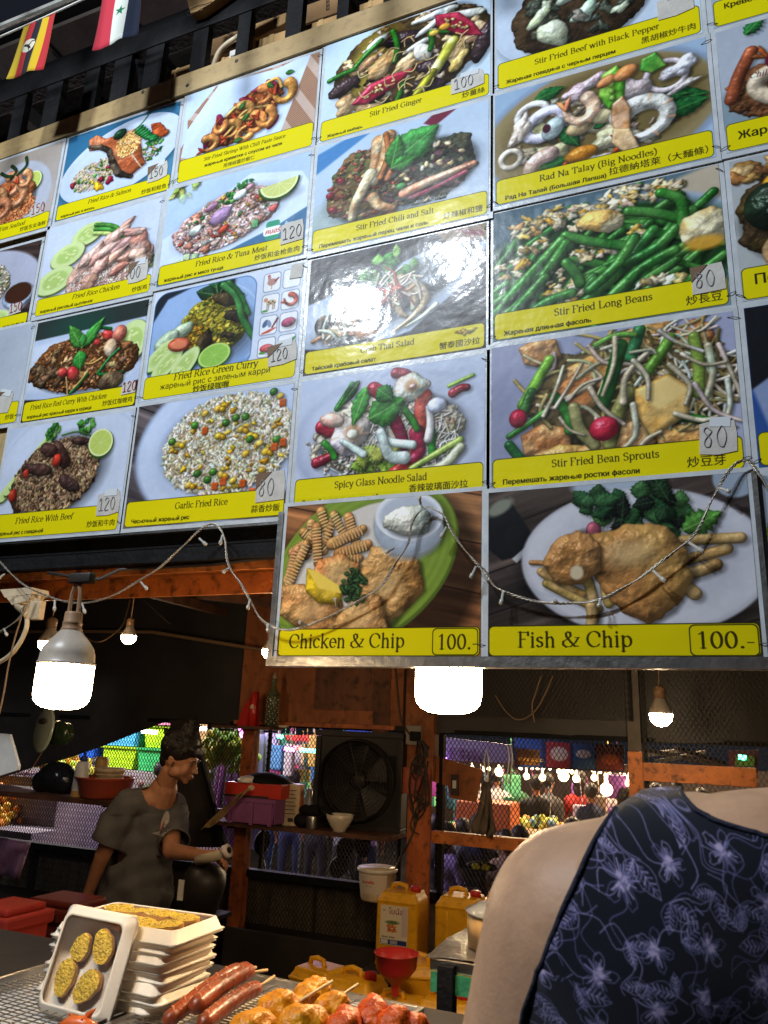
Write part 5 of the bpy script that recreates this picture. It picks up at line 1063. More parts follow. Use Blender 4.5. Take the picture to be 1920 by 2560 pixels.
# ------------------------------------------------------------------ menu cards
def tag_text(txt, sx, m, parent, T, red=False, th=0.0010):
	"""hand drawn digits made of thin pen strokes lying on the paper"""
	D = {'1': [[(0, .8), (.25, 1), (.25, 0)], [(0, 0), (.5, 0)]], '2': [[(0, .8), (.15, 1), (.4, .95), (.45, .7), (0, 0), (.5, 0)]],
         '5': [[(.5, 1), (.08, 1), (.05, .6), (.3, .65), (.48, .4), (.35, .05), (0, .05)]], '0': [[(.25, 1), (.02, .6), (.1, .1), (.35, 0), (.52, .5), (.4, .95), (.25, 1)]],
         '8': [[(.4, .85), (.2, 1), (.05, .8), (.4, .4), (.3, .02), (.05, .1), (.1, .4), (.45, .75), (.4, .88)]]}
	b = MB(); x = 0
	for ch in txt:
		for st in D[ch]:
			q = spline([(x + p[0] * sx, 0, p[1] * sx * 1.25) for p in st], 3) if len(st) > 2 else [Vector((x + p[0] * sx, 0, p[1] * sx * 1.25)) for p in st]
			b.tube([T @ v for v in q], th, 5)
		x += sx * .72
	return b.build('handwriting', m, parent)
CARDS = []
def card(fn, x0, x1, z0, z1, lab, y=1.5, back=True):
	y += .0045 * (len(CARDS) % 2) if y > 1.49 else 0; t = thing('menu_card', lab, 'menu card', (x0, y, z0))
	W, H = x1 - x0, z1 - z0
	b = MB(); b.box((-.0045, 0.0, -.004), (W + .0045, 0.0035, H + .004)); b.build('backing_board', M['backing'], t)
	c = fn(); img = c.image(fn.__name__[2:]); dy = random.uniform(.004, .007)
	mx = .006; uvquad('printed_sheet', [(mx, -.0006, .007), (W - mx, -.0006, .007), (W - mx, -.0006, H - .005), (mx, -.0006, H - .005)], print_mat(img), t)
	for (cx, cz) in ((0.004, .02), (W - .004, .03), (W - .005, H - .02)):       # wire ties through the laminate
		if random.random() < .75:
			a = random.uniform(-.7, .7); e = MB(); p = Vector((cx, -.0015, cz)); d = Vector((math.cos(a), 0, math.sin(a))) * random.uniform(.006, .012)
			e.tube([p - d, p + Vector((0, -.003, 0)), p + d], .0008, 5); e.build('wire_tie', M['wire_dark'], t)
	CARDS.append(t); t['w'] = W; t['h'] = H; return t
def price(t, fx, fz, w, h, txt, rot=0.0, m=None, pen=None, torn=True, fold=False, sx=None):
	"""a paper price patch taped on a card; fx,fz = lower left corner in card fractions"""
	w *= .9; h *= .9; W, H = t['w'], t['h']; T = Matrix.Translation((fx * W, -.0025, fz * H)) @ Matrix.Rotation(rot, 4, 'Y')
	P = [(0, 0), (w * .5, -.003 if torn else 0), (w, 0.002 if torn else 0), (w * 1.02, h * .6), (w * .97, h), (w * .4, h * 1.03 if torn else h), (0.002, h * .96)]
	b = MB(); b.prism([(p[0], p[1]) for p in P], 0.0012, T); o = b.build('price_tag', m or M['paper'], t)
	if fold:
		b = MB(); b.prism([(0, h * .45), (w * .55, h * 1.0), (0.0, h * .99)], 0.001, Matrix.Translation((0, -.0016, 0)) @ T); b.build('torn_flap', M['paper_brown'], o)
	if txt: tag_text(txt, sx or h * .42, pen or M['pen'], o, Matrix.Translation((0, -.0012, 0)) @ T @ Matrix.Translation((w * .12, 0, h * .2)))
	if torn:
		b = MB(); b.prism([(w * .3, h * .85), (w * .85, h * .8), (w * .88, h * 1.12), (w * .32, h * 1.15)], .0006, Matrix.Translation((0, -.001, 0)) @ T); b.build('tape', M['tape'], o)
	return o
cd = {}
cd['A1'] = card(p_tomyum, -2.272, -1.826, 3.062, 3.396, 'menu card for Yum Seafood rice, first column beside the salmon card')
cd['A2'] = card(p_crabrice, -2.292, -1.846, 2.716, 3.036, 'menu card with a small bowl of brown sauce beside rice, left edge')
cd['A3'] = card(p_pale, -2.262, -1.814, 2.408, 2.740, 'pale grey menu card cut by the left edge beside the red curry card', 1.503)
cd['B1'] = card(p_salmon, -1.818, -1.368, 3.078, 3.404, 'menu card reading Fried Rice & Salmon')
cd['B2'] = card(p_chicken, -1.828, -1.384, 2.745, 3.066, 'menu card reading Fried Rice Chicken')
cd['B3'] = card(p_redcurry, -1.810, -1.386, 2.405, 2.737, 'menu card reading Fried Rice Red Curry With Chicken')
cd['B4'] = card(p_beef, -1.842, -1.383, 2.058, 2.399, 'menu card reading Fried Rice With Beef')
cd['C1'] = card(p_pastesauce, -1.358, -.899, 3.090, 3.416, 'menu card reading Stir-Fried Shrimp With Chili Paste Sauce')
cd['C2'] = card(p_tuna, -1.375, -.899, 2.755, 3.083, 'menu card reading Fried Rice & Tuna Meat')
cd['C3'] = card(p_green, -1.378, -.897, 2.413, 2.749, 'menu card reading Fried Rice Green Curry with small animal icons')
cd['C4'] = card(p_garlic, -1.378, -.896, 2.062, 2.408, 'menu card reading Garlic Fried Rice')
cd['D1'] = card(p_ginger, -.893, -.412, 3.092, 3.430, 'menu card reading Stir Fried Ginger')
cd['D2'] = card(p_chilisalt, -.891, -.414, 2.751, 3.088, 'menu card reading Stir Fried Chili and Salt')
cd['D3'] = card(p_crab, -.889, -.420, 2.414, 2.746, 'menu card reading Crab Thai Salad under the lamp glare')
cd['D4'] = card(p_noodle, -.888, -.420, 2.080, 2.409, 'menu card reading Spicy Glass Noodle Salad')
cd['E1'] = card(p_pepper, -.408, .068, 3.098, 3.436, 'menu card reading Stir Fried Beef with Black Pepper')
cd['E2'] = card(p_radna, -.411, .072, 2.768, 3.092, 'menu card reading Rad Na Talay (Big Noodles)')
cd['E3'] = card(p_beans, -.416, .075, 2.425, 2.764, 'menu card reading Stir Fried Long Beans')
cd['E4'] = card(p_sprouts, -.418, .076, 2.082, 2.420, 'menu card reading Stir Fried Bean Sprouts')
cd['F0'] = card(p_shrimpfry, .078, .556, 3.100, 3.436, 'menu card in the top right corner of the wall showing one russian line')
cd['F1'] = card(p_curryegg, .080, .558, 2.770, 3.095, 'menu card with squid ring in brown curry, right edge, beside Rad Na Talay')
cd['F2'] = card(p_ricecurry, .083, .560, 2.427, 2.764, 'menu card with dark greens and pumpkin, right edge, beside the long beans')
cd['F3'] = card(p_blue, .084, .562, 2.084, 2.422, 'blue menu card at the right edge beside the bean sprouts')
cd['F4'] = card(p_greens, .086, .562, 1.738, 2.078, 'menu card with salad leaves at the right edge beside fish and chip', 1.492)
cd['G1'] = card(p_chip, -.893, -.4225, 1.7405, 2.092, 'large menu card reading Chicken & Chip 100.-', 1.488)
cd['G2'] = card(p_fish, -.4195, .0745, 1.7405, 2.085, 'large menu card reading Fish & Chip 100.-', 1.486)
price(cd['A1'], .80, .18, .058, .042, '150', -.1, pen=M['pen_red'], torn=False, sx=.026)
price(cd['A2'], .80, .20, .056, .040, '150', -.1, pen=M['pen_red'], torn=False, sx=.024)
price(cd['A3'], .72, .17, .09, .07, '', .2, torn=True, fold=True)
price(cd['B1'], .80, .16, .078, .062, '150', -.08, fold=True)
price(cd['B2'], .80, .15, .074, .072, '00', -.05, fold=True)
price(cd['B3'], .865, .13, .052, .040, '120', -.05, pen=M['pen_red'], torn=False, sx=.022)
price(cd['B4'], .82, .15, .082, .066, '120', -.05, sx=.026)
price(cd['C2'], .84, .15, .074, .068, '120', -.06, torn=False, sx=.027)
price(cd['C3'], .905, .855, .040, .046, '', .05, torn=False)
price(cd['C3'], .82, .14, .090, .062, '120', -.1, m=M['paper'], fold=True)
price(cd['C4'], .82, .13, .086, .080, '80', -.04, torn=False, fold=True, sx=.032)
price(cd['D1'], .78, .12, .094, .052, '100', -.05, torn=True, sx=.024)
price(cd['E1'], .80, .22, .085, .06, '', -.06, torn=True)
price(cd['E3'], .85, .12, .068, .068, '80', -.04, torn=False, fold=True, sx=.028)
price(cd['E4'], .83, .13, .072, .070, '80', .02, torn=True, sx=.032)
for k in cd:                                                                 # helper numbers off again
	del cd[k]['w']; del cd[k]['h']
b = MB(); b.box((-2.7, 1.5165, 2.062), (1.1, 1.5245, 3.40)); tag(b.build('backing_panel', M['ply_strip']), 'plywood panel behind the menu cards, showing in the gaps', 'panel')
fm = thing('card_frame', 'thin steel edging under and beside the Chicken and Fish menu cards', 'frame', (0, 0, 0))
b = MB(); b.box((-.908, 1.4842, 1.727), (.082, 1.515, 1.7395)); b.box((-.908, 1.4795, 1.727), (.082, 1.484, 1.7475)); b.build('bottom_edge', M['steel'], fm)
b = MB(); b.box((-.9075, 1.4825, 1.7405), (-.896, 1.5045, 2.075)); b.build('side_edge', M['steel'], fm)
b = MB(); b.box((.0755, 1.4825, 1.7405), (.0845, 1.5045, 2.08)); b.build('side_edge', M['steel'], fm)
b = MB(); b.box((-2.7, 1.500, 2.0515), (-.908, 1.5145, 2.0575)); b.build('bottom_edge', M['steel'], fm)
# ------------------------------------------------------------------ beams under the left cards
b = MB(); b.box((-3.2, 1.531, 1.985), (-.9, 1.57, 2.061)); b.box((-3.2, 1.529, 2.02), (-.9, 1.532, 2.026))
tag(b.build('black_beam', M['black_paint']), 'black board under the left menu cards', 'beam')
ob = thing('orange_beam', 'dirty orange steel channel beam under the left menu cards', 'beam')
b = MB(); b.box((-3.4, 1.574, 1.990), (-.75, 1.72, 2.000)); b.build('flange', M['orange_paint'], ob)
b = MB(); b.box((-3.4, 1.722, 1.935), (-.75, 1.735, 2.002)); b.build('web', M['orange_paint'], ob)
b = MB(); b.box((-3.4, 1.572, 1.965), (-.75, 1.578, 1.989)); b.build('lip', M['orange_paint'], ob)
# ------------------------------------------------------------------ boxes stored above
def boxthing(px, Y, depth, lab, m='card', pat=0, lid=True, turn=0):
	p = [at(u, v, Y) for u, v in px]; x0, x1 = min(q.x for q in p), max(q.x for q in p); z0, z1 = min(q.z for q in p), max(q.z for q in p)
	t = thing('cardboard_box', lab, 'cardboard box', ((x0 + x1) / 2, Y + depth / 2, z0), (0, 0, turn)); w = (x1 - x0) / 2; h = z1 - z0
	b = MB(); b.box((-w, -depth / 2, 0), (w, depth / 2, h), bev=.003); b.build('body', M[m], t)
	if lid:
		b = MB(); b.box((-w * .15, -depth / 2 - .001, h * .02), (w * .12, depth / 2 + .001, h + .001)); b.build('packing_tape', M['card_tape'], t)
	if pat:
		b = MB()
		for k in range(3): b.tube([(-w * .2 + w * (.5 + k * .08) * math.cos(a), -depth / 2 - .001, h * .2 + h * (.8 + k * .06) * math.sin(a)) for a in [i * .16 for i in range(0, 9)]], .0012, 4)
		for k in range(7): b.tube([(-w * .2 + w * .5 * math.cos(k * .18), -depth / 2 - .0012, h * .2 + h * .8 * math.sin(k * .18)), (-w * .2 + w * .66 * math.cos(k * .18), -depth / 2 - .0012, h * .2 + h * .92 * math.sin(k * .18))], .001, 4)
		b.build('printed_mark', M['wire_dark'], t)
	return t
M['card_tape'] = mat('packing_tape', (0.48, 0.31, 0.13), 0.35)
led = MB(); led.box((-3.4, 1.57, 3.36), (1.2, 2.2, 3.404)); tag(led.build('storage_shelf', M['black_paint']), 'black shelf carrying cardboard boxes above the menus', 'shelf')
boxthing([(408, 235), (475, 160)], 1.58, .22, 'low cardboard box left of the second bay, nearest the plywood joint')
boxthing([(510, 200), (600, 130)], 1.58, .24, 'small cardboard box with a white barcode sticker')
t = boxthing([(508, 150), (614, 66)], 1.70, .22, 'brown cardboard box with curved black print behind the barcode box', 'card_dark', 1, False, .1)
boxthing([(636, 130), (722, 72)], 1.58, .22, 'plain cardboard box between the fourth and fifth posts')
boxthing([(640, 88), (728, 16)], 1.70, .22, 'tilted cardboard box with black curved print above the plain one', 'card', 1, False, -.12)
boxthing([(758, 80), (848, 34)], 1.58, .2, 'flat cardboard box lid standing before the printed brown box')
boxthing([(760, 60), (850, -40)], 1.72, .25, 'dark brown cardboard box with printed symbols at the top', 'card_dark', 1, False)
boxthing([(892, 30), (960, -10)], 1.58, .2, 'cardboard box almost hidden behind the strip over the ginger card')
b = MB(); p = at(590, 138, 1.575); b.box((p.x - .025, 1.5755, p.z - .025), (p.x + .025, 1.5785, p.z + .025)); st = tag(b.build('barcode_sticker', M['white_plastic']), 'white barcode sticker on the small cardboard box', 'sticker')
b = MB(); [b.box((p.x - .018 + k * .005, 1.5745, p.z - .02), (p.x - .0155 + k * .005 + (k % 3) * .0008, 1.5753, p.z + .004)) for k in range(8)]; b.build('barcode', M['wire_dark'], st)
b = MB(); b.tube(spline([at(530, 178, 1.565), at(545, 135, 1.567), at(565, 112, 1.567), at(590, 95, 1.567), at(600, 88, 1.60)], 5), .008, 8); tag(b.build('white_cable', M['cream_plastic'], smooth=True), 'thick white cable bending up before the cardboard boxes', 'cable')
b = MB(); b.prism([(0, 0.06), (.02, .0), (.06, -.004), (.12, .02), (.19, .05), (.2, .16), (0, .16)], .03, Matrix.Translation(at(463, 38, 1.49))); o = b.build('paper_bag', M['card']); tag(o, 'brown printed paper bag hanging over the black beam at the top edge', 'paper bag')
b = MB(); b.tube([at(u, v, 1.486) for u, v in ((466, 34), (478, 22), (495, 14), (515, 10), (530, 4))], .0012, 4); b.tube([at(u, v, 1.486) for u, v in ((468, 38), (482, 38), (500, 24), (520, 14))], .0012, 4); b.build('printed_mark', M['wire_dark'], o)
# ------------------------------------------------------------------ flags
def flag(cn, pts, lab, name='flag'):
	P = [at(u, v, Y) for u, v, Y in pts]          # BL BR TR TL
	m = print_mat(cn.image(name + '_cloth'), .8, 0, 0)
	nt = m.node_tree; b = nt.nodes['Principled BSDF']; b.inputs['Sheen Weight'].default_value = .2
	o = uvquad(name, P, m, None, sub=14, bulge=lambda a, b: Vector((0, .004 * math.sin(a * 7 + b * 3) * (1.2 - b) + .0012 * math.sin(a * 17), 0)))
	md = o.modifiers.new('t', 'SOLIDIFY'); md.thickness = .0012
	return tag(o, lab, 'flag')
c = Cv(240, 140, 100, 'c8a830')
for i, k in enumerate(('b89c20', 'b02c30', '1c1c28', 'c0a020', 'a82830')): c.fill(rrect(i * 20 - .2, -1, i * 20 + 20.2, 141, .1), k)
c.fill(ell(39, 66, 19, 17), 'd0ccb8'); c.fill(cap([(24, 62, 1.5), (38, 66, 3.5), (46, 74, 2)]), '2a2426'); c.fill(cap([(40, 66, 2), (46, 56, 1.2), (54, 58, 1.4)]), '3a2426'); c.fill(cap([(40, 70, 1), (44, 80, 1)]), '2a2426'); c.fill(cap([(30, 60, 1), (22, 70, 1.2)]), '3a3030')
flag(c, ((15, 197, 1.3), (107, 172, 1.3), (140, 28, 1.3), (60, 66, 1.3)), 'flag with yellow red and black stripes and a white bird disc')
c = Cv(240, 170, 100, 'b02c3c')
c.fill(rrect(38, -1, 70, 171, .1), 'c8ccc4'); c.fill(rrect(70, -1, 101, 171, .1), '1c2438')
for sy in (92, 28):
	S_ = [(54 + (13 if i % 2 == 0 else 5.2) * math.sin(i * PI / 5 + .15), sy - (13 if i % 2 == 0 else 5.2) * math.cos(i * PI / 5 + .15)) for i in range(10)]; c.fill(pol(S_), '0f6a40')
flag(c, ((230, 126, 1.3), (343, 86, 1.3), (360, -80, 1.3), (262, -40, 1.3)), 'flag with red, white and black bands and green stars')
rl = MB(); a, d = at(-60, 92, 1.3), at(260, -40, 1.3); rl.tube([a, d], .009, 8); tag(rl.build('flag_rail', M['rail_grey']), 'grey metal rail above the flags', 'rail')
rl = MB(); a, d = at(-60, 118, 1.3), at(300, -44, 1.3); rl.tube([a, (a + d) / 2 + Vector((0, 0, -.004)), d], .003, 6); tag(rl.build('hanging_rope', M['white_plastic']), 'white cord the striped flag hangs from', 'cord')
aw = thing('awning', 'black awning frame of a rail with short drop bars overhead', 'awning')
b = MB(); b.box((-3, .88, 3.86), (1.2, .93, 3.92)); b.build('rail', M['black_paint'], aw)
for x in (-1.86, -1.52, -1.19, -.86, -.62, -.30, .1):
	b = MB(); b.box((x, .885, 3.57), (x + .045, .925, 3.859)); b.build('drop_bar', M['black_paint'], aw)
# ------------------------------------------------------------------ hanging lamps
def big_bulb(p, r, lab, cords, gm_='bulb_glow'):
	t = thing('led_bulb', lab, 'bulb', p)
	b = MB(); b.lathe([(.0001, -r * .74), (r * .35, -r * .73), (r * .62, -r * .68), (r * .82, -r * .58), (r * .94, -r * .44), (r * .99, -r * .26), (r * 1.0, -r * .05), (r * 1.0, r * .88), (r * .99, r * .9)], None, 40); b.build('diffuser', M[gm_], t, True)
	b = MB(); b.lathe([(r * 1.03, r * .86), (r * 1.05, r * .9), (r * 1.03, r * .95), (r * .99, r * 1.0), (r * .97, r * 1.25), (r * .90, r * 1.48), (r * .72, r * 1.74), (r * .50, r * 1.97), (r * .36, r * 2.16), (r * .31, r * 2.22)], None, 40); b.build('housing', M['bulb_body'], t, True)
	b = MB(); b.lathe([(r * .38, r * 2.10), (r * .39, r * 2.18), (r * .35, r * 2.24), (r * .35, r * 2.38), (r * .365, r * 2.40), (r * .33, r * 2.46), (r * .32, r * 2.76), (r * .30, r * 2.82), (r * .1, r * 2.84)], None, 24); s_ = b.build('lamp_holder', M['socket'], t, True)
	for k, (dx, q) in enumerate(cords):
		b = MB(); b.tube([(dx, 0, r * 2.82), (dx, 0, r * 2.96)], r * .08, 8); b.build('cable_gland', M['socket'], s_)
		b = MB(); b.tube([Vector((dx, 0, r * 2.94)), (Vector((dx, 0, r * 2.94)) + Vector(q) - Vector(p)) / 2 + Vector((dx * .3, 0, 0)), Vector(q) - Vector(p)], .0035, 6); b.build('cord', M['socket'], t)
	return t
pl = at(157, 1722, 1.02); pl2 = at(1121, 1722, 1.9)
pbL = Vector((pl.x, 1.02, pl.z)); pbR = Vector((pl2.x, 1.9, pl2.z))
tie = at(194, 1448, 1.02)
big_bulb(pbL, .0455, 'large lit bulb hanging at the left under the orange beam', [(-.011, tie), (.009, tie + Vector((.004, 0, 0)))])
big_bulb(pbR, .083, 'large lit bulb half hidden behind the Chicken and Fish menu cards', [(-.02, pbR + Vector((0, 0, .5))), (.016, pbR + Vector((.01, 0, .5)))], 'bulb_glow_strong')
b = MB(); e = at(196, 1446, 1.72); b.tube([tie, e], .006, 6); b.box(tuple(tie + Vector((-.014, -.008, -.008))), tuple(tie + Vector((.034, .008, .010))), bev=.003); b.tube([at(120, 1432, 1.5), at(160, 1438, 1.5), at(196, 1446, 1.5), at(250, 1448, 1.5), at(300, 1424, 1.54), at(360, 1420, 1.56), at(520, 1412, 1.56), at(690, 1392, 1.56)], .0045, 6)
tag(b.build('taped_cable', M['wire_dark'], smooth=True), 'black taped cable and hook on the orange beam above the left bulb', 'cable')
def small_bulb(px, py, Y, r, lab, up=.3, lamp=True):
	p = at(px, py, Y); t = thing('small_bulb', lab, 'bulb', p)
	b = MB(); b.lathe([(0.0001, -r), (r * .5, -r * .86), (r * .87, -r * .5), (r, 0), (r * .98, r * .12)], None, 20); b.build('glass', M['small_glow'], t, True)
	b = MB(); b.lathe([(r * .99, r * .12), (r * .9, r * .6), (r * .55, r * 1.2), (r * .45, r * 1.5)], None, 20); b.build('housing', M['bulb_body'], t, True)
	b = MB(); b.lathe([(r * .5, r * 1.45), (r * .5, r * 2.3), (r * .25, r * 2.5), (.004, r * 2.6)], None, 16); b.tube([(0, 0, r * 2.5), (.004, 0, up)], .003, 6); b.build('lamp_holder', M['socket'], t, True)
	return t
small_bulb(322, 1592, 3.0, .036, 'small lit bulb hanging in the middle of the dark tarp', .36)
small_bulb(122, 1608, 2.6, .045, 'small lit bulb half behind the large left bulb', .35)
small_bulb(1652, 1788, 3.6, .048, 'small lit bulb hanging before the mesh at the right', .3)
small_bulb(676, 1628, 2.4, .03, 'small lit bulb peeping past the left edge of the Chicken card', .3)
d_ = bpy.data.lights.new('bulb_light', 'POINT')
# ------------------------------------------------------------------ fairy light string
def fairy(pts, heads, lab):
	t = thing('fairy_lights', lab, 'string lights', at(*pts[0][:2], pts[0][2]))
	q = spline([at(u, v, Y) for u, v, Y in pts], 7); L = t.location
	L0 = 0; acc = [0]
	for a, b_ in zip(q, q[1:]): L0 += (b_ - a).length; acc.append(L0)
	for k in range(3):
		b = MB(); b.tube([p - L + Vector((math.cos(s * 260 + k * 2.1) * .0019, math.sin(s * 260 + k * 2.1) * .0019, math.sin(s * 200 + k * 2.1) * .0019)) for p, s in zip(q, acc)], .0013, 5); b.build('wire', M['wire_clear'], t, True)
	for (u, v, u2, v2, Y) in heads:
		a, e = at(u, v, Y), at(u2, v2, Y - .004); d = (e - a); e = a + d.normalized() * min(d.length, .032)
		b = MB(); b.tube([a - L, a + (e - a) * .6 - L, a + (e - a) * .62 - L, e - (e - a) * .1 - L, e - L], [.0026, .0026, .0042, .0044, .002], 8); b.build('led_head', M['led_clear'], t, True)
	return t
fairy([(-30, 1370, 1.47), (0, 1405, 1.47), (50, 1455, 1.46), (95, 1480, 1.46), (160, 1503, 1.455), (215, 1507, 1.455), (280, 1490, 1.46), (350, 1450, 1.47), (400, 1418, 1.47), (450, 1372, 1.475), (500, 1325, 1.48), (531, 1310, 1.485), (552, 1325, 1.48), (562, 1350, 1.475), (568, 1400, 1.47), (582, 1432, 1.47), (602, 1460, 1.465), (625, 1500, 1.465), (650, 1545, 1.465), (680, 1566, 1.465), (720, 1575, 1.465), (760, 1568, 1.465)],
      [(12, 1435, -6, 1448, 1.45), (137, 1500, 136, 1528, 1.455), (205, 1508, 213, 1535, 1.455), (352, 1455, 372, 1478, 1.465), (498, 1346, 518, 1364, 1.475), (556, 1338, 550, 1362, 1.475), (572, 1420, 556, 1432, 1.465), (625, 1498, 619, 1524, 1.46), (668, 1560, 670, 1580, 1.46)],
      'clear twisted fairy light wire draped under the left menu cards')
fairy([(735, 1573, 1.465), (790, 1556, 1.465), (860, 1522, 1.465), (915, 1492, 1.465), (955, 1462, 1.465), (985, 1415, 1.465), (1020, 1358, 1.465), (1030, 1310, 1.465), (1048, 1280, 1.465), (1070, 1268, 1.468), (1095, 1278, 1.465), (1112, 1292, 1.465), (1128, 1325, 1.465), (1160, 1372, 1.465), (1195, 1412, 1.465), (1215, 1432, 1.465), (1240, 1468, 1.463), (1290, 1490, 1.463), (1360, 1506, 1.463), (1430, 1508, 1.463), (1500, 1498, 1.463), (1560, 1470, 1.463), (1620, 1430, 1.463), (1700, 1368, 1.463), (1742, 1328, 1.463), (1780, 1250, 1.463), (1812, 1192, 1.463), (1842, 1158, 1.468), (1870, 1153, 1.47), (1895, 1180, 1.465), (1930, 1240, 1.465)],
      [(842, 1522, 838, 1494, 1.46), (766, 1564, 746, 1554, 1.46), (985, 1370, 963, 1382, 1.46), (1052, 1262, 1048, 1240, 1.46), (1116, 1318, 1102, 1344, 1.46), (1190, 1416, 1176, 1446, 1.46), (1258, 1478, 1252, 1512, 1.458), (1385, 1508, 1390, 1500, 1.458), (1500, 1498, 1497, 1518, 1.458), (1632, 1426, 1672, 1462, 1.458), (1722, 1356, 1768, 1386, 1.458), (1800, 1220, 1826, 1230, 1.458)],
      'clear twisted fairy light wire draped over the Chicken and Fish menu cards')
fairy([(78, 1488, 1.45), (60, 1530, 1.45), (30, 1560, 1.45), (-20, 1590, 1.45)], [(10, 1572, 18, 1590, 1.45)], 'short fairy light tail leaving the plug towards the left edge')
pg = thing('plug_adapter', 'stacked cream plug adapters hanging under the beam at the left edge', 'plug adapter', at(40, 1470, 1.5))
L = pg.location
b = MB(); b.prism([(p.x - L.x, p.z - L.z) for p in (at(0, 1474, 1.5), at(78, 1468, 1.5), at(80, 1484, 1.5), at(12, 1494, 1.5))], .06); b.build('adapter', M['cream_plastic'], pg)
b = MB(); b.prism([(p.x - L.x, p.z - L.z) for p in (at(16, 1494, 1.5), at(76, 1486, 1.5), at(66, 1502, 1.5), at(30, 1512, 1.5))], .05); b.build('adapter', M['cream_plastic'], pg)
b = MB(); b.tube([at(52, 1502, 1.52) - L, at(58, 1520, 1.52) - L, at(64, 1534, 1.52) - L, at(67, 1542, 1.52) - L], [.024, .017, .008, .007], 12); b.build('plug', M['cream_plastic'], pg, True)
b = MB(); b.tube(spline([at(67, 1538, 1.52) - L, at(66, 1570, 1.52) - L, at(48, 1610, 1.52) - L, at(20, 1642, 1.52) - L, at(-20, 1665, 1.52) - L], 6), .006, 8); b.build('cord', M['cream_plastic'], pg, True)
for k in range(4):
	b = MB(); b.tube([at(60 + k * 2, 1521 + k * 5, 1.515) - L, at(62 + k * 2, 1523 + k * 5, 1.515) - L], .0125 - k * .0015, 12); b.build('strain_ring', M['cream_plastic'], pg)
b = MB(); q0, q1 = at(75, 1502, 1.47), at(97, 1548, 1.47); b.box((q0.x, 1.47, q1.z), (q1.x - .004, 1.49, q0.z), bev=.003); b.box((q0.x + .008, 1.475, q0.z), (q0.x + .02, 1.485, q0.z + .014)); o = b.build('inline_switch', M['cream_plastic']); tag(o, 'small cream plastic box hanging beside the plug adapter', 'switch')
b = MB(); b.tube(spline([at(62, 1510, 1.46), at(48, 1560, 1.46), at(36, 1600, 1.46), at(22, 1660, 1.46), at(8, 1740, 1.46), at(-6, 1800, 1.46)], 6), .0022, 6); tag(b.build('thin_cable', M['wire_brown'], smooth=True), 'thin cable dropping along the left edge below the adapter', 'cable')
b = MB(); b.tube(spline([at(195, 1575, 2.3), at(225, 1600, 2.3), at(255, 1603, 2.3), at(290, 1580, 2.4), at(310, 1555, 2.6), at(325, 1500, 2.8)], 6), .003, 6); tag(b.build('thin_cable', M['wire_brown'], smooth=True), 'thin cable sagging between the left bulb and the small bulb', 'cable')
bpy.data.lights.remove(d_)
# ------------------------------------------------------------------ back of the stall
BY = 4.3
tarp = thing('black_tarp', 'black tarpaulin lining the roof and back of the stall', 'tarpaulin')
N = 40; G = []
for j in range(9):
	row = []
	for i in range(N + 1):
		x = -7.5 + i * 10.5 / N
		low = 1.615 + .012 * math.sin(x * 5) if x > -3.3 else (1.615 - (-3.3 - x) * .325 - .02 * math.sin((-3.3 - x) * 3))
		t = j / 8; z = low + (2.95 - low) * t
		row.append((x, BY - .06 + .03 * math.sin(x * 4 + t * 5) * t + .015 * math.sin(x * 9 + t * 2), z))
	G.append(row)
b = MB(); b.sheet(G); o = b.build('back_sheet', M['tarp'], tarp, True)
G = []
for j in range(14):
	y = 1.76 + j * (BY + .05 - 1.76) / 13
	G.append([(-7.5 + i * 10.5 / N, y, 2.95 - .06 * math.sin(j * .24) * (1 + .3 * math.sin(i * .9)) + .012 * math.sin(i * 1.7 + j)) for i in range(N + 1)])
b = MB(); b.sheet(G); b.build('roof_sheet', M['tarp'], tarp, True)
b = MB(); b.sheet([[(-7.4, 1.0 + j * .37, z + .01 * math.sin(j + z * 6)) for j in range(10)] for z in (0, .5, 1, 1.6, 2.3, 3.0)]); b.build('side_sheet', M['tarp'], tarp, True)
rt = thing('roof_timbers', 'dark timbers and pipe under the stall roof behind the left bulb', 'roof timbers')
M['old_wood'] = mat('old_wood', (0.09, 0.035, 0.018), 0.7, vary=0.5, vscale=8, bump=0.4, bscale=30)
def bar(pts, r, name, parent, m, n=4):
	b = MB(); b.tube(pts, r, n); return b.build(name, M[m], parent)
bar([at(270, 1450, 1.85), at(560, 1532, 3.8)], .028, 'rafter', rt, 'old_wood')
bar([at(500, 1480, 2.4), at(720, 1430, 2.4)], .03, 'rafter', rt, 'old_wood')
bar([at(500, 1486, 2.45), at(720, 1512, 3.2)], .025, 'rafter', rt, 'old_wood')
bar([at(-20, 1580, 4.0), at(160, 1578, 4.0), at(380, 1580, 4.0), at(640, 1622, 4.0), at(760, 1640, 4.0)], .011, 'conduit', rt, 'wire_brown', 8)
bar([at(360, 1500, 3.4), at(380, 1520, 3.4), at(425, 1560, 3.4)], .004, 'conduit', rt, 'wire_dark', 6)
M['mesh_metal'] = mat('mesh_metal', (0.02, 0.017, 0.016), 0.6, metal=0.2)
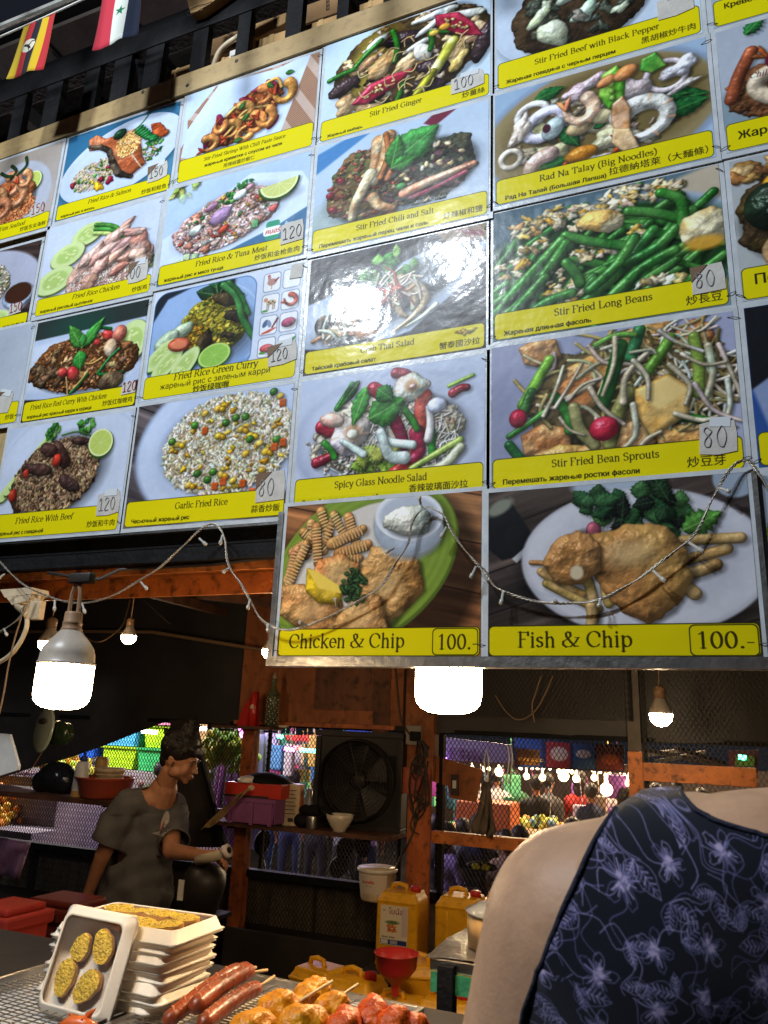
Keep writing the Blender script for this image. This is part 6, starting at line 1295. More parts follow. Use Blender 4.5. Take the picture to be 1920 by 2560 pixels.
def mesh_bay(name, x0, x1, z0, z1, y, lab, w=.0235, h=.036, t=.0017, cut=None):
	root = thing('mesh_screen', lab, 'metal mesh', ((x0 + x1) / 2, y, z0)); L = root.location
	nx = int((x1 - x0) / w) + 1; nk = int((z1 - z0) / (h / 2)); segs = []
	for s in (1, -1):
		i, k = np.meshgrid(np.arange(-1, nx + 1), np.arange(nk))
		f = lambda kk: x0 + (i + .5 + np.where(kk % 2 == 1, .5, 0) * s) * w
		segs.append(np.stack([f(k).ravel(), (z0 + k * h / 2).ravel(), f(k + 1).ravel(), (z0 + (k + 1) * h / 2).ravel(), np.full(k.size, s * .0015)], 1))
	A = np.concatenate(segs); A = A[(np.minimum(A[:, 0], A[:, 2]) >= x0 - 1e-6) & (np.maximum(A[:, 0], A[:, 2]) <= x1 + 1e-6)]
	if cut: A = A[np.array([cut((a[0] + a[2]) / 2, (a[1] + a[3]) / 2) for a in A])]
	d = A[:, 2:4] - A[:, :2]; l = np.hypot(d[:, 0], d[:, 1]); nrm = np.stack([-d[:, 1], d[:, 0]], 1) / l[:, None] * t
	def P(q, sn, yy): return np.stack([q[:, 0] + nrm[:, 0] * sn - L.x, A[:, 4] + yy, q[:, 1] + nrm[:, 1] * sn - L.z], 1)
	V = np.stack([P(A[:, :2], 1, 0), P(A[:, 2:4], 1, 0), P(A[:, 2:4], -1, 0), P(A[:, :2], -1, 0), P(A[:, :2], 1, .002), P(A[:, 2:4], 1, .002), P(A[:, 2:4], -1, .002), P(A[:, :2], -1, .002)], 1).reshape(-1, 3)
	Q = np.array([(0, 3, 2, 1), (4, 5, 6, 7), (0, 1, 5, 4), (2, 3, 7, 6)]); F = (np.arange(len(A))[:, None, None] * 8 + Q[None]).reshape(-1, 4)
	me = bpy.data.meshes.new('strands'); me.from_pydata(V.tolist(), [], F.tolist()); me.materials.append(M['mesh_metal'])
	tag(put('strands', me, root), kind='stuff')
	for xx in (x0, x1 - .02):
		b = MB(); b.box((xx - L.x, .006, 0), (xx + .02 - L.x, .022, z1 - z0)); b.build('edge_bar', M['black_paint'], root)
	return root
zt = lambda x: 1.9 if x > -3.3 else 1.66 - (-3.3 - x) * .325
mesh_bay('m', -5.4, -2.74, .78, 1.9, BY + .03, 'expanded metal mesh behind the man at the left', cut=lambda x, z: z < zt(x) + .05)
mesh_bay('m', -2.60, -1.70, .78, 1.64, BY + .03, 'expanded metal mesh around the fan in the middle bay')
mesh_bay('m', -1.50, -.42, .80, 1.64, BY + .03, 'expanded metal mesh beside the grey hanging cloth')
mesh_bay('m', -1.50, -.42, 1.70, 2.25, BY - .12, 'expanded metal mesh before the black tarp in the right middle bay')
mesh_bay('m', -.38, 1.2, 1.0, 2.25, BY - .1, 'expanded metal mesh in the far right bay behind the small bulb')
def post(x0, x1, y0, y1, z0, z1, m, lab, name='post', cat='post'):
	b = MB(); b.box((x0, y0, z0), (x1, y1, z1), bev=.003); return tag(b.build(name, M[m]), lab, cat)
post(-2.70, -2.62, 4.20, 4.27, 0, 1.60, 'orange_wood', 'thin orange wooden post at the left end of the fan shelf')
post(-1.64, -1.47, 4.19, 4.28, 1.36, 2.6, 'orange_ply', 'upper orange board of the broad middle post')
post(-1.60, -1.47, 4.16, 4.185, 0, 1.40, 'orange_wood', 'broad orange post between the fan and the plywood patch')
M['brown_red'] = mat('brown_red', (0.36, 0.075, 0.035), 0.6, vary=0.25, vscale=8, dirt=.4)
post(-1.655, -1.465, 4.13, 4.158, 1.285, 1.42, 'brown_red', 'red brown patch board nailed across the broad orange post', 'patch_board', 'board')
post(-.455, -.385, 4.20, 4.26, 0.75, 1.555, 'orange_paint', 'orange post holding the short upper rail at the right')
M['grey_post'] = mat('grey_post', (0.09, 0.075, 0.06), 0.7, vary=.3)
post(-.452, -.388, 4.205, 4.255, 1.557, 2.6, 'grey_post', 'grey upper post above the orange post at the right')
post(-1.47, -.10, 4.19, 4.25, 1.045, 1.105, 'orange_paint', 'long low orange rail below the grey hanging cloth', 'rail', 'rail')
post(-.384, .12, 4.19, 4.25, 1.42, 1.505, 'orange_paint', 'short wide orange rail at the right above the shoulder', 'rail', 'rail')
post(-.80, -.755, 4.20, 4.24, .62, 1.043, 'orange_paint', 'short orange upright under the long low rail')
post(-3.35, -2.71, 4.21, 4.26, 1.055, 1.115, 'orange_wood', 'orange rail behind the man joining the fan shelf', 'rail', 'rail')
post(-5.4, 1.2, 4.24, 4.30, 1.600, 1.625, 'black_paint', 'black top rail along the mesh screens', 'rail', 'rail')
post(-5.4, 1.2, 4.24, 4.30, .76, .80, 'black_paint', 'black lower rail along the foot of the mesh screens', 'rail', 'rail')
post(-1.455, -1.43, 4.24, 4.29, .0, 1.6, 'black_paint', 'black steel upright right of the broad orange post')
pw = thing('plywood_wall', 'orange brown plywood wall over the fan bay', 'plywood wall', (-2.2, BY - .1, 1.62))
b = MB(); b.box((-.54, 0, .015), (.54, .012, .95)); b.build('board', M['orange_ply'], pw)
b = MB(); b.box((-.02, -.012, .09), (.36, -.001, .95)); b.build('darker_board', M['brown_ply'], pw)
b = MB(); b.box((-.56, -.018, -.01), (.50, .0, .013)); b.build('bottom_batten', M['orange_wood'], pw)
b = MB(); b.box((.36, -.008, -.25), (.46, -.001, .95)); b.build('side_batten', M['brown_ply'], pw)
M['dark_board'] = mat('dark_board', (0.022, 0.016, 0.014), 0.75, vary=0.4, vscale=4, bump=.15, bscale=20)
M['pale_sheet'] = mat('pale_sheet', (0.12, 0.095, 0.07), 0.7, vary=0.4, vscale=7, stretch=(3, 1, .4), dirt=.5)
lw = thing('low_wall', 'low dark wall under the mesh screens', 'wall', (0, BY, 0))
b = MB(); b.box((-5.4, .06, 0), (1.2, .10, .775)); b.build('boarding', M['dark_board'], lw)
for k, x in enumerate((-5.2, -4.75, -4.3, -3.85, -3.4, -2.95, -2.5, -2.2, -1.9, -1.35, -.9, -.4)):
	b = MB(); b.box((x, .03 + .004 * (k % 2), .50), (x + .28 + .08 * (k % 3), .055, .775)); b.build('pale_panel', M['pale_sheet'], lw)
b = MB(); b.box((-2.55, -.35, 0), (-1.3, -.33, .56)); b.build('front_sheet', M['dark_board'], lw)
mesh_bay('m', -5.4, -1.62, .50, .78, BY - .02, 'expanded metal mesh over the pale low panels')
# ------------------------------------------------------------------ shelves
def shelf(x0, x1, y0, y1, z, lab, th=.022, m='old_wood'):
	t = thing('shelf', lab, 'shelf', ((x0 + x1) / 2, y1, z - th)); w = (x1 - x0) / 2; d = y1 - y0
	b = MB(); b.box((-w, -d, 0), (w, 0, th), bev=.002); b.build('board', M[m], t)
	for s in (-w * .8, w * .7):
		b = MB(); b.box((s, -d * .8, -.016), (s + .03, 0, -.001)); b.build('bracket', M['black_paint'], t)
	return t
shelf(-2.72, -1.61, 3.93, 4.19, 1.085, 'wooden shelf under the fan and the purple crate')
SZ = 1.085
zl = at(150, 1985, 3.85).z
shelf(-5.3, -3.02, 3.74, 4.1, zl, 'dark shelf at the left with the red basin', .03)
zs = at(620, 1815, 4.1).z
shelf(-2.83, -2.42, 4.05, 4.195, zs, 'short shelf with the red foil bag and the glass bottle', .018)
def onz(u, v, Y, z): p = at(u, v, Y); p.z = z; return p
p = onz(640, 1800, 4.12, zs)
t = thing('foil_bag', 'red foil snack bag with a yellow mark on the short shelf', 'snack bag', p + Vector((-.03, 0, .0))); M['red_foil'] = mat('red_foil', (0.5, 0.02, 0.015), 0.25, spec=.8, bump=.4, bscale=40)
b = MB(); b.prism([(-.10, 0), (-.07, .1), (-.02, .17), (.02, .20), (.035, .0)], .03); b.build('bag', M['red_foil'], t)
b = MB(); b.lathe([(.030, 0), (.024, .10), (.018, .19), (.008, .2)], Matrix.Translation((.02, -.02, 0)), 16); b.build('red_cone', M['red_foil'], t, True)
b = MB(); b.ball((.022, -.045, .11), .013, sq=(1, .3, 1)); b.build('gold_mark', mat('gold_mark', (.6, .5, .3), .4), t)
p = onz(679, 1800, 4.11, zs + .001); M['glass_bottle'] = mat('glass_bottle', (0.35, 0.5, 0.3), 0.12, trans=.85, spec=.8); M['bead'] = mat('bead', (0.62, 0.55, 0.42), 0.2, metal=.6)
t = thing('bead_bottle', 'tall glass bottle covered in bright beads on the short shelf', 'bottle', p)
b = MB(); b.lathe([(.0001, .0), (.036, .002), (.038, .15), (.034, .19), (.016, .225), (.014, .26), (.017, .265), (.017, .275)], None, 20); b.build('glass', M['glass_bottle'], t, True)
b = MB()
for k in range(90):
	a = k * 2.4; z = .01 + k * .0021; r = .037 if z < .16 else .037 - (z - .16) * .35; b.ball((r * math.cos(a), r * math.sin(a), z), .0048, seg=6)
tag(b.build('beads', M['bead'], t, True), kind='stuff')
b = MB(); b.lathe([(.012, .275), (.014, .29), (.004, .315)], None, 10); b.build('stopper', M['bead'], t, True)
bk = MB(); bk.box(tuple(onz(697, 1815, 4.1, zs + .0)), tuple(onz(697, 1815, 4.1, zs + .0) + Vector((.05, .03, .012)))); tag(bk.build('folded_card', M['cream_plastic']), 'little folded card at the end of the short shelf', 'card')
def glow(name, col, s): return mat(name, (.5, .5, .5), .5, emit=col, estr=s)
GL_ = {'blue': glow('blue_glow', (.08, .1, 1), 14), 'pink': glow('pink_glow', (1, .15, .75), 14), 'white': glow('white_glow', (1, .95, .85), 12), 'green': glow('green_glow', (.1, 1, .5), 9), 'amber': glow('amber_glow', (1, .5, .12), 14), 'red': glow('red_glow', (1, .06, .04), 8), 'warm': glow('warm_glow', (1, .62, .3), 22), 'violet': glow('violet_glow', (.5, .15, 1), 8)}
for (u, v, k, r) in ((606, 1836, 'pink', .022), (617, 1824, 'blue', .014), (633, 1824, 'amber', .012), (600, 1823, 'pink', .010), (612, 1842, 'white', .018)):
	b = MB(); b.ball(at(u, v, 5.2), r, seg=10, sq=(1, 1, 1.2)); tag(b.build('coloured_lamp', GL_[k], smooth=True), {'pink': 'magenta', 'blue': 'blue', 'amber': 'amber', 'white': 'white'}[k] + (' large' if r > .02 else ' small') + ' party lamp below the short shelf', 'lamp')
def crate():
	p = onz(653, 2040, 4.02, SZ); t = thing('plastic_crate', 'purple plastic crate under the red box', 'crate', p)
	m = mat('purple_plastic', (0.22, 0.07, 0.20), .45, vary=.15)
	w, d, h = .155, .12, .135
	b = MB(); b.prism([(-w * .93, .012), (w * .93, .012), (w, h), (-w, h)], .004, Matrix.Translation((0, -d, 0))); b.build('front', m, t)
	b = MB(); b.prism([(-w * .93, .012), (w * .93, .012), (w, h), (-w, h)], .004, Matrix.Translation((0, d - .004, 0))); b.build('back', m, t)
	for s in (-1, 1):
		b = MB(); b.box((s * w - .003, -d + .005, .012), (s * w + .003, d - .005, h)); b.build('side', m, t)
	b = MB(); b.box((-w * .9, -d, .008), (w * .9, d, .0115)); b.build('base', m, t)
	b = MB(); b.box((-w * 1.03, -d - .006, h - .02), (w * 1.03, -d - .0005, h + .002)); b.build('rim', m, t)
	for x in (-w * .9, 0, w * .75):
		b = MB(); b.box((x, -d - .008, 0), (x + .022, -d - .0006, h - .021)); b.build('rib', m, t)
	return p
cp = crate()
t = thing('flat_box', 'flat red printed box lying on the purple crate', 'box', cp + Vector((.0, 0, .138)), (0, 0, .05)); m = mat('red_print', (0.50, 0.035, 0.02), .4, vary=.1)
b = MB(); b.box((-.175, -.12, 0), (.175, .11, .075), bev=.002); b.build('body', m, t)
b = MB(); b.box((-.176, -.1215, .0), (.10, -.1202, .012)); b.build('dark_print', M['wire_dark'], t); b = MB(); b.ball((-.01, -.1205, .052), .014, sq=(1.4, .1, 1)); b.build('round_mark', M['cream_plastic'], t)
t = thing('black_hat', 'black pan lid and cap resting on the red box', 'hat', cp + Vector((.03, 0, .2145)))
b = MB(); b.lathe([(.12, 0), (.118, .012), (.085, .035), (.03, .052), (.0001, .055)], Matrix.Rotation(.08, 4, 'Y') @ Matrix.Scale(1.25, 4, (1, 0, 0)), 24); b.build('crown', M['black_paint'], t, True)
b = MB(); b.tube([(-.12, -.05, .004), (-.16, -.06, .001), (-.18, -.05, .0)], .014, 8); b.build('handle', M['black_paint'], t, True)
t = thing('white_bowl', 'upturned white bowl on the red box beside the black cap', 'bowl', cp + Vector((-.05, -.08, .2145)))
b = MB(); b.lathe([(.062, 0), (.06, .012), (.045, .028), (.02, .034), (.0001, .034)], None, 24); b.build('shell', M['white_plastic'], t, True)
t = thing('cloth', 'tan patterned towel hanging over the left of the crate', 'cloth', cp + Vector((-.155, -.125, .05)))
m = mat('tan_cloth', (0.34, 0.22, 0.09), .85, vary=.45, vscale=18, bump=.4, bscale=50)
b = MB(); b.sheet([[(-.02 - .10 * v + .085 * u + .02 * math.sin(u * 7 + v * 4) + .09 * (1 - v), -.012 + .014 * math.sin(u * 11 + v * 5), .10 - v * .20 + u * .03 + .01 * math.sin(u * 9)) for u in [i / 12 * (1 - .7 * v) for i in range(13)]] for v in [j / 10 for j in range(11)]]); o = b.build('drape', m, t, True)
p = onz(733, 2035, 4.04, SZ)
t = thing('carton', 'upright printed carton standing right of the purple crate', 'carton', p, (0, 0, .2))
b = MB(); b.box((-.05, -.03, 0), (.04, .03, .215), bev=.001); b.build('body', M['cream_plastic'], t); b = MB(); b.box((.041, -.031, .001), (.0455, .0305, .216)); b.build('orange_side', M['orange_paint'], t)
b = MB(); [b.box((-.04, -.0308, .06 + k * .02), (.02 - (k % 2) * .01, -.0302, .064 + k * .02)) for k in range(7)]; b.box((-.02, -.0309, .02), (.01, -.0302, .04)); b.build('print', M['wire_dark'], t)
t = thing('jar', 'grey bottle with a dark cap before the mesh left of the fan', 'jar', onz(772, 2008, 4.12, SZ))
b = MB(); b.lathe([(.03, 0), (.032, .02), (.032, .12), (.02, .15), (.018, .19), (.0001, .19)], None, 18); b.build('body', mat('greyish', (.28, .27, .26), .4), t, True)
t = thing('tin', 'shiny tin can with black tools on top beside the white bowl', 'tin', onz(782, 2045, 3.98, SZ))
b = MB(); b.lathe([(.034, 0), (.035, .004), (.035, .062), (.034, .066)], None, 24); b.build('can', M['steel'], t, True)
b = MB(); b.lathe([(.038, .066), (.045, .085), (.03, .12), (.0001, .12)], None, 14); b.tube([(0, 0, .1), (.06, 0, .11), (.12, -.02, .08), (.15, -.02, .06)], .009, 6); b.ball((-.05, .02, .09), .035, sq=(1.3, 1, .8)); b.build('black_tools', M['black_paint'], t, True)
t = thing('white_bowl', 'white footed bowl on the shelf before the fan', 'bowl', onz(849, 2058, 3.97, SZ))
b = MB(); b.lathe([(.0001, .0), (.032, 0), (.033, .012), (.05, .03), (.068, .062), (.074, .085), (.071, .086), (.064, .064), (.046, .034), (.0001, .018)], None, 32, cap=False); b.build('bowl_wall', mat('china', (.62, .55, .44), .3, spec=.6), t, True)
t = thing('dark_rag', 'dark crumpled bag lying on the shelf between carton and tin', 'bag', onz(756, 2047, 4.0, SZ))
b = MB(); b.ball((0, 0, .035), .045, sq=(1.1, 1, .9)); b.ball((.03, .02, .05), .035); o = put('sack', remesh(b, .008, 3, 'sack'), t); o.data.materials.append(M['black_paint'])
fp = at(892, 1952, 4.1)
t = thing('box_fan', 'square black box fan with a round grille on the shelf', 'fan', fp, (0, 0, .05))
W = .26; m = M['fan_black'] = mat('fan_black', (0.016, 0.013, 0.012), .5, vary=.3, vscale=10)
for lo, hi in (((-W, 0, -W), (W, .10, -W + .03)), ((-W, 0, W - .03), (W, .10, W)), ((-W, 0, -W + .031), (-W + .03, .10, W - .031)), ((W - .03, 0, -W + .031), (W, .10, W - .031))):
	b = MB(); b.box(lo, hi, bev=.004); b.build('case_side', m, t)
n = 40; b = MB()
vo = [b.bm.verts.new((.215 * math.cos(k * 2 * PI / n), .012, .215 * math.sin(k * 2 * PI / n))) for k in range(n)]
def sq(a): c_, s_ = math.cos(a), math.sin(a); q = (W - .028) / max(abs(c_), abs(s_)); return (q * c_, .012, q * s_)
ve = [b.bm.verts.new(sq(k * 2 * PI / n)) for k in range(n)]
for k in range(n): b.bm.faces.new((vo[k], vo[(k + 1) % n], ve[(k + 1) % n], ve[k]))
b.build('face_plate', m, t); b = MB(); b.box((-W + .031, .085, -W + .031), (W - .031, .095, W - .031)); b.build('back_plate', M['dark_board'], t)
b = MB(); b.lathe([(.215, 0), (.222, -.01), (.215, -.018), (.209, -.01), (.209, .06)], Matrix.Rotation(PI / 2, 4, 'X') @ Matrix.Rotation(0, 4, 'Z'), 40, cap=False); b.build('ring', mat('fan_ring', (.03, .027, .025), .25, spec=.6), t, True)
for r in [.03 + .0183 * k for k in range(11)]:
	b = MB(); b.tube([(r * math.cos(a), -.004, r * math.sin(a)) for a in [k * 2 * PI / 32 for k in range(33)]], .0014, 5, False); b.build('grille_ring', M['steel_dark'] if 'steel_dark' in M else M.setdefault('steel_dark', mat('dark_steel', (.05, .045, .045), .45, metal=.6)), t, True)
b = MB()
for k in range(12): a = k * PI / 6; b.tube([(.03 * math.cos(a), -.005, .03 * math.sin(a)), (.213 * math.cos(a + .25), -.003, .213 * math.sin(a + .25))], .0016, 5)
b.build('grille_spokes', M['steel_dark'], t)
for k in range(5):
	a = k * 2 * PI / 5; b = MB(); b.sheet([[(r * math.cos(a + w), .03 + .035 * (w - .3), r * math.sin(a + w)) for w in (0, .2, .4, .6, .8)] for r in (.04, .1, .16, .195)]); b.build('blade', m, t, True)
b = MB(); b.lathe([(.05, .0), (.05, .05), (.02, .06)], Matrix.Translation((0, .07, 0)) @ Matrix.Rotation(PI / 2, 4, 'X'), 20); b.build('motor', m, t, True)
b = MB(); b.box((W - .09, -.002, -.03), (W - .04, .008, .14)); b.build('switch_plate', M['black_paint'], t)
ZL = zl
t = thing('plastic_basin', 'red plastic basin on the left shelf', 'basin', onz(258, 2000, 3.86, ZL)); m = mat('basin_red', (.42, .075, .04), .4, sss=.0)
b = MB(); b.lathe([(.0001, .0), (.125, .0), (.135, .01), (.165, .105), (.178, .112), (.176, .118), (.16, .112), (.128, .016), (.0001, .010)], None, 40, cap=False); b.build('tub', m, t, True)
t = thing('plastic_tub', 'white ribbed plastic tub standing in the red basin', 'tub', onz(268, 1990, 3.88, ZL + .013))
b = MB(); b.lathe([(.0001, 0), (.07, 0), (.08, .13), (.086, .132), (.088, .15), (.084, .155), (.0001, .155)], None, 28); b.build('tub', M['cream_plastic'], t, True)
for k in range(3): b = MB(); b.lathe([(.0765 + k * .002, .07 + k * .022), (.081 + k * .002, .074 + k * .022), (.0775 + k * .002, .078 + k * .022)], None, 28, cap=False); b.build('rib', M['cream_plastic'], t, True)
t = thing('squeeze_bottle', 'white sauce bottle with a blue cap on the left shelf', 'bottle', onz(194, 1990, 3.80, ZL), (0, .06, 0))
b = MB(); b.lathe([(.0001, 0), (.038, 0), (.041, .01), (.041, .17), (.03, .195), (.02, .20)], None, 24); b.build('bottle_body', M['white_plastic'], t, True); b = MB(); b.lathe([(.021, .2), (.021, .225), (.008, .23), (.006, .25)], None, 16); b.build('cap', mat('blue_cap', (.02, .05, .2), .4), t, True)
b = MB(); b.lathe([(.0415, .0), (.0417, .035), (.0415, .036)], None, 24, cap=False); b.build('sauce', mat('sauce', (.45, .25, .08), .4), t, True)
t = thing('black_bag', 'black shiny helmet shaped bag on the left shelf', 'bag', onz(135, 1985, 3.88, ZL)); b = MB(); b.ball((0, 0, .09), .1, sq=(1.3, 1, .95)); b.ball((.08, 0, .07), .08); b.ball((-.1, 0, .06), .07); o = put('shell', remesh(b, .01, 4, 'shell'), t); o.data.materials.append(mat('black_vinyl', (.012, .012, .014), .22, bump=.4, bscale=20))
t = thing('yellow_jar', 'tall yellow jar standing behind the white tub', 'jar', onz(245, 1985, 4.0, ZL)); b = MB(); b.lathe([(.0001, 0), (.04, 0), (.04, .2), (.03, .22), (.0001, .22)], None, 18); b.build('body', mat('mustard', (.42, .25, .06), .45), t, True)
t = thing('plywood_patch', 'tilted plywood patch wired to the mesh with a switch', 'plywood patch', at(1130, 1960, 4.24)); L = t.location
P = [at(u, v, 4.24) - L for u, v in ((1050, 1944), (1120, 1965), (1124, 1995), (1190, 2006), (1206, 1925), (1066, 1882))]
b = MB(); b.prism([(q.x, q.z) for q in P], .012); b.build('board', M['orange_ply'], t)
b = MB(); b.box((.0, -.02, -.055), (.04, -.001, .05), bev=.003); sw = b.build('switch', M['wire_dark'], t); b = MB(); b.box((.010, -.024, -.02), (.030, -.0205, .02)); b.build('rocker', M['white_plastic'], sw)
t = thing('wall_socket', 'grey socket box with tangled cables on the broad post', 'socket', at(1036, 1838, 4.1)); b = MB(); b.box((-.05, 0, -.05), (.035, .03, .05), bev=.004); b.build('box', mat('sock_grey', (.22, .2, .17), .5), t); b = MB(); b.box((-.02, -.025, -.03), (.04, -.001, .02), bev=.006); b.build('plug', M['black_paint'], t)
random.seed(5)
for k in range(9):
	b = MB(); a = at(1050 + random.uniform(-8, 8), 1850, 4.08); pts = [a]
	for j in range(6): pts.append(at(1046 + random.uniform(-22, 26), 1850 + (j + 1) * random.uniform(16, 44), 4.1 + random.uniform(-.03, .03)))
	b.tube(spline(pts, 5), .0045, 5); tag(b.build('loose_cable', M['wire_dark'], smooth=True), ['dark tangle cable hanging nearest the plywood patch', 'second dark tangle cable from the plywood patch'][k] if k < 2 else 'dark cable within the knot of the tangle beside the broad post', 'cable', 'cables tangled beside the broad orange post')
b = MB(); b.tube(spline([at(1052, 1990, 4.1), at(1040, 2060, 4.1), at(1020, 2110, 4.08), at(998, 2150, 4.08), at(975, 2210, 4.05), at(945, 2270, 4.0), at(938, 2290, 4.0)], 5), .006, 6); tag(b.build('long_cable', M['wire_dark'], smooth=True), 'long black cable crossing the orange post down to the bucket', 'cable')
b = MB(); b.tube(spline([at(990, 1672, 4.1), at(996, 1740, 4.1), at(1004, 1800, 4.1), at(1030, 1845, 4.1)], 5), .005, 6); tag(b.build('long_cable', M['wire_dark'], smooth=True), 'thin black cable running down the upper orange board', 'cable')
t = thing('hanging_cloth', 'grey cloth hanging from the mesh over the long rail', 'cloth', at(1222, 1970, 4.14)); L = t.location; m = mat('grey_cloth', (.11, .085, .065), .9, vary=.3, bump=.3, bscale=30)
prof = [(1955, 6), (1975, 9), (2000, 13), (2030, 17), (2055, 22), (2070, 24), (2086, 14)]
b = MB(); b.sheet([[at(1220 - (v - 1955) * .06 + (k / 8 - .5) * 2 * w * (1.5 if k < 4 and v > 2050 else 1), v + (6 if k > 5 else 0), 4.14 + .014 * math.sin(k * 1.9 + v * .02)) - L for k in range(9)] for v, w in prof]); o = b.build('drape', m, t, True); md = o.modifiers.new('t', 'SOLIDIFY'); md.thickness = .012
b = MB(); b.tube([at(1216, 1958, 4.13) - L, at(1210, 1900, 4.15) - L, at(1216, 1872, 4.17) - L, at(1222, 1905, 4.15) - L, at(1219, 1956, 4.13) - L], .004, 6); b.build('tie', M['white_plastic'], t)
for u in (1268, 1276):
	b = MB(); b.tube(spline([at(u, 1862, 4.2), at(u + 5, 1900, 4.19), at(u - 4, 1960, 4.19)], 5), .004, 6); tag(b.build('hanging_string', M['white_plastic'], smooth=True), ('left' if u < 1270 else 'right') + ' white string of the pair knotted on the mesh', 'string')
for q in ([(1200, 2000), (1208, 2010), (1204, 2022)], [(1352, 1690), (1340, 1730), (1330, 1762), (1336, 1806)], [(1238, 1738), (1262, 1775), (1290, 1798), (1320, 1792), (1350, 1760), (1382, 1690)]):
	b = MB(); b.tube(spline([at(u, v, 4.0) for u, v in q], 6), .0035, 6); tag(b.build('loose_wire', M['wire_brown'], smooth=True), {3: 'short tie wire under the plywood patch', 4: 'straight loose wire dangling behind the Fish card', 6: 'curled loose wire hanging behind the right bulb'}[len(q)], 'wire')
t = thing('glass_disc', 'oval glass fly trap disc with green foot hanging under the left bulb', 'glass disc', at(110, 1825, 2.2)); L = t.location
b = MB(); b.lathe([(.0001, -.006), (.05, -.006), (.058, -.002), (.058, .004), (.05, .008), (.0001, .008)], Matrix.Rotation(PI / 2 - .1, 4, 'X') @ Matrix.Scale(.75, 4, (1, 0, 0)) @ Matrix.Scale(1.35, 4, (0, 1, 0)), 32); b.build('disc', mat('disc_glass', (.30, .36, .30), .18, spec=.8, trans=.2), t, True)
b = MB(); b.lathe([(.0001, 0), (.04, .01), (.045, .05), (.04, .06)], Matrix.Translation((.045, .07, -.01)) @ Matrix.Rotation(PI / 2, 4, 'X'), 20); b.build('green_cup', mat('disc_green', (.012, .028, .010), .25), t, True)
b = MB(); b.ball((0, -.012, .03), .018, sq=(1.2, .4, .6)); b.build('hole_ring', M['wire_dark'], t, True)
b = MB(); b.tube([(0, 0, .075), (.01, 0, .3), (.0, .1, .75)], .0015, 5); b.tube([(.01, 0, -.07), (-.02, 0, -.12), (-.06, 0, -.16)], .002, 5); b.build('thread', M['wire_brown'], t)
b = MB(); b.prism([(p.x - at(20, 1890, 2.0).x, p.z - at(20, 1890, 2.0).z) for p in (at(-40, 1830, 2), at(24, 1836, 2), at(46, 1915, 2), at(44, 1925, 2), at(-40, 1952, 2))], .01); o = b.build('pale_board', M['white_plastic'], loc=at(20, 1890, 2.0)); tag(o, 'pale board cut by the left edge under the cables', 'board')
# ------------------------------------------------------------------ buckets, bins and cans
M['can_y'] = mat('can_yellow', (0.72, 0.36, 0.008), 0.42, dirt=.25, spec=.5, vary=.12, vscale=6, bump=.1, bscale=20, sss=.05)
M['can_red'] = mat('can_red', (0.45, 0.02, 0.02), .4)
def make_can(lab, loc, rz=0, s=1.0, cap_=True, handle=True):
	t = thing('jerrycan', lab, 'jerrycan', loc, (0, 0, rz), 'yellow oil jerrycans'); t.scale = (s, s, s)
	w, d, h = .115, .10, .36
	b = MB(); b.box((-w, -d, 0), (w, d, h * .93), bev=.022)
	b.prism([(-w * .9, h * .9), (w * .9, h * .9), (w * .82, h), (-w * .78, h)], 2 * d * .84, Matrix.Translation((0, -d * .84, 0)))
	o = put('body', remesh(b, .009, 3, 'body'), t); o.data.materials.append(M['can_y'])
	for s_ in (-1, 1):
		b = MB(); b.box((s_ * w * .45 - .006, -d - .003, h * .1), (s_ * w * .45 + .006, -d + .004, h * .82), bev=.002); b.build('rib', M['can_y'], t, True)
	for z in (.02, h * .86):
		b = MB(); b.box((-w * .95, -d - .004, z), (w * .95, -d + .006, z + .012), bev=.003); b.build('rib', M['can_y'], t, True)
	if handle:
		b = MB(); b.tube([(-w * .55, 0, h * .98), (-w * .5, 0, h + .022), (-w * .2, 0, h + .03), (w * .15, 0, h + .022), (w * .2, 0, h * .98)], .012, 8); b.build('handle', M['can_y'], t, True)
	if cap_:
		b = MB(); b.lathe([(.027, h * .985), (.027, h + .022), (.024, h + .026), (.0001, h + .026)], Matrix.Translation((w * .6, 0, 0)), 20); b.build('cap', M['can_red'], t, True)
	return t
c = Cv(220, 130, 100, 'cfc4ae'); sans(c, 'โบนัส', 30, 28, 26, '7a2a4a', .03, width=52); c.fill(rrect(78, 4, 98, 100, 2), 'b8a8b0', 2, .8); serif(c, 'oil', 8, 20, 9, '3a2a2a')
for k in range(16): c.fill(cap([(16 + random.uniform(0, 44), 60 + random.uniform(0, 26), 2), (24 + random.uniform(0, 40), 62 + random.uniform(0, 26), 2)]), random.choice(('c87830', 'd89850', 'a85020')), .5)
c.fill(ell(44, 56, 24, 6), '3a5a2a', 4, .8); c.fill(rrect(2, 112, 98, 128, .5), '2a3468'); c.fill(rrect(4, 113, 30, 127, .5), 'c8c0c0'); sans(c, 'ปริมาณ 18 ลิตร', 6, 107, 8, '2a2220', width=48)
for k in range(9): c.fill(rrect(38 + k * 3, 114, 39.6 + k * 3, 126, .1), 'd8d0d0')
lab_m = print_mat(c.image('can_label'), .45, 0, .0)
DZ = .614
t = make_can('upright yellow oil jerrycan with a printed paper label behind the funnel', (at(986, 2330, 3.8).x, 3.9, at(998, 2430, 3.8).z), .04, .92)
uvquad('paper_label', [(-.085, -.1055, .115), (.065, -.1055, .115), (.065, -.1055, .30), (-.085, -.1055, .30)], lab_m, t)
z1 = at(998, 2430, 3.8).z
def shade_can(u, Y, z, lab, rz=0, s=1, **k): return make_can(lab, (at(u, 2330 if Y > 3.5 else 2500, Y - .08).x, Y, z), rz, s, **k)
shade_can(1142, 3.9, z1, 'unlabelled yellow jerrycan standing right of the labelled one', .02, .95)
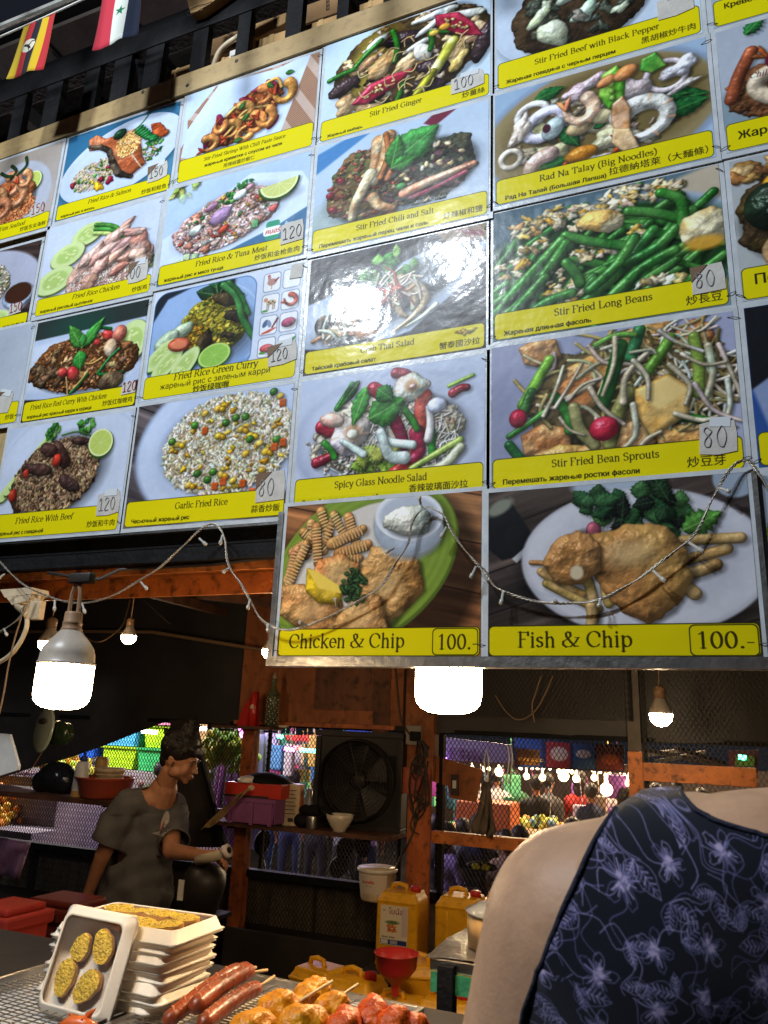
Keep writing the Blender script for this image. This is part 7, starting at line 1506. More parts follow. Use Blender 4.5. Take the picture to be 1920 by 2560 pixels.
shade_can(1240, 4.0, z1 + .0, 'yellow jerrycan partly hidden behind the woman, rear row', 0, .9)
b = MB(); b.box((-1.65, 3.7, z1 - .03), (-.3, 4.12, z1 - .002)); [b.box((x, y, 0), (x + .05, y + .05, z1 - .031)) for x in (-1.6, -.4) for y in (3.72, 4.05)]; tag(b.build('low_bench', M['dark_board']), 'low dark bench under the upright jerrycans', 'bench')
z2 = at(960, 2482, 3.0).z - .36 * .88
for (u, Y, dz, lab, rz, cp_) in ((868, 3.1, .01, 'low yellow jerrycan with red cap left of the funnel', -.1, True), (975, 3.0, -.01, 'low yellow jerrycan holding the red funnel', .05, False), (1100, 3.05, .01, 'low yellow jerrycan with red cap beside the steel table leg', .12, True), (1190, 3.2, .02, 'low yellow jerrycan behind the steel table leg', -.1, False), (1040, 3.35, .03, 'low yellow jerrycan squeezed behind the funnel row', .3, False), (775, 3.25, -.02, 'low yellow jerrycan at the left end of the front row', -.2, False)):
	shade_can(u, Y, z2 + dz, lab, rz, .88, cap_=cp_)
b = MB(); b.box((-2.2, 2.8, z2 - .06), (-.2, 3.5, z2 - .021)); [b.box((x, y, 0), (x + .05, y + .05, z2 - .061)) for x in (-2.1, -.3) for y in (2.85, 3.4)]; tag(b.build('low_bench', M['dark_board']), 'second low dark bench under the front row of jerrycans', 'bench')
fp = at(974, 2440, 2.9); t = thing('funnel', 'red plastic funnel stuck in a yellow jerrycan', 'funnel', (fp.x, 2.96, z2 + .315))
h = at(974, 2385, 2.93).z - (z2 + .315); t.scale = (.84, .84, .78); t.location.z += h * .22
b = MB(); b.lathe([(.012, -.03), (.014, .0), (.020, .02), (.062, h * .36), (.088, h * .58), (.094, h * .97), (.101, h), (.093, h), (.083, h * .6), (.057, h * .38), (.016, .03), (.010, .0), (.009, -.03)], None, 36, cap=False); b.build('cone', M['can_red'], t, True)
c = Cv(256, 60, 100, 'c8bcae'); sans(c, 'n', 22, 28, 15, '1a1414', .03); sans(c, 'utella', 30, 28, 15, 'b81c18', .03); sans(c, 'PRO 3KG', 36, 38, 5, '5a3a30', 0)
p = at(948, 2206, 4.08); t = thing('white_bucket', 'white bucket with red and black lettering hung on the orange post', 'bucket', (p.x, 4.05, at(948, 2250, 4.05).z))
Hb = at(948, 2168, 4.05).z - t.location.z
b = MB(); b.lathe([(.0001, 0), (.078, 0), (.082, .01), (.096, Hb * .86), (.101, Hb * .87), (.101, Hb), (.0001, Hb)], None, 32); b.build('pail', M['cream_plastic'], t, True)
b = MB(); b.lathe([(.1015, Hb * .88), (.105, Hb * .9), (.105, Hb * .96), (.1015, Hb * .98)], None, 32, cap=False); b.build('rim', M['white_plastic'], t, True)
me_v = []; NN = 16
b = MB(); b.sheet([[((.0855 + .0125 * j) * math.cos(a), (.0855 + .0125 * j) * math.sin(a), Hb * (.24 + .60 * j)) for a in [math.radians(215 + 110 * k / NN) for k in range(NN + 1)]] for j in (0, 1)])
me = b.mesh('bucket_label', print_mat(c.image('bucket_label'), .4, 0, 0)); uv = me.uv_layers.new(name='UVMap')
for poly in me.polygons:
	for li in poly.loop_indices:
		co = me.vertices[me.loops[li].vertex_index].co; uv.data[li].uv = ((math.degrees(math.atan2(co.y, co.x)) % 360 - 215) / 110, (co.z / Hb - .24) / .6)
	poly.use_smooth = True
put('printed_label', me, t)
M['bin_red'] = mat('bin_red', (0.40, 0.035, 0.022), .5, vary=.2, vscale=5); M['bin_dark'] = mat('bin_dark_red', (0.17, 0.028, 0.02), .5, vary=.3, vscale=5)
def bin_(lab, u0, u1, v0, v1, Y, m):
	a, d = at(u0, v1, Y), at(u1, v0, Y); t = thing('red_bin', lab, 'bin', ((a.x + d.x) / 2, Y, 0)); w = (d.x - a.x) / 2; z = d.z
	b = MB(); b.prism([(-w * .86, .02), (w * .86, .02), (w * .95, z - .05), (-w * .95, z - .05)], .2); b.build('body', m, t)
	b = MB(); b.box((-w, -.03, z - .085), (w, .23, z - .03), bev=.012); b.build('lid', m, t); b = MB(); b.box((-w * .8, -.01, z - .029), (w * .8, .2, z - .0), bev=.012); b.build('lid_top', m, t)
	b = MB(); b.box((-.06, -.045, z - .075), (.06, -.031, z - .05), bev=.003); b.build('handle', M['black_paint'], t); return t
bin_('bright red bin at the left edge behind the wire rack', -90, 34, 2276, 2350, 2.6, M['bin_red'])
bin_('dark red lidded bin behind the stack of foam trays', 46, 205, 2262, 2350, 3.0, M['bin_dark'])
p = at(505, 2225, 3.5); t = thing('gas_cylinder', 'round black cooker with a white sticker beside the man', 'cooker', (p.x, 3.5, p.z)); L = t.location
b = MB(); b.lathe([(.0001, -.1), (.07, -.1), (.1, -.075), (.105, .05), (.09, .1), (.03, .13), (.0001, .13)], Matrix.Rotation(.25, 4, 'Y'), 32); b.build('drum', M['fan_black'], t, True)
b = MB(); b.box((-.065, -.106, -.035), (-.035, -.099, .055)); b.build('sticker', M['white_plastic'], t); b = MB(); b.tube([(0, 0, -.12), (-.05, -.02, -.2), (-.07, 0, -.32)], .008, 6); b.build('hose', M['wire_dark'], t, True)
b = MB(); b.box((-.11, -.11, -.12), (.11, .11, -.102)); b.box((-.03, -.03, -L.z), (.03, .03, -.121)); b.build('stand', M['black_paint'], t)
b = MB(); q0, q1 = at(500, 1890, 4.1), at(560, 2110, 4.0); b.tube([q0, q1], .016, 4); tag(b.build('leaning_pole', M['black_paint']), 'thin black pole leaning on the mesh right of the man', 'pole')
b = MB(); pts = [at(u, v, 4.15) for u, v in ((425, 1800), (487, 1800), (560, 2118), (430, 2118))]; b.prism([(q.x, q.z) for q in pts], .02, Matrix.Translation((0, 4.15, 0))); tag(b.build('leaning_board', M['dark_board']), 'dark board leaning behind the head of the man', 'board')
tz = at(1100, 2390, 2.1).z
t = thing('side_table', 'steel table with a foil covered top at the right behind the arm', 'table', (at(1100, 2390, 2.1).x, 2.1, 0))
b = MB(); b.box((-.02, -.02, tz - .03), (.8, .65, tz), bev=.004); b.build('tabletop', M['steel'], t)
b = MB(); b.sheet([[(x, y, tz + .004 + .004 * math.sin(x * 31 + y * 17)) for x in [-.03 + .06 * k for k in range(15)]] for y in [-.03 + .06 * k for k in range(12)]]); b.build('foil_sheet', mat('foil', (.6, .58, .55), .25, metal=.9, bump=.6, bscale=25), t, True)
b = MB(); b.box((-.015, -.026, tz - .075), (.8, -.021, tz - .031)); b.build('green_bag_edge', mat('green_film', (.05, .28, .14), .3, trans=.3, bump=.5, bscale=30), t)
b = MB(); b.box((.1, -.03, tz - .14), (.8, .0, tz - .078)); b.build('wooden_apron', M['old_wood'], t)
for x, y in ((0, 0), (.75, 0), (0, .6), (.75, .6)): b = MB(); b.box((x, y, 0), (x + .035, y + .035, tz - .031)); b.build('leg', mat('leg_grey', (.11, .11, .12), .5) if (x, y) == (0, 0) else M['steel'], t)
b = MB(); b.box((.01, -.05, tz - .12), (.05, -.012, tz - .01)); b.build('corner_clip', M['black_paint'], t)
p = atz(1262, 2388, tz); t = thing('steamer_pot', 'tan wooden steamer pot with a glass lid on the side table', 'pot', (p.x, p.y + .05, tz + .009))
b = MB(); b.lathe([(.0001, 0), (.11, 0), (.112, .075), (.106, .078)], None, 36); b.build('side', mat('bamboo', (.42, .27, .12), .6, vary=.2, vscale=30, stretch=(1, 1, .1)), t, True)
b = MB(); b.lathe([(.115, .079), (.117, .084), (.08, .1), (.0001, .108)], None, 36); b.build('lid', mat('lid_glass', (.35, .38, .42), .08, spec=.9, metal=.4), t, True)
b = MB(); b.tube([at(1245, 2236, 2.6), at(1275, 2250, 2.6)], .006, 6); b.tube([at(1247, 2240, 2.62), at(1270, 2256, 2.62)], .005, 6); tag(b.build('steel_tongs', M['steel']), 'steel tongs sticking up above the yellow cans', 'tongs')
t = thing('purple_bag', 'purple bag with a dark print hanging low at the left edge', 'bag', at(30, 2120, 3.6)); L = t.location
b = MB(); b.sheet([[at(-20 + k * 14 * (1 - j * .06), 2092 + j * 18 + k * 2, 3.6 + .03 * math.sin(k + j)) - L for k in range(8)] for j in range(6)]); o = b.build('bag_side', mat('purple_cloth', (.13, .06, .12), .7, vary=.5, vscale=6), t, True); md = o.modifiers.new('t', 'SOLIDIFY'); md.thickness = .03
# ------------------------------------------------------------------ the market beyond the mesh
random.seed(21)
def col_mat(name, c, r=.55, **k): return mat(name, c, r, vary=.15, **k)
TUB = {'pink': (.75, .06, .30), 'lime': (.42, .72, .02), 'magenta': (.6, .05, .5), 'blue': (.02, .12, .65), 'sky': (.08, .45, .8), 'rose': (.8, .25, .4), 'green': (.05, .5, .15)}
TM = {k: col_mat('tub_' + k, v, .4) for k, v in TUB.items()}
def point(x, y, z, e, c=(1, .9, .8), r=.15):
	d = bpy.data.lights.new('stall_lamp', 'POINT'); d.energy = e; d.color = c; d.shadow_soft_size = r
	o = bpy.data.objects.new('stall_lamp', d); C.objects.link(o); o.location = (x, y, z)
def hang_lamp(x, y, z, e, c, k, lab):
	t = thing('stall_light', lab, 'lamp', (x, y, z)); b = MB(); b.ball((0, 0, 0), .07, seg=12); b.build('glow', GL_[k], t, True)
	b = MB(); b.tube([(0, 0, .06), (0, 0, .6)], .008, 6); b.build('cord', M['wire_dark'], t); point(x, y, z - .12, e, c)
hang_lamp(-10.2, 7.2, 2.9, 380, (1, .95, .85), 'white', 'white lamp over the coloured tubs stall')
hang_lamp(-7.6, 7.6, 2.8, 360, (1, .92, .88), 'white', 'white lamp over the fruit and dresses stall')
hang_lamp(-5.4, 8.2, 2.7, 190, (.85, .72, 1), 'violet', 'violet lamp over the middle lane')
hang_lamp(-3.9, 7.4, 2.6, 90, (.75, .6, 1), 'violet', 'small violet lamp right of the middle lane')
hang_lamp(-2.9, 11.0, 2.5, 460, (1, .72, .42), 'warm', 'warm lamp over the left food table')
hang_lamp(-1.2, 11.5, 2.5, 440, (1, .72, .42), 'warm', 'warm lamp over the right food table')
hang_lamp(.4, 12.5, 2.5, 300, (1, .72, .42), 'warm', 'warm lamp over the farthest right food table')
tub_me = MB(); tub_me.prism([(-.24, 0), (.24, 0), (.29, .26), (-.29, .26)], .42, Matrix.Translation((0, -.21, 0))); tub_me.box((-.31, -.24, .262), (.31, .24, .285)); tub_me = tub_me.mesh('tub_shape')
seq = ['rose', 'pink', 'magenta', 'blue', 'lime', 'sky', 'lime', 'pink', 'rose', 'magenta', 'lime', 'green', 'blue', 'pink', 'sky']
tubm = {}
for k, v in TM.items():
	me = tub_me.copy(); me.materials.append(v); tubm[k] = me
S1 = at(330, 1850, 9.0)
hue = {'pink': 'deep pink', 'lime': 'lime green', 'magenta': 'magenta', 'blue': 'dark blue', 'sky': 'sky blue', 'rose': 'rose pink', 'green': 'bright green'}
pos = ['bottom', 'second', 'third', 'fourth', 'fifth']
rows = [['rose', 'rose', 'sky', 'lime', 'pink'], ['rose', 'magenta', 'lime', 'pink', 'pink'], ['magenta', 'blue', 'pink', 'lime', 'rose'], ['blue', 'rose', 'lime', 'pink', 'pink'], ['lime', 'sky', 'green', 'magenta', 'rose'], ['green', 'lime', 'rose', 'sky', 'lime']]
colname = ['first tub column from the left', 'second tub column', 'third tub column', 'fourth tub column', 'fifth tub column', 'sixth tub column']
for i, colr in enumerate(rows):
	for j, k in enumerate(colr):
		o = put('plastic_tub', tubm[k], None, (-10.25 + i * .66, 9.0 + random.uniform(-.05, .05), .98 + j * .295)); tag(o, '%s storage tub, %s up in the %s' % (hue[k], pos[j], colname[i]), 'tub', 'tubs stacked in the coloured stall')
b = MB(); b.box((-10.8, 8.6, -.55), (-6.2, 9.5, .97)); tag(b.build('stall_counter', col_mat('counter1', (.35, .3, .32))), 'counter under the stacked coloured tubs', 'counter')
def heap(x, y, z, w, d, h, cols, lab, n=260, r=.055):
	t = thing('fruit_heap', lab, 'fruit', (x, y, z)); mats = [col_mat('fruit', c, .45) for c in cols]
	for q, m in enumerate(mats):
		b = MB()
		for _ in range(n // len(mats)):
			u, v = random.uniform(-1, 1), random.uniform(-1, 1); k = max(0, 1 - u * u) ; b.ball((u * w, v * d, h * k * random.uniform(.3, 1)), r * random.uniform(.7, 1.2), seg=6)
		tag(b.build('fruits', m, t, True), kind='stuff')
YE = ((.62, .55, .03), (.45, .6, .05), (.8, .42, .03)); OR = ((.85, .28, .02), (.75, .45, .03)); GR = ((.25, .5, .04), (.5, .6, .08), (.12, .3, .04))
heap(-7.9, 7.5, .95, .9, .3, .5, YE, 'heap of yellow and green fruit behind the black bag')
heap(-7.75, 6.9, .45, .38, .3, .4, OR, 'heap of orange fruit low at the left behind the mesh', 150, .045)
heap(-6.9, 8.6, .5, .8, .25, .35, ((.06, .08, .03), (.2, .22, .1), (.25, .12, .1)), 'dark green heap of vegetables behind the market heads', 200, .05)
b = MB(); b.box((-8.9, 7.1, -.55), (-6.9, 7.9, .94)); b.box((-8.3, 6.6, -.55), (-6.7, 7.09, .44)); tag(b.build('stall_counter', col_mat('counter2', (.25, .22, .25))), 'stepped counter under the fruit heaps', 'counter')
for k, (u, v, cs, lab) in enumerate(((538, 1885, YE, 'yellow garland bunch nearest the man'), (560, 1850, GR, 'green garland bunch in the middle of the dress stall'), (585, 1875, YE, 'pale yellow garland bunch at the right of the dress stall'), (606, 1872, GR, 'small green garland bunch beside the coloured lamps'))):
	p = at(u, v, 7.4); t = thing('garland_bunch', lab, 'garland', p)
	for c_ in cs[:2]:
		b = MB()
		for _ in range(34): b.ball((random.gauss(0, .07), random.gauss(0, .05), random.gauss(0, .075)), .042, seg=6)
		tag(b.build('blossoms', col_mat('blossom', c_), t, True), kind='stuff')
	b = MB(); b.tube([(0, 0, .1), (0, 0, 1.3)], .006, 5); b.build('string', M['wire_dark'], t)
dc = [((.55, .50, .70), 'pale lilac'), ((.45, .15, .5), 'purple'), ((.62, .66, .80), 'pale blue'), ((.5, .5, .62), 'grey lilac'), ((.70, .65, .70), 'off white'), ((.40, .44, .62), 'slate blue'), ((.03, .2, .13), 'dark green')]
for k, u in enumerate((548, 575, 562, 590, 602, 632, 610)):
	p = at(u, 1960, 7.8 - .12 * (k % 2)); c_, nm = dc[k]; z1 = 1.52 if k != 6 else 1.1
	w = .16 if k != 6 else .1; b = MB(); n = 16
	b.sheet([[(w * (1 + .5 * (1 - t)) * (a / n * 2 - 1), .03 * math.sin(a * 1.6) * (1.2 - t), t * (z1 - .35)) for a in range(n + 1)] for t in (0, .3, .6, .9, 1)])
	o = b.build('hanging_dress', col_mat('dress', c_, .8), smooth=True, loc=(p.x, p.y, .35)); md = o.modifiers.new('t', 'SOLIDIFY'); md.thickness = .015; tag(o, nm + ' dress hanging in the stall beyond the mesh', 'dress')
for k, (u, w, c_, nm) in enumerate(((530, .1, (.65, .6, .5), 'cream'), (550, .07, (.5, .55, .45), 'sage'), (572, .08, (.6, .62, .75), 'pale blue'), (592, .07, (.68, .65, .5), 'straw'), (512, .1, (.8, .5, .2), 'apricot'))):
	p = at(u, 1850, 8.3); b = MB(); b.box((-w, 0, -.25), (w, .04, .35), bev=.01); tag(b.build('hanging_scarf', col_mat('scarf', c_, .8), loc=p), nm + ' scarf hanging above the garlands', 'scarf')
def board(name, px, Y, m, lab, cat, th=.05):
	P = [at(u, v, Y) for u, v in px]; L = P[0].copy(); b = MB(); b.prism([(q.x - L.x, q.z - L.z) for q in P], th); return tag(b.build(name, m, loc=L), lab, cat)
board('awning', [(865, 1822), (948, 1832), (946, 1870), (868, 1858)], 9.0, col_mat('awn_blue', (.02, .08, .5)), 'blue awning board behind the fan', 'awning')
board('awning', [(712, 1838), (862, 1836), (862, 1862), (716, 1850)], 9.4, col_mat('awn_red', (.65, .06, .04)), 'long red awning board left of the blue one', 'awning')
board('awning', [(500, 1798), (640, 1812), (640, 1840), (500, 1812)], 10, col_mat('awn_maroon', (.30, .08, .10)), 'maroon roof edge of the dress stall', 'awning')
board('stall_wall', [(664, 1850), (860, 1850), (860, 2010), (664, 2010)], 11, col_mat('wall_lilac', (.36, .32, .40)), 'lilac back wall of the middle stall', 'wall')
board('stall_wall', [(520, 1800), (664, 1800), (664, 2070), (520, 2070)], 10.5, col_mat('wall_grey', (.22, .22, .26)), 'grey lilac back wall of the dress stall', 'wall')
board('stall_wall', [(-60, 1760), (520, 1760), (520, 2060), (-60, 2060)], 11.5, col_mat('wall_dim', (.12, .10, .14)), 'dim back wall of the tub stall', 'wall')
board('stall_banner', [(1062, 1838), (1280, 1862), (1280, 1908), (1062, 1898)], 9.5, col_mat('ban_lilac', (.20, .16, .26)), 'dull lilac banner at the left of the food stalls', 'banner')
bl = at(1110, 1885, 9.46)
for k, (ch, u) in enumerate((('L', 1098), ('E', 1122), ('B', 1146), ('A', 1172))):
	v_, t_ = glyph_tris(ch, 0.0); p = at(u, 1896 + k * 1.5, 9.45); me = bpy.data.meshes.new('banner_letter'); me.from_pydata([(q[0] * .2, 0, q[1] * .2) for q in v_], [], [tuple(int(i) for i in f) for f in t_]); me.materials.append(col_mat('letter_dark', (.16, .05, .16)) if k else GL_['violet']); o = put('banner_letter', me, None, p); md = o.modifiers.new('t', 'SOLIDIFY'); md.thickness = .01; tag(o, 'letter %s on the dull lilac stall banner' % ch, 'letter')
cb = Cv(300, 40, 100, '16244a')
cb.fill(rrect(0, 0, 26, 40, 1), '20407a'); cb.fill(rrect(2, 14, 24, 36, 1), '6a4a20'); sans(cb, 'SEAFOOD', 3, 30, 5.5, 'e8c050'); cb.fill(rrect(30, 2, 52, 38, 1), '8a2c34'); cb.fill(ell(42, 18, 8, 10), 'b0a090', 1); cb.fill(rrect(55, 2, 74, 38, 1), '205080'); cb.fill(ell(64, 16, 7, 6), 'c8c0b0', 1); cb.fill(rrect(76, 2, 99, 38, 1), '7a2a22'); cb.fill(ell(88, 22, 8, 8), 'c86030', 2)
uvquad('stall_banner', [at(1286, 1918, 9.6), at(1560, 1930, 9.6), at(1560, 1862, 9.6), at(1286, 1845, 9.6)], print_mat(cb.image('stall_banner'), .7, 0, 0)); bo = C.objects[-1]; md = bo.modifiers.new('t', 'SOLIDIFY'); md.thickness = .02; tag(bo, 'row of picture banners over the food stalls', 'banner')
board('stall_canopy', [(1060, 1900), (1582, 1935), (1582, 1912), (1060, 1895)], 9.7, col_mat('canopy_edge', (.12, .08, .07)), 'dark canopy edge below the banners', 'canopy')
board('price_sign', [(1822, 1876), (1896, 1876), (1896, 1935), (1822, 1935)], 8.5, col_mat('sign_red', (.5, .05, .06)), 'red sign with a yellow panel at the far right', 'sign')
board('sign_panel', [(1838, 1890), (1886, 1890), (1886, 1916), (1838, 1916)], 8.44, col_mat('sign_yel', (.6, .45, .05)), 'yellow panel on the red sign at the far right', 'sign')
board('stall_wall', [(1050, 1900), (1960, 1930), (1960, 2090), (1050, 2090)], 16, col_mat('wall_brown', (.06, .035, .025)), 'dark brown far end of the food stalls', 'wall')
for k, (u0, v0, u1, v1) in enumerate(((1590, 1890, 1700, 1876), (1640, 1905, 1760, 1880), (1600, 1872, 1800, 1912), (1690, 1870, 1830, 1915))):
	b = MB(); b.tube([at(u0, v0, 9), at(u1, v1, 11)], .03, 4); tag(b.build('roof_truss', col_mat('truss', (.16, .13, .1))), ['lowest', 'second', 'crossing', 'right'][k] + ' pale roof bar in the far right bay', 'roof bar')
for (u0, u1, v, Y, k, lab) in ((752, 790, 1875, 8.6, 'green', 'green and white neon strip in the middle stall'), (712, 735, 1872, 8.6, 'pink', 'pink neon strip at the left of the middle stall'), (735, 752, 1868, 8.6, 'red', 'short red neon strip in the middle stall'), (796, 812, 1860, 8.8, 'pink', 'small pink neon lamp right of the strips'), (694, 706, 1840, 8.4, 'green', 'small green lamp at the left of the middle stall'), (1846, 1866, 1892, 8.2, 'green', 'small green sign lamp at the far right'), (1090, 1094, 1876, 9.3, 'violet', 'violet edge lamp of the lilac banner'), (355, 392, 1828, 7.6, 'white', 'round white ceiling lamp above the tubs'), (490, 515, 1819, 8, 'white', 'flat white ceiling lamp right of the man')):
	a, d = at(u0, v, Y), at(u1, v + 3, Y); b = MB(); b.tube([a, d], .022, 8); tag(b.build('neon_strip', GL_[k], smooth=True), lab, 'lamp')
random.seed(3)
for k, (u, v, s) in enumerate(((1108, 1925, 1), (1142, 1922, .8), (1180, 1918, 1), (1222, 1922, 1.0), (1248, 1930, 2.4), (1302, 1920, .9), (1316, 1941, 1.6), (1330, 1920, .9), (1344, 1920, .9), (1356, 1944, 1.7), (1358, 1921, .9), (1374, 1922, .8), (1397, 1928, 1.2), (1409, 1940, 2.8), (1420, 1925, 1.3), (1441, 1947, 1.8), (1430, 1930, 1.0), (1452, 1930, 1.0), (1486, 1944, 1.7), (1500, 1930, .9), (1525, 1945, 1.6), (1516, 1974, 3.0), (1550, 1955, 2.0), (1562, 1950, 1.8), (1570, 1958, 1.5), (1573, 1948, 1.2), (1130, 1928, .8), (1208, 1926, .8), (1480, 1925, .8), (1540, 1930, .8))):
	Y = 9.9 + random.uniform(-.4, 2.5); p = at(u, v, Y); r = .024 * s * (Y / 10) ** .5
	b = MB(); b.ball((0, 0, 0), r, seg=10); b.tube([(0, 0, r * .8), (0, 0, r * 2.5)], r * .3, 6); tag(b.build('stall_bulb', GL_['warm'], smooth=True, loc=p), ('largest lit bulb hanging low over the food stalls' if s == 3.0 else 'big cold lit bulb in the middle of the bulb row' if s == 2.8 else 'big lit bulb at the left of the bulb row' if s == 2.4 else 'small lit bulb in the crowded row over the food stalls'), 'bulb', 'bulbs in the row over the food stalls')
b = MB(); b.box((-3.0, 10.3, .40), (-1.0, 11.4, .44)); b.box((-2.9, 10.4, -.55), (-2.8, 10.5, .40)); b.box((-1.2, 10.4, -.55), (-1.1, 10.5, .40)); tag(b.build('food_table', col_mat('cloth_white', (.6, .5, .35))), 'pale food table beyond the mesh at the right', 'table')
heap(-2.3, 10.6, .45, .5, .2, .18, ((.5, .55, .1), (.6, .3, .08), (.15, .3, .4)), 'mixed food heap on the pale table', 90, .05); heap(-1.4, 10.6, .45, .3, .2, .16, ((.7, .6, .4), (.2, .4, .1)), 'green and pale food heap on the pale table', 60, .05)
b = MB(); b.box((-3.0, 9.4, .55), (-2.35, 9.9, .85), bev=.02); tag(b.build('orange_crate', col_mat('crate_or', (.55, .13, .03))), 'orange box on the food counter behind the seated people', 'crate')
b = MB(); b.box((-3.2, 9.3, -.55), (-.5, 10.0, .545)); tag(b.build('stall_counter', col_mat('ctr3', (.35, .22, .12))), 'brown counter of the food stalls', 'counter')
b = MB(); b.box((-6.0, 7.4, -.53), (-3.8, 8.6, -.15)); tag(b.build('platform', col_mat('plat', (.30, .22, .42))), 'low lilac platform lit by the neon beyond the fan', 'platform')
def human(pose, h=1.65, build_=1.0, vox=.024):
	b = MB(); s = h / 1.7; w = build_
	def c_(p, q, r0, r1, n=5):
		p, q = Vector(p) * s, Vector(q) * s; b.tube([p + (q - p) * t for t in (0, .25, .5, .75, 1)], [(r0 + (r1 - r0) * t) * s for t in (0, .25, .5, .75, 1)], 10); b.ball(p, r0 * s, seg=10); b.ball(q, r1 * s, seg=10)
	if pose == 'stand': hip, kn, an = .90, .48, .07
	else: hip, kn, an = .50, .48, .07
	tz = hip
	b.ball((0, 0, (tz + .06) * s), .15 * s * w, sq=(1.1, .75, .9)); b.ball((0, 0, (tz + .22) * s), .14 * s * w, sq=(1.0, .7, 1.2)); b.ball((0, .01, (tz + .42) * s), .165 * s * w, sq=(1.1, .68, 1.0))
	c_((-.13, 0, tz + .50), (.13, 0, tz + .50), .06, .06); c_((0, 0, tz + .5), (0, -.01, tz + .64), .058, .052)
	b.ball((0, -.02, (tz + .74) * s), .098 * s, sq=(.82, 1.0, 1.18)); b.ball((0, -.055, (tz + .69) * s), .055 * s, sq=(.9, 1, 1)); b.ball((0, -.118 * s, (tz + .725) * s), .014 * s)
	for sx in (-1, 1):
		b.ball((sx * .083 * s, -.01 * s, (tz + .735) * s), .018 * s, sq=(.5, 1, 1.5))
		if pose == 'stand':
			c_((sx * .09, 0, hip), (sx * .10, -.01, kn), .085 * w, .055); c_((sx * .10, -.01, kn), (sx * .10, .02, an), .055, .036); c_((sx * .10, .02, .035), (sx * .11, -.12, .03), .036, .028)
			c_((sx * .185, 0, tz + .47), (sx * .23, .0, tz + .20), .05, .04); c_((sx * .23, 0, tz + .20), (sx * .22, -.10, tz - .02), .038, .026); b.ball((sx * .22 * s, -.12 * s, (tz - .08) * s), .04 * s, sq=(.6, .8, 1.2))
		else:
			c_((sx * .10, 0, hip), (sx * .14, -.42, kn), .09 * w, .058); c_((sx * .14, -.42, kn), (sx * .14, -.38, an), .055, .036); c_((sx * .14, -.38, .035), (sx * .15, -.52, .03), .036, .028)
			c_((sx * .185, 0, tz + .47), (sx * .25, -.06, tz + .22), .05, .04); c_((sx * .25, -.06, tz + .22), (sx * .14, -.28, tz + .20), .038, .026); b.ball((sx * .12 * s, -.32 * s, (tz + .20) * s), .04 * s, sq=(.8, 1.1, .6))
	me = remesh(b, vox, 3, 'body'); top = (tz + .62) * s
	return me, top, tz, s
SK = mat('skin_far', (.30, .13, .07), .55); HAIR = mat('hair_black', (.012, .009, .008), .5, bump=.5, bscale=80)
bodies = {k: human(k) for k in ('stand', 'sit')}
def dress_body(pose, shirt, pants):
	me0, top, tz, s = bodies[pose]; me = me0.copy()
	for m in (SK, shirt, pants): me.materials.append(m)
	for p in me.polygons:
		c_ = p.center; z = c_.z
		if z > top - .03: p.material_index = 0
		elif z > tz * s + .02 and abs(c_.x) < .25 * s and (abs(c_.x) < .24 and z > (tz + .25) * s or abs(c_.x) < .19): p.material_index = 1
		elif pose == 'sit' and c_.y > -.12 and z > .38: p.material_index = 1
		elif z < tz * s + .05 and z > .10 and abs(c_.x) < .19: p.material_index = 2
		else: p.material_index = 0
	return me
def hairmesh(pose, long=False):
	_, top, tz, s = bodies[pose]; b = MB(); hc = (tz + .765) * s
	b.ball((0, .012 * s, hc), .108 * s, sq=(.86, .98, 1.0), seg=14)
	if long: b.ball((0, .06 * s, hc - .12 * s), .085 * s, sq=(1, .6, 1.6)); b.ball((0, .05 * s, hc - .05 * s), .09 * s)
	me = b.mesh('hair', HAIR, True); return me
HM = {(p, l): hairmesh(p, l) for p in ('stand', 'sit') for l in (0, 1)}
def person(x, y, rz, pose, shirt, pants, long, lab, sc=1.0, z=-.549, grp='people in the market'):
	t = thing('person', lab, 'person', (x, y, z), (0, 0, rz), grp); t.scale = (sc,) * 3
	put('body', dress_body(pose, shirt, pants), t); put('hair', HM[(pose, long)], t)
	if pose == 'sit':
		b = MB(); b.box((-.2, -.2, .36), (.2, .2, .385), bev=.01); [b.box((sx * .17 - .015, sy * .17 - .015, 0), (sx * .17 + .015, sy * .17 + .015, .359)) for sx in (-1, 1) for sy in (-1, 1)]
		tag(b.build('stool', M['dark_board'], loc=(x, y, z)), 'stool under the ' + lab, 'stool', 'stools of the seated market people')
CM = {k: mat('cloth_' + k, v, .85, vary=.2) for k, v in {'black': (.015, .014, .016), 'grey': (.12, .12, .13), 'navy': (.02, .03, .08), 'pink': (.5, .12, .2), 'white': (.55, .5, .52), 'red': (.4, .03, .03), 'violet': (.28, .2, .45), 'tan': (.3, .2, .12), 'green': (.05, .14, .08), 'blue': (.05, .12, .35)}.items()}
def px(u, Y): return at(u, 1950, Y).x
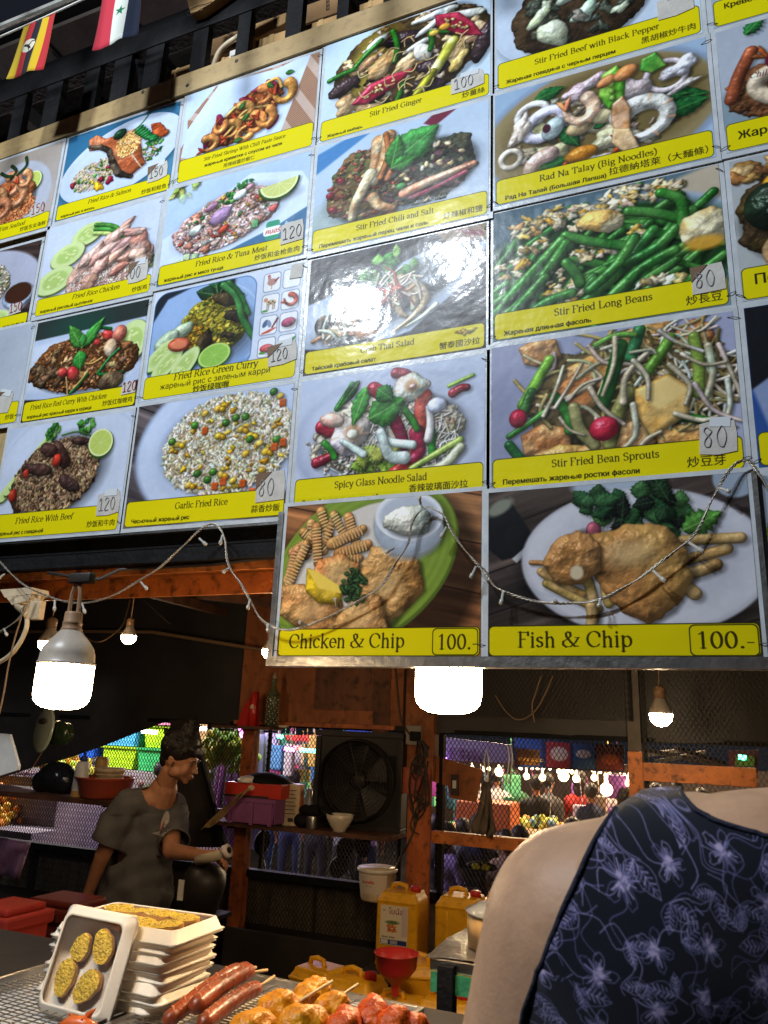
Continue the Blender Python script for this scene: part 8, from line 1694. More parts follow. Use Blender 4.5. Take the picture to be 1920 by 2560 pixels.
P_ = [(1120, 6.0, 2.6, 'sit', 'violet', 'violet', 1, 'person in pale violet clothes sitting behind the long orange rail'), (1095, 6.3, 2.9, 'sit', 'black', 'navy', 0, 'person in black with a dark head next to the broad post'),
 (1160, 6.6, 3.3, 'sit', 'grey', 'black', 0, 'person in grey seated in the middle of the left group'), (1195, 6.2, 3.6, 'sit', 'navy', 'black', 1, 'person in navy seated left of the hanging cloth'),
 (1265, 6.1, 2.9, 'sit', 'tan', 'black', 0, 'person in tan seated right of the hanging cloth'), (1300, 6.4, 2.6, 'sit', 'black', 'black', 1, 'long haired person in black seated at the middle table'),
 (1400, 6.6, 3.4, 'sit', 'pink', 'navy', 1, 'long haired person in pink seated with back turned'), (1430, 6.9, 3.0, 'sit', 'black', 'navy', 0, 'person in black beside the pink seated person'), (1515, 6.9, 3.2, 'sit', 'black', 'black', 0, 'person in black seated near the orange post'),
 (1340, 8.6, 3.1, 'stand', 'black', 'black', 0, 'standing person in black before the row of bulbs'), (1450, 9.0, 2.8, 'stand', 'red', 'black', 1, 'standing person in red before the food counter'), (1475, 8.7, 3.5, 'stand', 'navy', 'black', 0, 'standing person in navy next to the red one'),
 (1370, 8.9, 3.0, 'stand', 'grey', 'black', 0, 'standing person in grey between the bulbs'), (1560, 8.4, 2.5, 'stand', 'pink', 'navy', 1, 'standing person in pink close to the orange post'), (1540, 9.3, 3.4, 'stand', 'white', 'black', 0, 'standing person in white under the large bulb'),
 (1640, 8.6, 3.0, 'stand', 'black', 'black', 0, 'standing person in black below the short rail'), (1690, 9.2, 3.3, 'stand', 'red', 'navy', 0, 'standing person in red below the short rail'), (1750, 8.8, 2.9, 'stand', 'tan', 'black', 1, 'standing person in tan at the far right'), (1240, 9.1, 3.0, 'stand', 'white', 'black', 0, 'standing person in white behind the seated group'), (1285, 9.4, 3.3, 'stand', 'green', 'black', 0, 'standing person in green behind the seated group'),
 (120, 6.4, 3.3, 'stand', 'grey', 'black', 0, 'standing person in grey at the far left behind the black bag'), (190, 6.9, 3.5, 'stand', 'black', 'navy', 0, 'standing person in black behind the sauce bottle'), (236, 6.6, 3.0, 'stand', 'white', 'black', 1, 'long haired person in white behind the red basin'), (262, 7.4, 3.2, 'stand', 'navy', 'black', 0, 'person in navy behind the white tub'), (332, 7.2, 3.2, 'stand', 'pink', 'black', 0, 'person in pink just left of the man'), (402, 6.8, 2.6, 'stand', 'violet', 'black', 0, 'person in violet hidden partly by the face of the man'),
 (800, 7.0, 3.1, 'stand', 'black', 'black', 1, 'long haired person in black with bare legs behind the fan shelf'), (735, 7.4, 3.3, 'stand', 'navy', 'navy', 0, 'person in navy behind the upright carton'), (870, 6.7, 2.8, 'stand', 'grey', 'black', 0, 'person in grey behind the fan'), (920, 7.2, 3.4, 'stand', 'violet', 'navy', 0, 'person in violet at the right of the fan'), (700, 8.2, 3.2, 'stand', 'tan', 'blue', 1, 'person in tan and blue far behind the purple crate')]
for (u, Y, rz, po, sh, pa, lo, lab) in P_:
	Y = Y * 1.22 + (.9 if po == 'sit' else .3)
	person(px(u, Y), Y, rz + random.uniform(-.4, .4), po, CM[sh], CM[pa], lo, lab, random.uniform(.94, 1.03))
for k, (u, v, a) in enumerate(((655, 2105, .4), (862, 2120, .5), (905, 2110, -.2), (848, 2165, .9))):
	p = at(u, v, 4.9); t = thing('scooter_mirror', ['left oval scooter mirror below the fan shelf', 'middle oval scooter mirror below the fan', 'right oval scooter mirror below the fan', 'lowest scooter mirror beside the lilac platform'][k], 'mirror', p)
	b = MB(); b.lathe([(.0001, -.012), (.05, -.01), (.06, 0), (.05, .012), (.0001, .014)], Matrix.Rotation(a, 4, 'Y') @ Matrix.Rotation(PI / 2, 4, 'X') @ Matrix.Scale(1.4, 4, (0, 1, 0)), 20); b.build('mirror_head', M['black_paint'], t, True); b = MB(); b.tube([(0, 0, -.05), (.04, .02, -.2), (.1, .05, -.42)], .007, 6); b.build('stem', M['steel_dark'], t, True)
p = at(1204, 2166, 4.8); t = thing('scooter_lamp', 'yellow lens of a parked scooter under the long rail', 'lamp', p); b = MB(); b.ball((0, 0, 0), .05, sq=(1.9, .4, .55)); b.build('housing', M['black_paint'], t, True)
for s in (-1, 1): b = MB(); b.ball((s * .03, -.018, 0), .022, sq=(1.2, .4, .8)); b.build('lens', mat('yellow_lens', (.55, .55, .03), .3), t, True)
random.seed(44); CL = [col_mat('parcel', c_, .6) for c_ in ((.6, .1, .3), (.5, .45, .6), (.1, .3, .5), (.6, .4, .08), (.55, .5, .45), (.3, .1, .45), (.1, .4, .2))]
for k in range(64):
	lo = k % 2; u, v = (random.uniform(655, 865), random.uniform(1862, 2000)) if lo else (random.uniform(1065, 1560), random.uniform(1960, 2090)); p = at(u, v, random.uniform(9.2, 10.4) if lo else random.uniform(10.5, 12)); w, h = random.uniform(.05, .14), random.uniform(.06, .2)
	b = MB(); b.box((-w, -.05, -h), (w, .05, h), bev=.02); b.tube([(0, 0, h), (random.uniform(-.05, .05), 0, h + .5)], .006, 5)
	tag(b.build('hanging_parcel', CL[k % 7], loc=p), 'small coloured parcel hanging among others in the ' + ('middle stall' if lo else 'food stalls'), 'parcel', 'small parcels hanging in the ' + ('middle stall' if lo else 'food stalls'))
# ------------------------------------------------------------------ the man behind the counter
M['skin_m'] = mat('skin_man', (0.42, 0.19, 0.10), .5, sss=.12, vary=.08, vscale=30, bump=.05, bscale=200)
M['shirt'] = mat('shirt_grey', (0.095, 0.090, 0.092), .9, vary=.15, vscale=12, bump=.25, bscale=14)
M['hair'] = mat('hair_dark', (0.010, 0.007, 0.006), .45, bump=.8, bscale=120)
YM = 3.6
MB_ = MB
def A_(u, v, dy=0.0): return at(u, v, YM + dy)
mo = thing('person', 'young man with a topknot in a loose dark grey t-shirt holding a paper roll', 'person', (A_(340, 2290).x, YM, 0)); ML = mo.location.copy()
def limb(b, p, q, r0, r1, n=6):
	b.tube([p + (q - p) * (i / n) for i in range(n + 1)], [r0 + (r1 - r0) * i / n for i in range(n + 1)], 12); b.ball(p, r0, seg=14); b.ball(q, r1, seg=14)
def fingers(b, palm, fwd, side, up, curl, s=1.0):
	for k, (off, L) in enumerate(((-.030, .062), (-.010, .072), (.010, .068), (.029, .052))):
		p = palm + side * off * s + fwd * .040 * s; a = p + (fwd * math.cos(curl) - up * math.sin(curl)) * L * .5 * s; c_ = a + (fwd * math.cos(curl * 2.1) - up * math.sin(curl * 2.1)) * L * .5 * s
		limb(b, p, a, .0088 * s, .0080 * s, 3); limb(b, a, c_, .0080 * s, .0066 * s, 3)
	p = palm - side * .03 * s - fwd * .01 * s; a = p - side * .022 * s + fwd * .03 * s - up * .01 * s; limb(b, p, a, .0115 * s, .0095 * s, 3); limb(b, a, a + fwd * .028 * s - up * .012 * s, .0095 * s, .008 * s, 3)
hd = A_(452, 1900, -.02); nk = A_(408, 1975, .0); ch = A_(370, 2060, .02); hp = A_(335, 2300, .02)
b = MB()
fz = Vector((.93, .22, -.34)).normalized(); up0 = Vector((.22, 0, 1)).normalized(); sd = fz.cross(up0).normalized(); up = sd.cross(fz).normalized()
HR = Matrix((sd, fz, up)).transposed().to_4x4()           # local x = side, y = forward, z = up
def hb(c_, r, sq): b.ball(hd + HR.to_3x3() @ Vector(c_), r, M=HR, seg=20, sq=sq)
hb((0, -.012, .022), .094, (.80, 1.02, .98)); hb((0, .036, -.018), .066, (.92, .82, 1.15)); hb((0, .046, -.062), .042, (.95, .95, .75)); hb((0, .070, -.086), .020, (1.1, .8, .8))
hb((0, .094, -.012), .013, (.8, 1.1, 1.5)); hb((0, .106, -.026), .0125, (1.05, 1.0, .8)); hb((0, .083, .020), .012, (.9, .8, 1.6))
for s in (-1, 1):
	hb((s * .012, .094, -.030), .0085, (1, .9, .7)); hb((s * .030, .074, .026), .018, (1.4, .7, .45)); hb((s * .038, .058, -.030), .026, (.9, .9, 1.1)); hb((s * .052, .012, -.052), .030, (.6, 1.2, 1.0)); hb((s * .081, -.018, -.006), .020, (.34, .85, 1.45)); hb((s * .086, -.026, .008), .014, (.4, .9, 1))
hb((0, .094, -.054), .0135, (1.7, .6, .42)); hb((0, .092, -.064), .0130, (1.5, .65, .5))
limb(b, hd + up * -.07 - fz * .03, nk, .052, .058); limb(b, nk, ch, .075, .12)
b.ball(ch + Vector((-.02, 0, -.05)), .16, sq=(1, .72, 1.2)); limb(b, ch + Vector((0, 0, -.1)), hp, .13, .125); b.ball(hp + Vector((0, 0, -.05)), .16, sq=(1, .8, 1))
for s in (-1, 1): limb(b, hp + Vector((s * .08, 0, -.08)), Vector((hp.x + s * .09, YM, .48)), .09, .06); limb(b, Vector((hp.x + s * .09, YM, .48)), Vector((hp.x + s * .09, YM + .02, .08)), .055, .038); limb(b, Vector((hp.x + s * .09, YM + .02, .045)), Vector((hp.x + s * .09 + .1, YM - .08, .03)), .04, .028)
shR = A_(318, 2012, -.12); shL = A_(432, 2018, .14)
limb(b, shR, nk + Vector((0, 0, -.04)), .062, .06); limb(b, shL, nk + Vector((0, 0, -.04)), .062, .06)
elR = A_(256, 2140, -.16); wrR = A_(222, 2228, -.14); limb(b, shR, elR, .052, .042); limb(b, elR, wrR, .041, .028)
pr = A_(214, 2262, -.14); f = (pr - wrR).normalized(); sd2 = Vector((0, -1, 0)); upv = f.cross(sd2).normalized(); limb(b, wrR, pr, .028, .030); b.ball(pr, .038, sq=(.7, .95, 1)); fingers(b, pr + f * -.01, f, sd2, upv * -1, .45)
elL = A_(428, 2128, -.10); wrL = A_(518, 2140, -.20); limb(b, shL, elL, .052, .043); limb(b, elL, wrL, .040, .028)
pl_ = A_(545, 2138, -.22); f = (pl_ - wrL).normalized(); sd2 = Vector((0, -.8, .6)).normalized(); upv = f.cross(sd2).normalized()
if upv.z > 0: upv = -upv
limb(b, wrL, pl_, .028, .028); b.ball(pl_, .034, sq=(1, 1, .6)); fingers(b, pl_ + f * -.005 + Vector((0, 0, -.012)), f, sd2, upv * -1, .55)
me = remesh(b, .0062, 4, 'body'); me.materials.append(M['skin_m']); bo = put('body', me, mo); me.transform(Matrix.Translation(-ML))
b = MB(); hh = lambda c_: hd + HR.to_3x3() @ Vector(c_)
b.ball(hh((0, -.030, .060)), .108, M=HR, sq=(.90, 1.0, .92), seg=20); b.ball(hh((0, .040, .080)), .062, M=HR, sq=(1.05, .8, .5), seg=16); b.ball(hh((0, -.072, .0)), .06, M=HR, sq=(1.1, .7, 1.2), seg=14)
b.ball(hh((0, -.02, .150)), .050, M=HR, sq=(1, 1, 1.0), seg=14); b.ball(hh((0, -.02, .195)), .038, M=HR, seg=12)
random.seed(9)
for k in range(60):
	a = random.uniform(0, 6.28); e = random.uniform(-.1, 1.4); dv = Vector((math.cos(a) * math.cos(e) * .09, -.03 + math.sin(a) * math.cos(e) * .098, .055 + math.sin(e) * .09))
	if dv.y > .05 and dv.z < .05: continue
	p = hh(dv); q = hh(dv * 1.16 + Vector((random.uniform(-.015, .015), random.uniform(-.018, .018), random.uniform(-.012, .018)))); b.tube([p, (p + q) / 2 + Vector((0, 0, .004)), q], [.012, .009, .003], 6)
for k in range(12):
	a = k * .55; p = hh((.02 * math.cos(a), -.005 + .02 * math.sin(a), .175)); q = hh((.058 * math.cos(a), -.02 + .058 * math.sin(a), .215 + random.uniform(-.035, .03))); b.tube([p, q], [.011, .003], 6)
for k in range(9): p = hh((-.05 + k * .0125, .070, .092)); q = hh((-.054 + k * .0135, .094 - abs(k - 4) * .004, .050 + random.uniform(-.008, .008))); b.tube([p, (p + q) / 2 + fz * .01, q], [.013, .010, .004], 6)
me = remesh(b, .0065, 1, 'hair'); me.materials.append(M['hair']); me.transform(Matrix.Translation(-ML)); put('hair', me, mo)
for s in (-1, 1):
	e = MB(); e.ball(hh((s * .030, .0735, .006)) - ML, .0105, M=HR, seg=12); eo = e.build('eye', mat('eye_white', (.20, .15, .12), .35), mo, True)
	e = MB(); e.ball(hh((s * .031, .0825, .004)) - ML, .0048, M=HR, seg=10, sq=(1, .5, 1)); e.build('iris', M['hair'], eo, True)
	e = MB(); e.tube([hh((s * .014, .092, .024)) - ML, hh((s * .030, .089, .030)) - ML, hh((s * .048, .076, .024)) - ML], [.0035, .0045, .002], 6); e.build('eyebrow', M['hair'], mo, True)
	e = MB(); e.tube([hh((s * .020, .0835, .013)) - ML, hh((s * .030, .0855, .0155)) - ML, hh((s * .042, .077, .011)) - ML], [.0018, .0026, .0015], 6); e.build('lashes', M['hair'], mo, True)
e = MB(); e.tube([hh((-.018, .098, -.0585)) - ML, hh((0, .1035, -.058)) - ML, hh((.018, .098, -.0585)) - ML], [.001, .0022, .001], 6); e.build('lip_line', mat('lip', (.16, .045, .035), .5), mo, True)
b = MB(); limb(b, nk + Vector((-.012, 0, -.045)), ch, .078, .145)
b.ball(ch + Vector((-.03, 0, -.06)), .18, sq=(1.05, .8, 1.2), seg=18); limb(b, ch + Vector((-.02, 0, -.10)), hp + Vector((-.01, 0, .10)), .165, .185, 8); limb(b, hp + Vector((-.01, 0, .10)), hp + Vector((-.01, 0, -.02)), .185, .19)
limb(b, shR, nk + Vector((-.02, 0, -.05)), .075, .072); limb(b, shL, nk + Vector((0.0, 0, -.05)), .074, .070)
slR = A_(272, 2098, -.16); limb(b, shR, slR, .078, .088); slL = A_(438, 2100, -.02); limb(b, shL, slL, .075, .082)
me = remesh(b, .012, 5, 'shirt')
bm = bmesh.new(); bm.from_mesh(me)
bmesh.ops.subdivide_edges(bm, edges=bm.edges[:], cuts=1, use_grid_fill=True, smooth=.3)
for v in bm.verts:                                             # folds of loose cotton
	c_ = v.co; n_ = v.normal; t_ = (c_.x - hp.x); k = .006 * math.sin(c_.z * 22 + t_ * 26 + 2 * math.sin(c_.z * 9)) + .005 * math.sin(t_ * 48 + c_.z * 12 + c_.y * 20) + .003 * math.sin(c_.z * 60 - t_ * 30)
	v.co = c_ + n_ * k * (1 if c_.z < nk.z - .12 else .3)
def cutaway(co, no):
	r = bmesh.ops.bisect_plane(bm, geom=bm.verts[:] + bm.edges[:] + bm.faces[:], plane_co=co, plane_no=no)
	return r
cuts = [(slR + (slR - shR).normalized() * .02, (slR - shR).normalized(), slR, .13), (slL + (slL - shL).normalized() * .015, (slL - shL).normalized(), slL, .12), (nk + Vector((-.004, 0, -.012)), (hd - nk + Vector((.10, -.10, .02))).normalized(), nk, .12), (hp + Vector((0, 0, -.10)), Vector((0, 0, -1)), hp + Vector((0, 0, -.2)), .4)]
for co, no, ctr, rad in cuts:
	bmesh.ops.bisect_plane(bm, geom=[g for g in bm.verts[:] + bm.edges[:] + bm.faces[:]], plane_co=co, plane_no=no)
	dele = [f_ for f_ in bm.faces if (f_.calc_center_median() - co).dot(no) > 1e-5 and (f_.calc_center_median() - ctr).length < rad]
	bmesh.ops.delete(bm, geom=dele, context='FACES')
bm.to_mesh(me); bm.free()
for p in me.polygons: p.use_smooth = True
me.materials.append(M['shirt']); me.transform(Matrix.Translation(-ML)); so = put('shirt', me, mo); md = so.modifiers.new('t', 'SOLIDIFY'); md.thickness = .004; md.offset = 1
bvh = BVHTree.FromPolygons([v.co + ML for v in me.vertices], [p.vertices[:] for p in me.polygons])
def on_shirt(px_pts, name, m, rnd=10, lift=.0075):
	"""a small printed patch laid over the cloth"""
	cu = sum(p[0] for p in px_pts) / len(px_pts); cv = sum(p[1] for p in px_pts) / len(px_pts); rings = []
	for t in (0, .35, .7, 1):
		row = []
		for (u, v) in px_pts:
			uu, vv = cu + (u - cu) * t, cv + (v - cv) * t; h = bvh.ray_cast(EYE, ray(uu, vv))
			row.append((h[0] if h[0] is not None else A_(uu, vv, -.19)) - ray(uu, vv) * lift - ML)
		rings.append(row + [row[0]])
	q = MB(); q.sheet(rings); return q.build(name, m, mo, True)
pw_ = mat('shirt_print', (.34, .30, .28), .9, vary=.25, vscale=60)
on_shirt([(414, 2027), (421, 2028), (424, 2040), (423, 2058), (428, 2072), (431, 2100), (428, 2130), (421, 2142), (408, 2140), (402, 2120), (404, 2090), (400, 2078), (404, 2050)], 'bird_print', pw_)
on_shirt([(379, 2083), (400, 2078), (412, 2084), (410, 2092), (392, 2087)], 'wing_print', pw_)
on_shirt([(402, 2052), (410, 2050), (412, 2066), (404, 2078), (398, 2076)], 'red_print', mat('red_print2', (.22, .06, .045), .9), lift=.0085)
e = MB(); e.tube(spline([p - ML for p in (A_(384, 1932, -.06), A_(392, 1952, -.10), A_(402, 1968, -.12))], 4), .0012, 5); e.build('neck_chain', mat('gold', (.7, .45, .12), .25, metal=1), mo)
h0 = A_(492, 2152, -.26); h1 = A_(570, 2132, -.26)
t = thing('paper_roll', 'pale rolled paper held in the hand of the man', 'paper roll', h0)
b = MB(); d = (h1 - h0); b.tube([Vector((0, 0, 0)), d * .9], .022, 16); b.build('roll', mat('roll_paper', (.42, .36, .26), .7), t, True)
b = MB(); b.tube([d * .90 + Vector((0, 0, .006)), d * 1.02 + Vector((0, 0, .01))], .031, 18); b.build('tape_reel', mat('reel', (.62, .55, .5), .5), t, True); b = MB(); b.tube([d * 1.0 + Vector((0, 0, .01)), d * 1.04 + Vector((0, 0, .01))], .015, 14); b.build('core', M['black_paint'], t, True)
# ------------------------------------------------------------------ the woman in front of the stall
M['skin_w'] = mat('skin_woman', (0.52, 0.30, 0.18), .5, spec=.35, sss=.12, vary=.13, vscale=45, bump=.06, bscale=380)
def D_(u, v, d): return atd(u, v, d)
wo = thing('person', 'woman seen from behind in a navy sleeveless top with pale flower outlines', 'person', (D_(1900, 2560, .5).x, D_(1900, 2560, .5).y, 0)); WL = wo.location.copy()
b = MB(); sh = D_(1475, 2338, .462); el = D_(1222, 3230, .56); nb = D_(2260, 2200, .52)
limb(b, sh, el, .0560, .040, 10); limb(b, el, el + Vector((.05, .10, -.20)), .038, .027)
hn = el + Vector((.06, .13, -.25)); limb(b, el + Vector((.05, .10, -.20)), hn, .027, .026); b.ball(hn, .034, sq=(.6, 1, 1)); fingers(b, hn, Vector((.2, .4, -.9)).normalized(), Vector((.0, .9, .4)).normalized(), Vector((1, 0, .2)).normalized(), .4, .9)
limb(b, D_(1560, 2306, .455), D_(1905, 2196, .46), .050, .044, 8); limb(b, D_(1905, 2196, .46), nb, .044, .05)
rs = sh + (nb - sh) * 2.0; rs.z = sh.z; ch2 = (sh + rs) / 2 + Vector((0, .02, -.215))
limb(b, sh + Vector((.035, .01, -.005)), ch2 + Vector((-.06, 0, 0)), .055, .10); limb(b, rs + Vector((-.03, 0, 0)), ch2 + Vector((.06, 0, 0)), .055, .10)
b.ball(ch2, .15, sq=(1.15, .68, 1.15), seg=24); limb(b, ch2 + Vector((-.05, 0, -.08)), ch2 + Vector((-.03, 0, -.34)), .115, .095); limb(b, ch2 + Vector((.05, 0, -.08)), ch2 + Vector((.03, 0, -.34)), .115, .095)
b.ball(ch2 + Vector((0, 0, -.48)), .165, sq=(1.1, .8, .9))
limb(b, D_(1600, 2420, .47), D_(1560, 2900, .54), .07, .09); limb(b, D_(1760, 2400, .50), D_(1900, 2800, .56), .085, .10)
for s in (-1, 1): limb(b, ch2 + Vector((s * .085, 0, -.5)), Vector((ch2.x + s * .09, ch2.y, .48)), .10, .06); limb(b, Vector((ch2.x + s * .09, ch2.y, .48)), Vector((ch2.x + s * .09, ch2.y, .08)), .055, .036); limb(b, Vector((ch2.x + s * .09, ch2.y, .04)), Vector((ch2.x + s * .09, ch2.y + .12, .03)), .038, .028)
e2 = rs + Vector((.06, .03, -.28)); limb(b, rs, e2, .052, .04); w2 = e2 + Vector((-.05, .20, -.06)); limb(b, e2, w2, .038, .026); h2 = w2 + Vector((-.02, .06, 0)); limb(b, w2, h2, .026, .026); fingers(b, h2, Vector((0, 1, 0)), Vector((1, 0, 0)), Vector((0, 0, 1)), .4, .9)
hw = nb + Vector((.10, .04, .20)); limb(b, nb, hw + Vector((0, 0, -.06)), .052, .05); b.ball(hw, .10, sq=(.82, 1, 1.12), seg=18); b.ball(hw + Vector((0, .06, -.06)), .05); b.ball(hw + Vector((0, .105, -.02)), .014)
me = remesh(b, .0075, 14, 'body')
bm = bmesh.new(); bm.from_mesh(me)
poly = [(1607, 2000), (1544, 2040), (1491, 2117), (1453, 2194), (1404, 2300), (1356, 2430), (1308, 2560), (1200, 2900), (1150, 3400), (4200, 3400), (4200, 2040), (2400, 2105), (1920, 2100), (1795, 2066), (1742, 2040), (1706, 1996), (1697, 1900), (1600, 1900)]
def eyeplane(p, q): return ray(*p).cross(ray(*q)).normalized()
for i in list(range(0, 8)) + list(range(11, 18)):
	n_ = eyeplane(poly[i], poly[(i + 1) % len(poly)])
	near = [f for f in bm.faces]
	bmesh.ops.bisect_plane(bm, geom=bm.verts[:] + bm.edges[:] + bm.faces[:], plane_co=EYE, plane_no=n_)
CI = CAMR.transposed()
def proj(p):
	c_ = CI @ (p - EYE); return 960 - c_.x / c_.z * FPX, 1280 + c_.y / c_.z * FPX, -c_.z
def inside(x, y, P):
	r = False
	for i in range(len(P)):
		(ax, ay), (bx, by) = P[i], P[i - 1]
		if (ay > y) != (by > y) and x < (bx - ax) * (y - ay) / (by - ay) + ax: r = not r
	return r
keep = []
for f in bm.faces:
	c_ = f.calc_center_median(); u, v, d = proj(c_)
	if d > .05 and inside(u, v, poly) and c_.z > .75: keep.append(f.index)
ks = set(keep); bm2 = bm.copy(); bm2.faces.ensure_lookup_table()
bmesh.ops.delete(bm2, geom=[f for f in bm2.faces if f.index not in ks], context='FACES')
bm2.normal_update()
for v in bm2.verts: v.co = v.co + v.normal * (.0030 + .0008 * math.sin(v.co.x * 90 + v.co.z * 60))
dm = bpy.data.meshes.new('floral_top'); bm2.to_mesh(dm); bm2.free(); bm.to_mesh(me); bm.free()
for p in me.polygons: p.use_smooth = True
me.materials.append(M['skin_w']); me.transform(Matrix.Translation(-WL)); put('body', me, wo)
random.seed(77); c = Cv(1024, 100, 100, '0e111f')
c.grad('10131f', '0c0f1c', 40, .3, .2)
LV = ('8a82ac', '76729c', '9a90b8', '62608a')
def ln(P, r=.19, al=.55, k=None):
	kk = k or random.choice(LV); c.fill(cap([(x, y, r * 1.9) for x, y in P]), kk, .8, al * .28); c.fill(cap([(x, y, r * random.uniform(.7, 1.1)) for x, y in P]), kk, .12, al)
def lleaf(x, y, L, a, w=.3):
	ca, sa = math.cos(a), math.sin(a); R = lambda px_, py_: (x + px_ * ca - py_ * sa, y + px_ * sa + py_ * ca)
	for s in (-1, 1): ln([R(L * t / 9, s * w * L * math.sin(PI * (t / 9) ** .8) * (1 + random.uniform(-.08, .08))) for t in range(10)], .20)
	ln([R(0, 0), R(L * .95, 0)], .16)
	for i in range(1, 6):
		for s in (-1, 1): ln([R(L * i / 7, 0), R(L * (i / 7 + .10), s * w * L * .55 * math.sin(PI * (i / 7 + .06)))], .3, .75)
def flower(x, y, R0):
	for k in range(5):
		a = k * 1.257 + random.uniform(-.2, .2); P = []
		for t in range(13):
			q = t / 12; r = R0 * math.sin(PI * q) ** .55; w = (q - .5) * 1.15; P.append((x + r * math.cos(a + w) * (1 + .08 * random.uniform(-1, 1)), y + r * math.sin(a + w) * (1 + .08 * random.uniform(-1, 1))))
		ln(P, .22)
		for j in range(3): b_ = a + (j - 1) * .22; ln([(x + R0 * .15 * math.cos(b_), y + R0 * .15 * math.sin(b_)), (x + R0 * random.uniform(.45, .8) * math.cos(b_), y + R0 * random.uniform(.45, .8) * math.sin(b_))], .26, .8)
	for j in range(9): px_, py_ = inell(x, y, R0 * .3, R0 * .3); ln([(px_, py_), (px_ + random.uniform(-1.4, 1.4), py_ + random.uniform(-1.4, 1.4))], .4, .8, 'b0a0c0')
for gx in range(8):
	for gy in range(8):
		x = gx * 13.5 + random.uniform(-4, 4) + (gy % 2) * 6; y = gy * 13.5 + random.uniform(-4, 4); q = (gx + gy * 2) % 3
		if q == 0: flower(x, y, random.uniform(6.5, 9))
		else:
			a = random.uniform(0, 6.28); lleaf(x, y, random.uniform(9, 13), a); lleaf(x, y, random.uniform(7, 10), a + random.uniform(.9, 1.6))
		for _ in range(2):
			a = random.uniform(0, 6.28); ln(spl2([(x, y), (x + 8 * math.cos(a), y + 8 * math.sin(a)), (x + 15 * math.cos(a + .5), y + 15 * math.sin(a + .5)), (x + 20 * math.cos(a + .2), y + 20 * math.sin(a + .2))]), .18, .7)
fm_ = print_mat(c.image('flower_print'), .75, 0, 0); fm_.node_tree.nodes['Principled BSDF'].inputs['Sheen Weight'].default_value = .25
rv = CAMR @ Vector((1, 0, 0)); uv_ = CAMR @ Vector((0, 1, 0)); ul = dm.uv_layers.new(name='UVMap')
for p in dm.polygons:
	p.use_smooth = True
	for li in p.loop_indices:
		q = dm.vertices[dm.loops[li].vertex_index].co; ul.data[li].uv = (q.dot(rv) / .105 + .1, q.dot(uv_) / .105 + .3)
dm.materials.append(fm_); dm.transform(Matrix.Translation(-WL)); do = put('floral_top', dm, wo); md = do.modifiers.new('t', 'SOLIDIFY'); md.thickness = .0018; md.offset = 0
bw = BVHTree.FromPolygons([v.co + WL for v in me.vertices], [p.vertices[:] for p in me.polygons])
def onbody(u, v, lift=.004):
	h = bw.ray_cast(EYE, ray(u, v)); return (h[0] + h[1] * lift) if h[0] is not None else None
M['navy'] = mat('navy_binding', (.010, .012, .028), .8, bump=.3, bscale=200)
for seq_ in (poly[1:8], [(1706, 1996), (1720, 2018), (1742, 2040), (1768, 2054), (1795, 2066), (1850, 2084), (1920, 2100), (2000, 2104)]):
	q = [onbody(u, v) for u, v in spl2(seq_, 5)]; q = [p for p in q if p is not None]
	if len(q) > 3: b = MB(); b.tube([p - WL for p in q], .0013, 8); b.build('binding', M['navy'], wo, True)
b = MB(); b.ball(hw + Vector((0, -.02, .02)), .115, sq=(.9, 1, 1.1), seg=16); b.ball(hw + Vector((.03, -.06, -.12)), .07, sq=(1, .6, 1.8), seg=14); me = remesh(b, .012, 3, 'hair'); me.materials.append(mat('hair_brown', (.06, .03, .015), .5, bump=.6, bscale=90)); me.transform(Matrix.Translation(-WL)); put('hair', me, wo)
# ------------------------------------------------------------------ counter with racks and food
RZ = 1.10
M['foam'] = mat('white_foam', (0.80, 0.72, 0.60), .5, sss=.08, bump=.08, bscale=120)
M['film'] = mat('cling_film', (.9, .9, .9), .06, spec=.8, alpha=.035)
M['bread_top'] = mat('garlic_bread', (0.85, 0.54, 0.03), .42, col2=(0.52, 0.33, 0.015), vary=.3, vscale=45, bump=.8, bscale=110, coat=.25)
M['herb'] = mat('herb_specks', (0.10, 0.13, 0.015), .6)
M['crust'] = mat('bread_crust', (0.55, 0.26, 0.05), .6, vary=.3, vscale=20, bump=.4, bscale=60)
M['rack'] = mat('rack_wire', (.45, .42, .38), .3, metal=1)
M['tray_white'] = mat('enamel_white', (.70, .66, .60), .35)
ct = thing('counter', 'counter carrying the wire racks of fried food', 'counter', (-.6, 1.0, 0)); b = MB(); b.box((-1.6, -.5, 0), (1.2, .66, RZ - .045)); b.build('base', M['dark_board'], ct); b = MB(); b.box((-1.62, -.52, RZ - .044), (1.22, .68, RZ - .03)); b.build('worktop', M['dark_board'], ct)
def rack(x0, x1, y0, y1, rz, lab):
	t = thing('wire_rack', lab, 'wire rack', (x0, y1, RZ), (0, 0, rz)); W, D = x1 - x0, y1 - y0
	b = MB(); b.box((0, -D, -.026), (W, 0, -.022)); b.build('tray_floor', M['tray_white'], t)
	for lo, hi in (((-.004, -D, -.026), (.008, 0, .006)), ((W - .008, -D, -.026), (W + .004, 0, .006)), ((.0081, -.010, -.026), (W - .0081, .002, .006)), ((.0081, -D - .002, -.026), (W - .0081, -D + .01, .006))):
		b = MB(); b.box(lo, hi, bev=.002); b.build('tray_edge', M['steel'], t)
	for k in range(1, int(W / .022)): b = MB(); b.tube([(k * .022, -D + .01, -.004), (k * .022, -.01, -.004)], .0011, 5); b.build('rack_wire', M['rack'], t)
	for k in range(1, int(D / .0125)): b = MB(); b.tube([(.008, -k * .0125, -.0065), (W - .008, -k * .0125, -.0065)], .0011, 5); b.build('rack_wire', M['rack'], t)
	return t
rack(-1.335, -1.005, .95, 1.50, -.06, 'wire rack in a steel tray under the foam trays of garlic bread')
